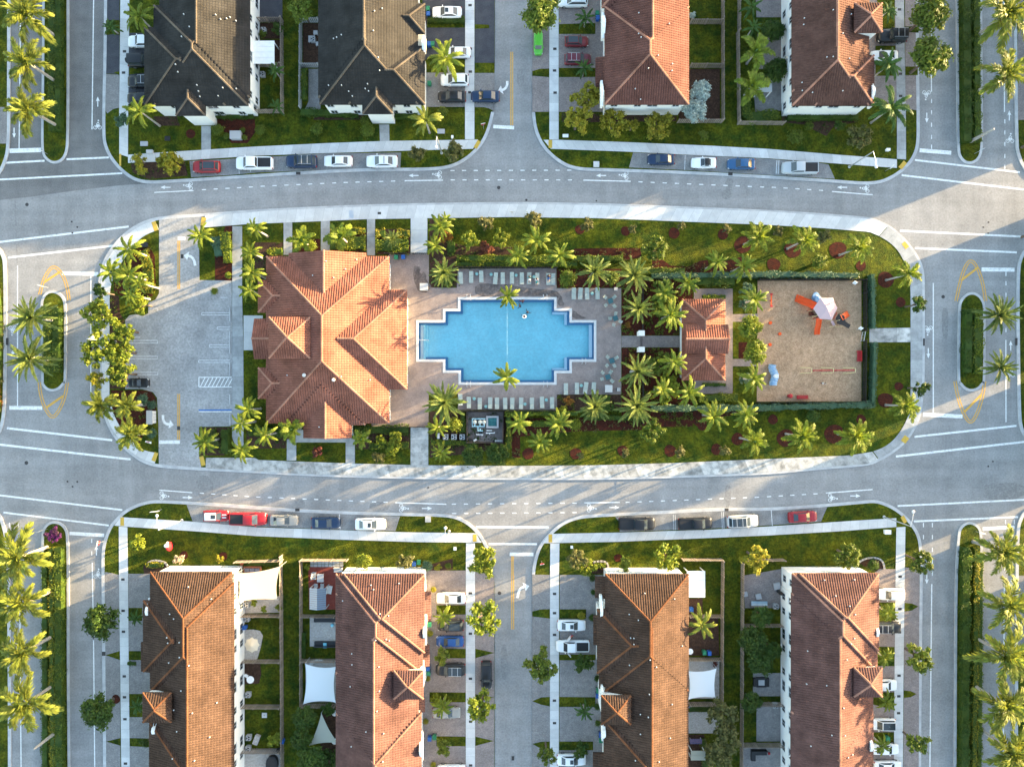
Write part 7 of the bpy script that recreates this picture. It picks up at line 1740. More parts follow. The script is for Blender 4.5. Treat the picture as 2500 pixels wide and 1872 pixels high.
# ================================================================ PLAYGROUND
def playtower():
    c = tpl(920,430,3.6); o = thing('play_tower','play tower with pink hexagonal canopy, orange slides and blue tube','play equipment',(c.x,c.y,.12))
    cp = Vector((c.x,c.y,0))
    def L(x,y,z): p = tpl(x,y,z); return Vector((p.x-cp.x,p.y-cp.y,z-.12))
    corners = [(752,432),(845,296),(1000,292),(1058,425),(985,575),(838,562)]
    ring = [L(x,y,3.3) for x,y in corners]; apex = L(935,432,4.1)
    v = [apex]; f = []
    for i in range(6):
        a, b = ring[i], ring[(i+1)%6]; v += [a, (a+b)/2*.985+Vector((0,0,.02)), ]
    n = 12
    f = [(0,1+i,1+(i+1)%n) for i in range(n)]
    MB().add(v,f).build('canopy',M_pinkc,o)
    for i in range(6): MB().tube([Vector((ring[i].x*.8,ring[i].y*.8,0)),Vector((ring[i].x*.8,ring[i].y*.8,3.3))],[.06,.06],8).build('post',M_red,o)
    q = MB(); q.prism([r*.78 for r in ring],1.4,1.52); q.build('deck',M_fence_dark,o)
    def slide(pts, w, name):
        pl = [L(x,y,z) for x,y,z in pts]; mb = MB()
        for a, b in zip(pl, pl[1:]):
            d = Vector((b.x-a.x,b.y-a.y,0)).normalized(); s = Vector((-d.y,d.x,0))*w/2; up = Vector((0,0,1))
            mb.add([a-s,a+s,b+s,b-s,a-s-up*.06,a+s-up*.06,b+s-up*.06,b-s-up*.06],[(0,1,2,3)[::-1],(4,5,6,7),(0,4,7,3),(1,2,6,5)])
            for k in (-1,1): mb.bar(a+s*k+up*.08, b+s*k+up*.08, .07, .2)
        mb.bar(pl[0]+Vector((0,0,.02)), pl[-1]+Vector((0,0,.02)), .06, .1) if w > 1 else None
        mb.build(name,M_orange,o)
    slide([(775,400,1.7),(700,365,1.2),(620,335,.6),(555,305,.35),(530,298,.3)],1.15,'double_slide')
    slide([(825,555,1.6),(815,640,1.0),(800,700,.5),(797,760,.3)],.8,'slide')
    slide([(1110,545,1.2),(1150,520,.8),(1195,490,.35)],.85,'short_slide')
    q = MB(); q.tube([L(835,340,1.9),L(808,300,1.7),L(785,262,1.1),L(770,300,.6),L(800,330,.4)],[.48,.50,.52,.50,.48],14); 
    for x,y,z in ((815,315,1.75),(790,275,1.4),(775,285,.8)): q.lathe(L(x,y,z-.05),[(.56,0),(.56,.1)],14)
    q.build('tube_slide',M_tubeblue,o,smooth=False)
    d2 = MB(); d2.prism([L(1000,560,0),L(1035,505,0),L(1105,530,0),L(1120,600,0),L(1185,645,0),L(1160,690,0),L(1090,650,0),L(1020,630,0)],.9,1.0); d2.build('lower_deck',M_fence_dark,o)
    for (x0,y0),(x1,y1) in (((695,460),(765,450)),((740,530),(810,520)),((920,592),(990,580)),((960,665),(1040,652)),((1050,662),(1120,655)),((1045,585),(1090,575)),((1090,512),(1120,505))):
        MB().tube([L(x0,y0,.1),L(x0,y0,1.9),L(x1,y1,1.9)],[.04]*3,6).build('handrail',M_rail,o)
    q = MB()
    for k in range(4): q.bar(L(975+8*k,600+14*k,1.0-.2*k),L(1005+8*k,590+14*k,1.0-.2*k),.25,.05)
    q.build('steps',M_pinkc,o); MB().tube([L(1010,560,1.0),L(1010,560,2.0),L(1050,480,2.0),L(1050,480,1.0)],[.07]*4,6).build('arch_rail',M_red,o)
    MB().box(-.35,.35,-.3,.3,0,.9).build('climber',mat('brown_plastic',(.10,.03,.02)),o,L(720,500,.12))
playtower()
def swings():
    c = tpl(980,1210,2.2); o = thing('swing_set','swing set with red beam and yellow bow frames','swing set',(c.x,c.y,.12)); cp = Vector((c.x,c.y,0))
    def L(x,y,z): p = tpl(x,y,z); return Vector((p.x-cp.x,p.y-cp.y,z-.12))
    MB().tube([L(745,1212,2.3),L(1275,1210,2.3)],[.09,.09],8).build('beam',M_red,o)
    for x in (725,1000,1275):
        a = L(x,1180,2.3); b = L(x,1240,2.3)
        dy = 1.05
        MB().tube([Vector((a.x-.95,a.y+.1,0)),Vector((a.x-.15,a.y+.02,2.2)),Vector((a.x+.05,a.y-.05,2.34)),Vector((b.x+.05,b.y+.05,2.34)),Vector((b.x-.15,b.y-.02,2.2)),Vector((b.x-.95,b.y-.1,0))],[.055]*6,8).build('bow_frame',M_rail,o)
    for x in (800,900,1090,1190):
        q = MB(); p = L(x,1211,2.3)
        for dx in (-.22,.22): q.tube([Vector((p.x+dx,p.y,2.3)),Vector((p.x+dx,p.y,.5))],[.015,.015],4)
        q.build('chain',M_steel,o); MB().box(-.25,.25,-.12,.12,-.02,.03).build('seat',M_black,o,(p.x,p.y,.5))
swings()
def crawl_tube():
    pts = [(240,1140),(232,1180),(250,1225),(275,1265),(270,1310),(250,1360),(250,1400)]
    c = tpl(255,1265,.8); o = thing('crawl_tube','curved blue ribbed crawl tube on the sand','play equipment',(c.x,c.y,.12)); cp = Vector((c.x,c.y,0))
    P_ = chaikin([Vector((tpl(x,y,.8).x-cp.x,tpl(x,y,.8).y-cp.y,.55)) for x,y in pts],1)
    q = resample(P_,16); q = [Vector((p.x,p.y,.55)) for p in q]
    MB().tube(q,[.56 if i%2 else .66 for i in range(17)],16).build('tube',M_tubeblue,o)
    MB().lathe((q[9].x,q[9].y,.9),[(.45,0),(.42,.2),(.25,.32)],14).build('bubble_window',mat('pale_plastic',(.6,.62,.66),rough=.3),o)
    for i in (2,13): MB().box(-.3,.3,-.06,.06,0,.2).build('foot',M_ac,o,(q[i].x,q[i].y,0))
crawl_tube()
for x,y,lb in ((212,612,'upper'),(330,750,'middle'),(207,887,'lower')):
    c = tpl(x,y,.5); o = thing('spring_stool',lb+' orange round stool on the left of the sand','play equipment',(c.x,c.y,.12),group='orange stools')
    MB().lathe((0,0,0),[(.07,0),(.07,.35),(.24,.38),(.28,.46),(.24,.54)],12).build('seat',M_orange,o); MB().lathe((0,0,0),[(.2,0),(.2,.04)],10).build('base',M_red,o)
c = tpl(222,325,.6); o = thing('seesaw','slim orange and red seesaw on the sand','play equipment',(c.x,c.y,.12)); MB().bar((0,-1.0,.5),(0,1.0,.5),.16,.08).build('beam',M_orange,o)
for s in (-1,1): MB().box(-.2,.2,-.16,.16,.5,.62).build('seat',M_red,o,(0,s*1.0,0))
MB().tube([(0,0,0),(0,0,.5)],[.12,.1],8).build('pivot',M_red,o)
def bench(t,x,y,rz,label,L=1.8):
    c = t(x,y,.45); o = thing('bench',label,'bench',(c.x,c.y,.12),rz,'red playground benches')
    for k in range(4): MB().box(-L/2,L/2,-.27+k*.145,-.15+k*.145,.40,.45).build('slat',M_red,o)
    MB().box(-L/2,L/2,.30,.35,.45,.85).build('backrest',M_red,o)
    for s in (-1,1): MB().box(s*L*.42-.04,s*L*.42+.04,-.25,.33,0,.40).build('leg',M_red,o)
bench(tpl,1325,1030,R(-90),'red bench by the right playground fence'); bench(tpl,615,1545,R(180),'red bench by the lower playground fence',1.9)
c = tpl(460,1535,.7); o = thing('litter_bin','round red bin by the lower playground fence','bin',(c.x,c.y,.12)); MB().lathe((0,0,0),[(.28,0),(.34,.8)],14).build('body',M_red,o); MB().lathe((0,0,.8),[(.37,0),(.2,.12)],14).build('lid',M_red,o)
for x,y,lb in ((1275,115,'white rules sign at the upper right playground corner'),(1348,690,'white rules sign beside the playground gate')):
    c = tpl(x,y,1.4); o = thing('sign',lb,'sign',(c.x,c.y,.12),R(-30),'playground signs'); MB().tube([(0,0,0),(0,0,1.6)],[.04,.04],6).build('post',M_steel,o); MB().add([(-.3,-.04,1.0),(.3,-.04,1.0),(.3,.3,1.6),(-.3,.3,1.6),(-.3,-.01,.98),(.3,-.01,.98),(.3,.33,1.58),(-.3,.33,1.58)],[(0,1,2,3),(7,6,5,4),(0,4,5,1),(1,5,6,2),(2,6,7,3),(3,7,4,0)]).build('panel',M_white,o)
c = tpl(1400,780,1.2); o = thing('gate','pale metal gate of the playground','gate',(c.x,c.y,.12),R(80)); MB().box(-.8,.8,-.03,.03,.1,.2).build('lower_rail',M_steel,o); MB().box(-.8,.8,-.03,.03,1.1,1.2).build('upper_rail',M_steel,o)
q = MB()
for k in range(7): q.bar((-.75+k*.25,0,.15),(-.75+k*.25,0,1.15),.04,.04)
q.build('bars',M_steel,o,kind='stuff')

# ================================================================ POOL PLANT
def plant():
    a = tpu(650,782); b = tpu(1230,288); c = (a+b)/2
    o = thing('plant_wall','low dark wall enclosing the pool plant','wall',(c.x,c.y,.1)); w, h = (b.x-a.x)/2, (b.y-a.y)/2; T = .14; z = 1.3
    for nm, bx in (('upper',(-w,w,h-T,h)),('lower',(-w,w,-h,-h+T)),('left',(-w,-w+T,-h+T,h-T)),('right',(w-T,w,-h+T,h-T))): MB().box(*bx,0,z).build('wall_panel',M_fence_dark,o)
    M_ltb = mat('pipe_blue',(.35,.58,.66),rough=.5)
    for x, lb in ((775,'left'),(858,'middle'),(920,'right')):
        p = tpu(x,458,1.2); t_ = thing('filter_tank',lb+' white round filter tank of the pool plant','tank',(p.x,p.y,.13),group='filter tanks')
        MB().lathe((0,0,0),[(.3,0),(.34,.15),(.34,.9),(.24,1.1),(.1,1.15)],16).build('vessel',mat('cream_plastic',(.68,.64,.55)),t_,smooth=True); MB().lathe((0,0,1.1),[(.1,0),(.1,.14)],10).build('valve',M_ac,t_)
    p = tpu(1055,455,.8); t_ = thing('surge_tank','square grey tank with dark teal water in the pool plant','tank',(p.x,p.y,.13))
    W2, H2 = 97/tpu.sc/S, 95/tpu.sc/S
    for bx in ((-W2,W2,H2-.3,H2),(-W2,W2,-H2,-H2+.3),(-W2,-W2+.3,-H2+.3,H2-.3),(W2-.3,W2,-H2+.3,H2-.3)): MB().box(*bx,0,.75).build('tank_wall',M_ac,t_)
    MB().box(-W2+.29,W2-.29,-H2+.29,H2-.29,.1,.55).build('water',mat('tank_water',(.02,.10,.11),(.04,.16,.16),scale=2,rough=.15),t_)
    t_ = thing('pipework','pale blue pipe loops round the filter tanks','pipes',(c.x,c.y,.13)); cp = Vector((c.x,c.y,0))
    for pts in ('735 405 945 405','735 405 735 525 930 525','775 480 775 525','858 480 858 525','925 480 925 525','825 525 825 595 905 595','860 560 860 595'):
        pl = [Vector((p.x-cp.x,p.y-cp.y,.8)) for p in tpu.l(pts,.9)]; MB().tube(pl,[.09]*len(pl),8).build('pipe',M_ltb,t_)
    t_ = thing('pump','white pump manifold below the filter pipes','pump',(c.x,c.y,.13))
    for pts in ('800 640 800 655 910 655','890 655 890 675','960 590 1050 590','955 640 955 630 1090 630 1090 615','1010 630 1010 650'):
        pl = [Vector((p.x-cp.x,p.y-cp.y,.5)) for p in tpu.l(pts,.6)]; MB().tube(pl,[.08]*len(pl),8).build('pipe',M_white,t_)
    for x in (870,1010):
        p = tpu(x,625,.4); MB().box(-.3,.3,-.2,.2,0,.45).build('motor',M_black,t_,Vector((p.x-cp.x,p.y-cp.y,0)))
    for k, x in enumerate((1077,1110,1145,1178,1210)):
        p = tpu(x,755,.5); t_ = thing('chemical_bucket','white bucket in the pool plant row'+ranked([(1,0),(2,0),(3,0),(4,0),(5,0)],0)[k],'bucket',(p.x,p.y,.13),group='white buckets')
        MB().lathe((0,0,0),[(.14,0),(.17,.4)],12).build('body',M_white,t_); MB().lathe((0,0,.4),[(.18,0),(.18,.03),(.12,.04)],12).build('lid',M_black if k == 0 else M_frame,t_)
    p = tpu(780,745,.5); t_ = thing('drum','white lying canister in the pool plant','drum',(p.x,p.y,.13),R(30)); MB().tube([(-.3,0,.2),(.3,0,.2)],[.18,.18],12).build('body',M_white,t_); MB().tube([(.3,0,.2),(.36,0,.2)],[.06,.06],8).build('cap',M_black,t_)
    p = tpu(705,740,.5); t_ = thing('drum','black round drum in the lower left of the pool plant','drum',(p.x,p.y,.13)); MB().lathe((0,0,0),[(.3,0),(.3,.7)],14).build('body',M_black,t_); MB().lathe((0,0,.7),[(.32,0),(.28,.05)],14).build('lid',M_black,t_)
plant()
def ac_unit(t,x,y,label,rz=0,z=.8,group='outdoor air conditioners',sc=1.0):
    p = t(x,y,z); o = thing('air_conditioner',label,'air conditioner',(p.x,p.y,.12),rz,group,scale=sc)
    new('casing',cached('acc',lambda: MB().box(-.42,.42,-.42,.42,0,.8).mesh('casing',M_ac)),o)
    new('fan_grille',cached('acg',lambda: MB().lathe((0,0,.8),[(.34,0),(.34,.025)],16).mesh('fan_grille',M_black)),o)
    for k in range(3): new('fan_blade',cached('acb',lambda: MB().add([(.05,-.05,.835),(.30,-.10,.85),(.30,.10,.83),(.05,.05,.84)],[(0,1,2,3)]).mesh('fan_blade',M_steel)),o,None,(0,0,k*2.1))
for x,lb in ((313,'left'),(445,'middle'),(577,'right')): ac_unit(tpu,x,692,lb+' big air conditioner in the row beside the pool plant',sc=1.05)
p = tpu(200,675,.9); o = thing('electric_cabinet','slim grey cabinet left of the air conditioners','cabinet',(p.x,p.y,.12)); MB().box(-.16,.16,-.42,.42,0,1.1).build('body',M_ac,o); MB().box(-.19,.19,-.45,.45,1.1,1.14).build('lid',M_steel,o)
for t,x,y,lb in ((t30,2128,258,'air conditioner in the first lower left yard'),(t30,2130,380,'air conditioner in the second lower left yard'),(t30,2140,1035,'air conditioner in the fourth lower left yard'),(t30,2145,1405,'air conditioner above the lowest lower left yard'),(t30,2140,1500,'air conditioner in the lowest lower left yard'),
      (t01,62,258,'air conditioner in the upper yard of the upper left house'),(t01,52,640,'air conditioner in the lower yard of the upper left house'),(t33,70,270,'air conditioner in the upper right-hand lower yard'),(t33,65,1128,'air conditioner in the middle right-hand lower yard'),(t01,490,340,'grey air conditioner behind the second house')):
    ac_unit(t,x,y,lb,sc=.95)

# ================================================================ YARDS: SAILS, CANOPIES, FURNITURE
def sail(t, corners, z, m, label, sag=.14):
    c = [Vector(t(x,y,zz)) for (x,y),zz in zip(corners,z)]; n = 10; ctr = sum(c,Vector())/len(c)
    o = thing('shade_sail',label,'shade sail',(ctr.x,ctr.y,.1),group='shade sails'); off = Vector((ctr.x,ctr.y,.1)); v = []; f = []
    if len(c) == 4:
        for i in range(n+1):
            for j in range(n+1):
                a, b = i/n, j/n
                p = (c[0]*(1-a)+c[1]*a)*(1-b)+(c[3]*(1-a)+c[2]*a)*b
                ea = 4*a*(1-a); eb = 4*b*(1-b)
                s = Vector((0,0,0))+(ctr-p)*.0
                d0 = ((c[3]+c[2])/2-(c[0]+c[1])/2); d1 = ((c[1]+c[2])/2-(c[0]+c[3])/2)
                s += d0*sag*ea*(.5-b)*.9 + d1*sag*eb*(.5-a)*.9
                v.append(p+s-off)
        f = [(i*(n+1)+j,(i+1)*(n+1)+j,(i+1)*(n+1)+j+1,i*(n+1)+j+1) for i in range(n) for j in range(n)]
    else:
        idx = {}
        for i in range(n+1):
            for j in range(n+1-i):
                a, b = i/n, j/n; g = 1-a-b; p = c[0]*g+c[1]*a+c[2]*b
                pull = (a*b+b*g+a*g)
                e = (1-27*a*b*g); p = p+(ctr-p)*.55*pull*max(0,e)*1.0
                idx[(i,j)] = len(v); v.append(p-off)
        for i in range(n):
            for j in range(n-i):
                f.append((idx[(i,j)],idx[(i+1,j)],idx[(i,j+1)]))
                if i+j < n-1: f.append((idx[(i+1,j)],idx[(i+1,j+1)],idx[(i,j+1)]))
    MB().add(v,f).build('cloth',m,o,smooth=True)
    for p in c: MB().tube([Vector((p.x,p.y,.1))-off,Vector((p.x,p.y,p.z+.1))-off],[.06,.05],8).build('post',M_steel,o)
sail(ty1,[(88,205),(535,130),(497,482),(82,508)],(3.4,2.9,2.5,3.2),M_sailc,'cream four-cornered shade sail over the first lower left yard')
sail(t31,[(425,762),(690,788),(688,1098),(408,1112)],(2.7,3.2,2.9,2.5),M_sailw,'white four-cornered shade sail left of the clay-roofed house')
sail(t31,[(565,1188),(705,1445),(462,1468)],(2.8,3.0,2.6),M_saild,'sage triangular shade sail left of the clay-roofed house')
sail(t32,[(1522,825),(1768,803),(1758,1058),(1524,1072)],(3.0,2.7,2.6,3.0),M_sailw,'white four-cornered shade sail right of the rust-roofed house')
def canopy(t,x0,x1,y0,y1,z,m,label,name='patio_cover',ribs=4):
    a = t(x0,y1,z); b = t(x1,y0,z); c = (a+b)/2; o = thing(name,label,'canopy',(c.x,c.y,.1),group='flat canopies'); w,h = (b.x-a.x)/2,(b.y-a.y)/2
    n = ribs
    for k in range(n): MB().box(-w,w,-h+2*h*k/n+.02,-h+2*h*(k+1)/n-.02,z-.1,z).build('panel',m,o)
    for sx in (-1,1):
        for sy in (-1,1): MB().box(-.06,.06,-.06,.06,0,z-.1).build('post',M_white,o,(sx*(w-.15),sy*(h-.15),0))
canopy(t01,-40,160,355,555,2.8,M_white,'white flat patio cover behind the upper left house')
canopy(t32,1510,1668,-40,190,2.7,M_sailw,'white flat canopy right of the rust-roofed house',ribs=3)
canopy(tdy,565,668,572,672,2.4,mat('canopy_grey',(.42,.43,.44)),'pale grey square canopy behind the umber-roofed house',ribs=2)
canopy(t32,1545,1670,1512,1595,2.2,M_saild,'small beige canopy near the bottom right of the rust-roofed house',ribs=2)
# gazebo on the red patio
c = ty1(915,470,2.4); o = thing('gazebo','grey ribbed gazebo with two-tone roof on the red patio','gazebo',(c.x,c.y,.1)); w,h = 85/ty1.sc/S*.98, 112/ty1.sc/S*.98
for k in range(10): 
    y0 = -h+2*h*k/10
    MB().add([(-w,y0+.02,2.3),(0,y0+.02,2.75),(0,y0+2*h/10-.02,2.75),(-w,y0+2*h/10-.02,2.3)],[(0,1,2,3)]).build('roof_panel',mat('gazebo_light',(.38,.37,.36)),o)
    MB().add([(0,y0+.02,2.75),(w,y0+.02,2.3),(w,y0+2*h/10-.02,2.3),(0,y0+2*h/10-.02,2.75)],[(0,1,2,3)]).build('roof_panel',mat('gazebo_dark',(.17,.21,.26)),o)
for sx in (-1,1):
    for sy in (-1,1): MB().box(-.06,.06,-.06,.06,0,2.3).build('post',M_ac,o,(sx*(w-.1),sy*(h-.1),0))
c = ty1(943,255,.75); o = thing('dining_table','pale square table on the red patio','table',(c.x,c.y,.13)); MB().box(-.55,.55,-.68,.68,.7,.75).build('table_top',M_ac,o)
for a in (-.45,.45):
    for b in (-.6,.6): MB().tube([(0,0,0),(0,0,.7)],[.03,.03],6).build('leg',M_ac,o,(a,b,0))
CH2 = chair_meshes(mat('chair_grey',(.30,.31,.32)))
for x,y,a,lb in ((882,212,90,'upper left'),(878,252,90,'left'),(898,330,180,'lower left'),(962,330,180,'lower right')):
    p = ty1(x,y,.5); chair((p.x,p.y,.13),R(a),'grey chair at the %s of the red patio table'%lb,'red patio chairs',CH2,1.1)
for x,y,a,L_,lb,m_ in ((1125,175,0,1.4,'pale garden sofa at the top of the red patio',M_ac),(1038,380,80,1.3,'pale garden lounger beside the gazebo',M_frame)):
    p = ty1(x,y,.5); o = thing('garden_sofa',lb,'sofa',(p.x,p.y,.13),R(a),'garden sofas'); MB().box(-L_/2,L_/2,-.35,.3,.2,.42).build('seat',m_,o); MB().box(-L_/2,L_/2,.3,.45,.2,.75).build('backrest',m_,o)
    for s in (-1,1): MB().box(s*L_*.45-.05,s*L_*.45+.05,-.3,.3,0,.2).build('leg',M_ac,o)
c = ty1(1010,110,.03); MB().box(0,.01,0,.01,0,.01)
q = MB(); o = thing('paving_grid','grid of grey stepping stones at the top of the red patio','paving',(ty1(1010,110).x,ty1(1010,110).y,.125))
for i in range(9):
    for j in range(2): MB().box(-.28,.28,-.22,.22,0,.03).build('stone',M_conc_old,o,((i-4)*.62,(j-.5)*.5,0))
# dark benches of the pale grey patio
for x,y,w_,h_,lb in ((1000,683,125,30,'upper'),(1000,940,120,26,'lower')):
    p = ty1(x,y,.5); o = thing('outdoor_sofa',lb+' dark long bench on the pale grey patio','sofa',(p.x,p.y,.13),group='dark patio benches'); a_,b_ = w_/ty1.sc/S, h_/ty1.sc/S
    MB().box(-a_,a_,-b_,b_,.1,.42).build('seat',M_black,o); MB().box(-a_,a_,(b_-.16) if lb=='upper' else -b_,b_ if lb=='upper' else -b_+.16,.42,.8).build('backrest',M_black,o)
p = ty1(1065,745,.4); o = thing('stool','round light blue stool on the pale grey patio','stool',(p.x,p.y,.13)); MB().lathe((0,0,0),[(.2,0),(.26,.4)],12).build('seat',mat('sky_blue',(.12,.42,.55)),o); MB().lathe((0,0,.4),[(.27,0),(.2,.05)],12).build('cushion',mat('sky_blue2',(.2,.5,.6)),o)
p = t31(595,605,.6); o = thing('cushion','light blue mat on the lower dark bench','cushion',(p.x,p.y,.55)); MB().box(-.28,.28,-.42,.42,0,.09).build('pad',mat('sky_blue',(.12,.42,.55)),o); MB().box(-.26,.26,.2,.4,.09,.15).build('pillow',mat('sky_blue2',(.2,.5,.6)),o)
p = t31(525,760,.5); o = thing('outdoor_sofa','white curved corner sofa peeking from the white sail','sofa',(p.x,p.y,.13)); MB().tube([(-1.1,-.5,.35),(-.7,.25,.35),(0,.42,.35),(1.1,.35,.35)],[.28]*4,8).build('seat',M_frame,o); MB().tube([(-1.2,-.5,.7),(-.8,.45,.7),(0,.62,.7),(1.1,.6,.7)],[.13]*4,8).build('backrest',M_frame,o)
for t,x,y,r,lb in ((t31,680,1190,22,'white round parasol table by the triangular sail'),(t31,680,1432,24,'white round table under the corner of the triangular sail'),(t30,2165,898,32,'white round table in the dark paved corner'),(t32,1538,655,26,'white round table at the rust-roofed house wall')):
    p = t(x,y,.7); o = thing('round_table',lb,'table',(p.x,p.y,.12),group='white round tables'); rr = r/TS/S; MB().lathe((0,0,.68),[(rr,0),(rr,.05)],18).build('table_top',M_white,o); MB().lathe((0,0,0),[(.25,0),(.05,.05),(.05,.68)],10).build('pedestal',M_white,o)
p = t30(2130,868,.5); chair((p.x,p.y,.12),R(60),'white chair beside the white round table','white chairs',chair_meshes(M_white))
# parasol
p = Tile(560,1550,887/300)(163,70,2.3); o = thing('parasol','cream scalloped parasol in the third lower left yard','parasol',(p.x,p.y,.12)); v = [(0,0,2.75)]; n = 8; rr = 56/2.957/S*.98
for i in range(n):
    a = 2*math.pi*i/n; v += [(rr*math.cos(a),rr*math.sin(a),2.15),(rr*.84*math.cos(a+math.pi/n),rr*.84*math.sin(a+math.pi/n),2.22)]
MB().add(v,[(0,1+i,1+(i+1)%(2*n)) for i in range(2*n)]).build('canopy',M_sailc,o); MB().tube([(0,0,0),(0,0,2.7)],[.03,.03],6).build('pole',M_steel,o)
p = Tile(560,1550,887/300)(310,915,.5); o = thing('spa_tub','dark rounded hot tub on the lowest left patio','hot tub',(p.x,p.y,.13)); MB().prism(chaikin([Vector((x,y,0)) for x,y in ((-.95,-1.7),(.95,-1.7),(.95,1.1),(-.95,1.1))],2,True),0,.8).build('shell',M_black,o); MB().prism(chaikin([Vector((x,y,0)) for x,y in ((-.75,-1.5),(.75,-1.5),(.75,.9),(-.75,.9))],2,True),.8,.84).build('cover',M_fence_dark,o)
p = Tile(560,1550,887/300)(362,835,.7); o = thing('fire_pit','dark round fire bowl by the left yard fence','fire bowl',(p.x,p.y,.13)); MB().lathe((0,0,0),[(.3,0),(.58,.55),(.55,.6),(.2,.35)],16).build('bowl',M_black,o); MB().lathe((0,0,0),[(.35,0),(.3,.1)],12).build('foot',M_iron,o)
p = Tile(560,1550,887/300)(195,755,.6); o = thing('garden_chest','beige storage chest in the lower left yards','chest',(p.x,p.y,.13),R(-20)); MB().box(-.4,.4,-.75,.75,0,.55).build('box',M_gravel,o); MB().box(-.44,.44,-.79,.79,.55,.62).build('lid',M_gravel,o)
p = Tile(560,1550,887/300)(252,578,.2); o = thing('paving_stone','single pale square paving slab on a lower left yard lawn','paving slab',(p.x,p.y,.12)); MB().box(-.42,.42,-.42,.42,0,.05).build('slab',M_conc,o); MB().box(-.1,.1,-.1,.1,.05,.07).build('plug',M_conc_old,o)
# lower right yards
ty6 = Tile(1800,1350,762/200)
p = ty6(205,465,.5); o = thing('outdoor_sofa','long pale blue garden sofa on the patterned patio','sofa',(p.x,p.y,.13)); MB().box(-1.35,1.35,-.38,.3,.15,.42).build('seat',mat('cushion_blue',(.30,.40,.48)),o); MB().box(-1.4,1.4,-.5,-.38,.1,.75).build('backrest',M_fence,o)
for k in range(3): MB().box(-.4,.4,-.12,.12,0,.12).build('cushion',mat('cushion_pale',(.5,.56,.6)),o,(-.88+k*.88,-.2,.43))
for x,y,s,lb in ((370,305,.55,'pale square side table near the lower right house wall'),(197,402,.45,'grey square pouf above the garden sofa'),(72,380,.4,'small white tilted box by the fence of the patterned patio')):
    p = ty6(x,y,.4); o = thing('garden_cube',lb,'side table',(p.x,p.y,.13),R(12)); MB().box(-s,s,-s,s,.08,.4).build('top',M_ac,o)
    for a in (-1,1):
        for b in (-1,1): MB().box(-.04,.04,-.04,.04,0,.08).build('leg',M_ac,o,(a*s*.8,b*s*.8,0))
p = ty6(395,365,.9); o = thing('closed_parasol','dark closed parasol against the lower right house wall','parasol',(p.x,p.y,.13)); MB().lathe((0,0,.5),[(.12,0),(.35,.5),(.2,1.3),(.04,1.7)],10).build('cloth',M_fence_dark,o); MB().lathe((0,0,0),[(.3,0),(.3,.06),(.03,.08),(.03,.5)],10).build('stand',M_iron,o)
p = t32(2155,925,.5); o = thing('fire_table','square dark fire table on the grey paver patio','fire table',(p.x,p.y,.13)); MB().box(-.85,.85,-.8,.8,0,.4).build('body',M_black,o); MB().box(-.5,.5,-.45,.45,.4,.46).build('top',M_ac,o)
for a,b in ((-1.1,0),(1.1,0)): MB().box(-.2,.2,-.7,.7,0,.42).build('bench',M_fence_dark,o,(a,b,0))
p = t32(2130,1530,.5); o = thing('outdoor_sofa','dark corner sofa on the lowest right patio','sofa',(p.x,p.y,.13)); MB().box(-1.2,1.4,-.4,.4,0,.45).build('seat',M_black,o); MB().box(-1.2,-.5,-1.4,-.4,0,.45).build('chaise',M_black,o); MB().box(-1.2,1.4,.25,.4,.45,.8).build('backrest',M_black,o)
p = t33(15,1545,.6); o = thing('cushion','small red cushion on the lowest right patio','cushion',(p.x,p.y,.13)); MB().box(-.15,.15,-.15,.15,0,.3).build('pad',M_red,o); MB().box(-.05,.05,-.05,.05,.3,.32).build('button',M_red,o)
for k,(x,y) in enumerate(((1540,1132),(1610,1132),(1680,1132))):
    p = t32(x,y,.4); chair((p.x,p.y,.12),R(20*k-20),'blue-grey garden chair below the white sail, '+('leftmost','middle','rightmost')[k],'garden chairs',cached('ch3',lambda: chair_meshes(mat('chair_blue',(.14,.20,.27)))),1.0)
p = t32(1585,1425,.5); o = thing('garden_table','dark bluish cluttered table near the rust-roofed house wall','table',(p.x,p.y,.12)); MB().box(-1.0,1.0,-.42,.42,.66,.72).build('table_top',mat('tablecloth_blue',(.06,.08,.16),(.2,.12,.2),scale=5),o)
for a in (-.9,.9): MB().box(-.05,.05,-.35,.35,0,.66).build('leg',M_ac,o,(a,0,0))
# second house yard furniture, first yard furniture
for x,y,s,lb in ((482,340,.55,'grey square table behind the second house'),(515,285,.35,'pale small box behind the second house'),(535,380,.34,'pale cube behind the second house near the wall')):
    p = t01(x,y,.5); o = thing('garden_cube',lb,'side table',(p.x,p.y,.13)); MB().box(-s,s,-s,s,.4,.46).build('top',M_ac,o)
    for a in (-1,1): MB().box(-.05,.05,-s*.9,s*.9,0,.4).build('leg',M_ac,o,(a*s*.8,0,0))
p = ty1(235,168,.5); o = thing('outdoor_sofa','brown framed garden sofa with blue cushions at the cream sail','sofa',(p.x,p.y,.13)); MB().box(-1.5,1.5,-.5,.5,.0,.35).build('frame',mat('terracotta_box',(.22,.09,.05)),o)
for k in range(3): MB().box(-.38,.38,-.3,.3,.35,.5).build('cushion',mat('cushion_slate',(.10,.12,.19)),o,(-.85+k*.85,-.1,0))
p = ty1(128,108,.5); o = thing('clay_pot','round terracotta pot in the corner of the cream sail yard','pot',(p.x,p.y,.13)); MB().lathe((0,0,0),[(.2,0),(.33,.3),(.28,.55),(.2,.5)],14).build('body',mat('terracotta',(.30,.09,.04)),o); MB().lathe((0,0,.45),[(.2,0),(.05,.03)],10).build('soil',M_soil,o)

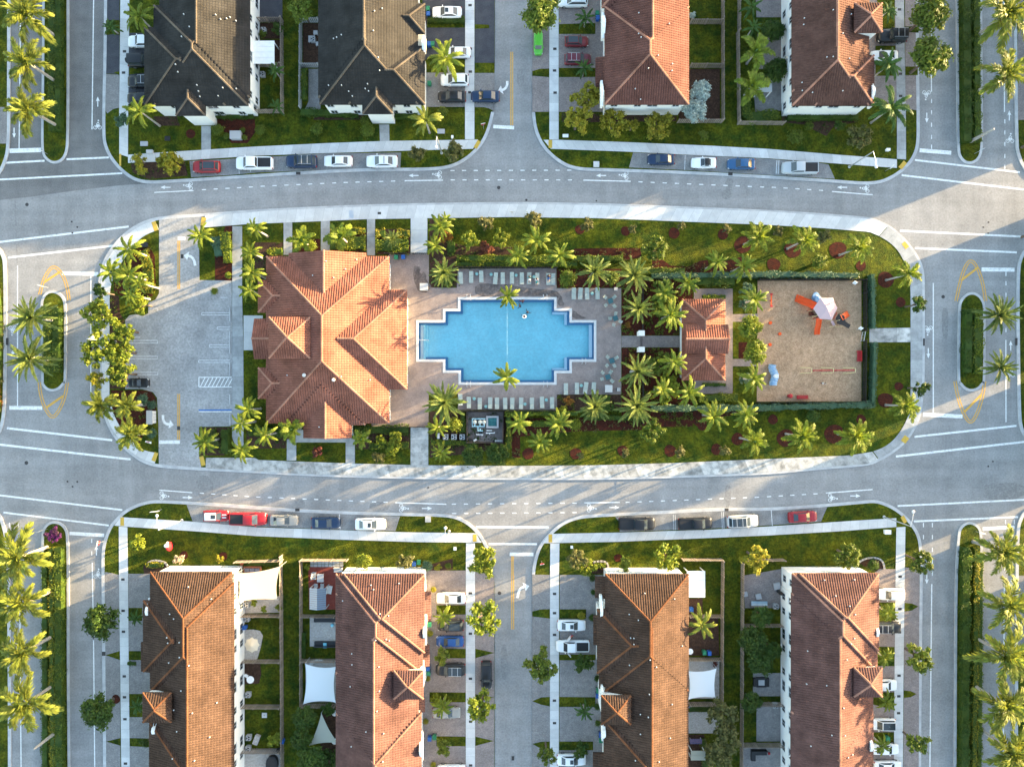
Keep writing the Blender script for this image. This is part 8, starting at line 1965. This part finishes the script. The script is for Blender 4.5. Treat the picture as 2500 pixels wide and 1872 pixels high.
# ================================================================ BINS, BOXES, SIGNS, LAMPS
def bin_(t,x,y,colour,label,rz=0):
    p = t(x,y,1.0); o = thing('wheelie_bin',label,'bin',(p.x,p.y,.13),rz,'wheelie bins'); m = M_binG if colour=='green' else M_binB
    new('body',cached(('bin',colour),lambda: MB().add([(-.24,-.26,.06),(.24,-.26,.06),(.24,.26,.06),(-.24,.26,.06),(-.31,-.34,1.0),(.31,-.34,1.0),(.31,.34,1.0),(-.31,.34,1.0)],[(3,2,1,0),(4,5,6,7),(0,1,5,4),(1,2,6,5),(2,3,7,6),(3,0,4,7)]).mesh('body',m)),o)
    new('lid',cached(('binl',colour),lambda: MB().add([(-.33,-.37,1.0),(.33,-.37,1.0),(.33,.36,1.0),(-.33,.36,1.0),(-.30,-.33,1.07),(.30,-.33,1.07),(.28,.30,1.10),(-.28,.30,1.10)],[(3,2,1,0),(4,5,6,7),(0,1,5,4),(1,2,6,5),(2,3,7,6),(3,0,4,7)]).mesh('lid',m)),o)
    for s in (-1,1): new('wheel',cached('binw',lambda: MB().tube([(-.03,0,0),(.03,0,0)],[.12,.12],10).mesh('wheel',M_rubber)),o,(s*.27,.28,.12))
for a in ((t01,1485,75,'green','green bin at the top right of the second house'),(t01,1488,120,'blue','blue bin at the top right of the second house'),(t01,1495,380,'blue','blue bin by the large palm at the second house'),(t01,1525,380,'green','green bin by the large palm at the second house'),(t01,1498,720,'green','green bin by the white hatchback'),
  (t02,738,115,'green','green bin at the orange-roofed house, upper left'),(t02,740,155,'blue','blue bin at the orange-roofed house, upper left'),(t11,1210,565,'green','green bin at the upper deck fence'),(t11,1272,565,'blue','blue bin at the upper deck fence'),
  (t21,1365,1558,'blue','blue bin above the clay-roofed house'),(t21,1405,1545,'green','green bin above the clay-roofed house'),(t31,1498,425,'green','green bin near the black hatchback'),(t31,1485,805,'blue','blue bin at the clay-roofed house tower'),(t31,1490,845,'green','green bin at the clay-roofed house tower'),
  (t31,1500,1412,'blue','blue bin at the lower right of the clay-roofed house'),(t31,1542,1400,'green','green bin at the lower right of the clay-roofed house'),(t32,745,998,'green','green bin at the rust-roofed house tower'),(t32,740,1040,'blue','blue bin at the rust-roofed house tower'),(t32,768,1380,'blue','blue bin lower left of the rust-roofed house'),(t32,768,1425,'green','green bin lower left of the rust-roofed house'),
  (t32,1662,668,'green','green bin in the yard right of the rust-roofed house'),(t32,1705,672,'blue','blue bin in the yard right of the rust-roofed house'),(t32,1550,295,'blue','blue bin below the white canopy'),(t33,1035,1410,'green','green bin at the lowest palm of the lower right house'),(t30,2112,450,'blue','blue bin in the second lower left yard'),(t31,225,1435,'blue','blue bin at the lower left yard fence')): bin_(*a)
def boxy(t,x,y,w_,h_,z,m,label,name='utility_box',rz=0):
    p = t(x,y,z); o = thing(name,label,'utility box',(p.x,p.y,.12),rz,'utility boxes'); a,b = w_/TS/S/2,h_/TS/S/2
    MB().box(-a,a,-b,b,0,z).build('body',m,o); MB().box(-a-.04,a+.04,-b-.04,b+.04,z,z+.05).build('lid',m,o)
for a in ((t00,2035,1168,90,66,.9,M_ac,'grey double utility box in the mulch bed'),(t00,1248,1245,60,36,.15,M_ac,'flat grey vault lid on the upper left lawn'),(t00,1295,1312,52,26,.4,M_conc,'pale low box beside the upper left sidewalk'),(t00,1450,1200,44,36,.1,M_black,'dark flat vault lid on the upper left lawn'),
   (t02,728,1422,46,44,.3,M_conc,'pale inlet box on the verge of the upper right block'),(t02,462,1176,46,22,.25,M_white,'white low box on the corner lawn of the orange-roofed house'),(t03,1037,1295,30,18,.5,M_white,'small white box on the umber-roofed house lawn'),(t21,1720,1425,22,22,.4,M_white,'small white box on the clay-roofed house lawn'),
   (t21,1487,1172,44,44,.3,M_conc_old,'grey inlet box on the lower left verge'),(t23,1033,1282,50,32,.5,M_white,'white utility box on the lower right corner lawn'),(t22,516,1412,18,18,.5,M_white,'small white box by the olive tree'),(t01,1697,1185,16,20,.5,M_white,'small white box on the second house corner lawn'),(t10,1246,460,62,36,.3,M_black,'dark flat utility box on the left island'),(t01,1600,1138,60,36,.15,M_ac,'flat grey vault lid below the golden palm')): boxy(*a)
def lamp(t,b,tp,arm,label):
    B = t(*b); hgt = 7.9; A = t(arm[0],arm[1],hgt-.1); T = Vector((B.x,B.y,0)); px = t.n(*tp)
    o = thing('street_lamp',label,'street lamp',(B.x,B.y,.1),group='street lamps'); d = Vector((A.x-B.x,A.y-B.y,0)); L = min(d.length,2.8); d.normalize()
    MB().tube([(0,0,0),(0,0,.5),(0,0,hgt)],[.15,.11,.07],10).build('pole',M_steel,o); MB().lathe((0,0,0),[(.25,0),(.22,.12)],12).build('base',M_conc,o)
    e = d*L; MB().tube([Vector((0,0,hgt-.1)),d*L*.5+Vector((0,0,hgt+.12)),e+Vector((0,0,hgt))],[.045,.04,.035],8).build('arm',M_steel,o)
    MB().lathe((e.x,e.y,hgt-.1),[(.20,0),(.26,.06),(.22,.16),(.08,.2)],12).build('lamp_head',M_frame,o)
lamp(t20,(1575,1180),(1360,1258),(1360,1140),'white street lamp on the lower left corner sidewalk')
lamp(t21,(1670,1275),(1645,1368),(1638,1245),'white street lamp at the middle street corner of the lower left block')
lamp(t23,(1000,1150),(1240,1218),(1250,1105),'white street lamp at the lower right corner')
lamp(t03,(700,1445),(930,1315),(930,1445),'street lamp beside the silver pickup')
lamp(t01,(1605,1325),(1562,1155),(1557,1275),'street lamp on the corner verge below the second house')
lamp(t10,(1000,1298),(805,1278),(805,1260),'white street lamp on the left parking island')
def sign(t,x,y,h,label,rz=0,w=.6,hh=.6,col=None,octa=False):
    B = t(x,y); o = thing('traffic_sign',label,'sign',(B.x,B.y,.1),rz,'traffic signs'); MB().tube([(0,0,0),(0,0,h)],[.035,.035],6).build('post',M_steel,o)
    if octa:
        n = 8; v = [(w/2*math.cos(2*math.pi*(i+.5)/n),s,h-.3+w/2*math.sin(2*math.pi*(i+.5)/n)) for s in (.04,.07) for i in range(n)]
        MB().add(v,[tuple(range(n)),tuple(range(2*n-1,n-1,-1))]+[(i,n+i,n+(i+1)%n,(i+1)%n) for i in range(n)]).build('panel',M_red,o)
    else: MB().box(-w/2,w/2,.04,.07,h-hh,h).build('panel',col or M_white,o)
    MB().box(-w/2,w/2,.03,.045,h+.02,h+.22).build('name_plate',M_white,o)
for a in ((t22,255,1530,2.4,'sign post beside the lower middle street corner',R(10),.75,.75,None,True),(t01,1968,1120,2.4,'sign post at the upper middle street corner',R(15),.75,.75,None,True),(t20,925,1350,2.5,'sign post on the lower left street corner',R(80),.75,.75,None,True),(t20,1400,1085,2.5,'flat sign on the lower left verge',R(5),1.4,.5),
          (t20,415,1255,2.3,'sign on the tip of the lower left median',R(20)),(t00,415,1335,2.2,'sign on the tip of the upper left median',R(-20)),(t03,1780,1330,2.2,'sign on the tip of the upper right median',R(30)),(t23,1790,1275,2.0,'sign on the tip of the lower right median',R(0)),(t03,1010,1480,2.4,'thin sign on the upper right corner verge',R(60)),(t10,420,830,2.2,'sign at the tip of the left middle median',R(-15)),(t12,0,205,2.2,'thin sign on the top sidewalk of the clubhouse block',R(0))): sign(*a)
# letter boxes and planters on the lower left island
p = tlj(525,535,1.4); o = thing('letter_boxes','bank of pale letter boxes on the lower left island','letter box',(p.x,p.y,.12))
for k in range(4): MB().box(-.42,.42,-.24,.24,0,1.35).build('cabinet',M_frame,o,(0,(k-1.5)*.52,0))
MB().box(-.5,.5,-1.15,1.15,1.35,1.42).build('roof',M_ac,o)
p = t20(1285,500,1.0); o = thing('feather_banner','small red and white banner sign near the lower parking exit','banner',(p.x,p.y,.12),R(-15)); MB().tube([(0,0,0),(0,0,1.0)],[.03,.03],6).build('post',M_steel,o); MB().box(-.5,.5,-.25,.0,.9,.94).build('panel',M_white,o); MB().box(-.35,.2,-.18,-.06,.94,.955).build('stripe',M_red,o)
# red and white inflatable on the lower left lawn
p = tn(412,1334,.9); o = thing('lawn_inflatable','red and white inflatable figure standing on the lower left lawn','lawn decoration',(p.x,p.y,.12),R(8))
MB().lathe((0,0,0),[(.35,0),(.55,.25),(.58,.8),(.42,1.25),(.25,1.5)],16).build('body',M_red,o,scale=(.8,1.35,1),smooth=True); MB().lathe((0,.35,1.25),[(.18,0),(.34,.2),(.3,.5),(.1,.62)],14).build('head',M_white,o,smooth=True); MB().lathe((.1,.75,1.1),[(.1,0),(.22,.12),(.05,.5)],10).build('tip',M_sailc,o,smooth=True); MB().lathe((0,0,0),[(.5,0),(.5,.06)],14).build('base',M_black,o)
# stone edging of the corner beds
for t,pts,lb in ((t20,'1275 1560 1300 1532 1345 1522 1400 1530 1445 1550 1452 1575','curved stone edging at the lower left house corner'),(t23,'780 1540 830 1510 890 1500 950 1505 985 1530 998 1570 1000 1600','curved stone edging at the lower right house corner'),(t22,'700 1540 760 1530 810 1535 832 1560 830 1590','curved brick edging at the rust-roofed house corner')):
    q = chaikin(t.l(pts)); o = thing('stone_edging',lb,'edging',(q[0].x,q[0].y,.12),group='stone edgings'); n = max(6,int(plen(q)/.5)); rs = resample(q,n)
    for i in range(n):
        a = (rs[i]+rs[i+1])/2-q[0]; d = rs[i+1]-rs[i]
        MB().box(-.22,.22,-.14,.14,0,.16).build('stone',M_gravel,o,(a.x,a.y,0),rot=(0,0,math.atan2(d.y,d.x)))
# satellite dishes on the walls
for t,x,y,z,lb in ((t33,203,212,5.0,'upper'),(t33,200,722,5.0,'middle'),(t33,195,1550,5.0,'lower'),):
    p = t(x,y,z); o = thing('satellite_dish','white satellite dish on the left wall of the lower right house, %s one'%lb,'satellite dish',(p.x-.1,p.y,p.z),R(30),'satellite dishes'); MB().lathe((0,0,0),[(.05,0),(.3,.08),(.38,.18)],14).build('reflector',M_white,o,rot=(R(50),0,0)); MB().tube([(0,0,0),(.5,0,-.1)],[.03,.03],6).build('bracket',M_steel,o)

# ================================================================ PEOPLE
def person(loc, rz, label, joints, edges, top, trousers, hair=M_hair, hat=None):
    """one continuous skinned body; joints name -> (x, y, z, radius)"""
    o = thing('person', label, 'person', loc, rz, 'people')
    names = list(joints); me = bpy.data.meshes.new('body'); me.from_pydata([joints[n][:3] for n in names], [(names.index(a),names.index(b)) for a,b in edges], []); me.materials.append(M_skin)
    b = new('body', me, o)
    md = b.modifiers.new('skin','SKIN'); md.use_smooth_shade = True; sm = b.modifiers.new('sub','SUBSURF'); sm.levels = 1; sm.render_levels = 1
    bm = bmesh.new(); bm.from_mesh(me); ly = bm.verts.layers.skin.verify()
    bm.verts.ensure_lookup_table()
    for i, n in enumerate(names):
        r = joints[n][3]; bm.verts[i][ly].radius = (r, r); bm.verts[i][ly].use_root = (n == 'hip')
    bm.to_mesh(me); bm.free()
    j = {n: Vector(joints[n][:3]) for n in names}
    def cl(parts, m, name, k=1.18):
        q = MB()
        for ch in parts: q.tube([j[n] for n in ch], [joints[n][3]*k+.012 for n in ch], 10)
        q.build(name, m, o, smooth=True)
    if top is not None: cl([('hip','chest','neckb'),('shl','ell'),('shr','elr')], top, 'shirt')
    if trousers is not None: cl([('hip','kl') if 'kl' in j else ('hip','chest'),('hip','kr') if 'kr' in j else ('hip','chest')], trousers, 'trousers', 1.12)
    h = j['head']; MB().lathe(h+Vector((0,-.01,.0)),[(.112,-.02),(.118,.05),(.09,.11),(.03,.135)],12).build('hair', hat or hair, o, smooth=True)
EDG = [('hip','chest'),('chest','neckb'),('neckb','head'),('head','crown'),('neckb','shl'),('shl','ell'),('ell','hal'),('neckb','shr'),('shr','elr'),('elr','har'),('hip','hl'),('hl','kl'),('kl','fl'),('hip','hr'),('hr','kr'),('kr','fr'),('fl','tl'),('fr','tr')]
STAND = dict(hip=(0,0,.95,.13),chest=(0,0,1.25,.14),neckb=(0,0,1.46,.075),head=(0,.01,1.60,.09),crown=(0,.01,1.70,.08),shl=(-.19,0,1.42,.06),ell=(-.24,.0,1.14,.042),hal=(-.22,.10,.90,.035),shr=(.19,0,1.42,.06),elr=(.24,0,1.14,.042),har=(.22,.10,.90,.035),hl=(-.09,0,.88,.09),kl=(-.11,.03,.49,.06),fl=(-.11,-.02,.07,.042),tl=(-.11,.14,.04,.03),hr=(.09,0,.88,.09),kr=(.11,-.02,.49,.06),fr=(.11,-.06,.07,.042),tr=(.11,.10,.04,.03))
def swim(dx=0): 
    d = dict(STAND); d.update(dict(hip=(0,0,-.35,.13),chest=(0,.05,-.05,.14),neckb=(0,.08,.14,.075),head=(0,.12,.27,.09),crown=(0,.13,.36,.08),shl=(-.19,.08,.10,.06),ell=(-.42,.20,.02,.042),hal=(-.55,.40,.02,.035),shr=(.19,.08,.10,.06),elr=(.42,.22,.02,.042),har=(.52,.45,.02,.035),hl=(-.09,-.05,-.42,.09),kl=(-.12,-.1,-.75,.06),fl=(-.12,-.2,-1.1,.042),tl=(-.12,-.1,-1.16,.03),hr=(.09,-.05,-.42,.09),kr=(.12,-.05,-.75,.06),fr=(.12,-.15,-1.1,.042),tr=(.12,-.05,-1.16,.03))); return d
tsw = Tile(1230,700,1058/100)
M_navyc = mat('cloth_navy',(.02,.03,.07)); M_whitec = mat('cloth_white',(.7,.7,.7)); M_bluec = mat('cloth_blue',(.05,.14,.35)); M_redc = mat('cloth_red',(.4,.03,.04)); M_tealc = mat('cloth_teal',(.03,.25,.25))
for x,y,a,lb,tp in ((490,372,20,'swimmer at the upper pool edge beside the palm',M_redc),(420,490,80,'dark-haired swimmer just below the upper pool edge',M_navyc),(610,655,-40,'swimmer with arms spread in the upper right of the pool',M_navyc),(528,768,0,'swimmer inside the white ring',M_navyc)):
    c = tsw(x,y,.1); person((c.x,c.y,-.1),R(a),lb,swim(),EDG,tp,M_navyc)
c = tsw(528,768,.1); q = MB(); n = 20
q.tube([Vector((.27*math.cos(2*math.pi*i/n),.27*math.sin(2*math.pi*i/n),0)) for i in range(n+1)],[.08]*(n+1),8); o = thing('swim_ring','white swim ring round a swimmer','swim ring',(c.x,c.y,.04)); q.build('ring',M_white,o,smooth=True); MB().tube([(.27,0,.07),(.27,0,.12)],[.02,.02],6).build('valve',M_ac,o)
c = tpl(872,1375,.9); person((c.x,c.y,.12),R(160),'person in white shirt walking on the playground sand',STAND,EDG,M_whitec,M_navyc)
c = t32(515,520,.9); person((c.x,c.y,.13),R(40),'person in red and blue beside the open-doored white pickup',STAND,EDG,M_redc,M_bluec)
SIT = dict(STAND); SIT.update(dict(hip=(0,0,.5,.13),chest=(0,-.10,.78,.14),neckb=(0,-.14,.98,.075),head=(0,-.12,1.12,.09),crown=(0,-.12,1.22,.08),shl=(-.19,-.13,.94,.06),ell=(-.26,.05,.72,.042),hal=(-.18,.28,.62,.035),shr=(.19,-.13,.94,.06),elr=(.26,.05,.72,.042),har=(.18,.28,.62,.035),hl=(-.09,.06,.46,.09),kl=(-.12,.45,.50,.06),fl=(-.12,.85,.42,.042),tl=(-.12,.92,.52,.03),hr=(.09,.06,.46,.09),kr=(.12,.45,.50,.06),fr=(.12,.85,.42,.042),tr=(.12,.92,.52,.03)))
for x,y,lb,tp,tr_ in ((150,745,'person in teal sitting on a top-row lounger',M_tealc,M_whitec),(212,765,'person in white sitting on the lounger beside the teal-clad one',M_whitec,M_tealc),(316,735,'person in dark top sitting on a right-hand top-row lounger',M_navyc,M_bluec)):
    c = t12(x,y,.6); person((c.x,c.y,.03),R(180),lb,SIT,EDG,tp,tr_)
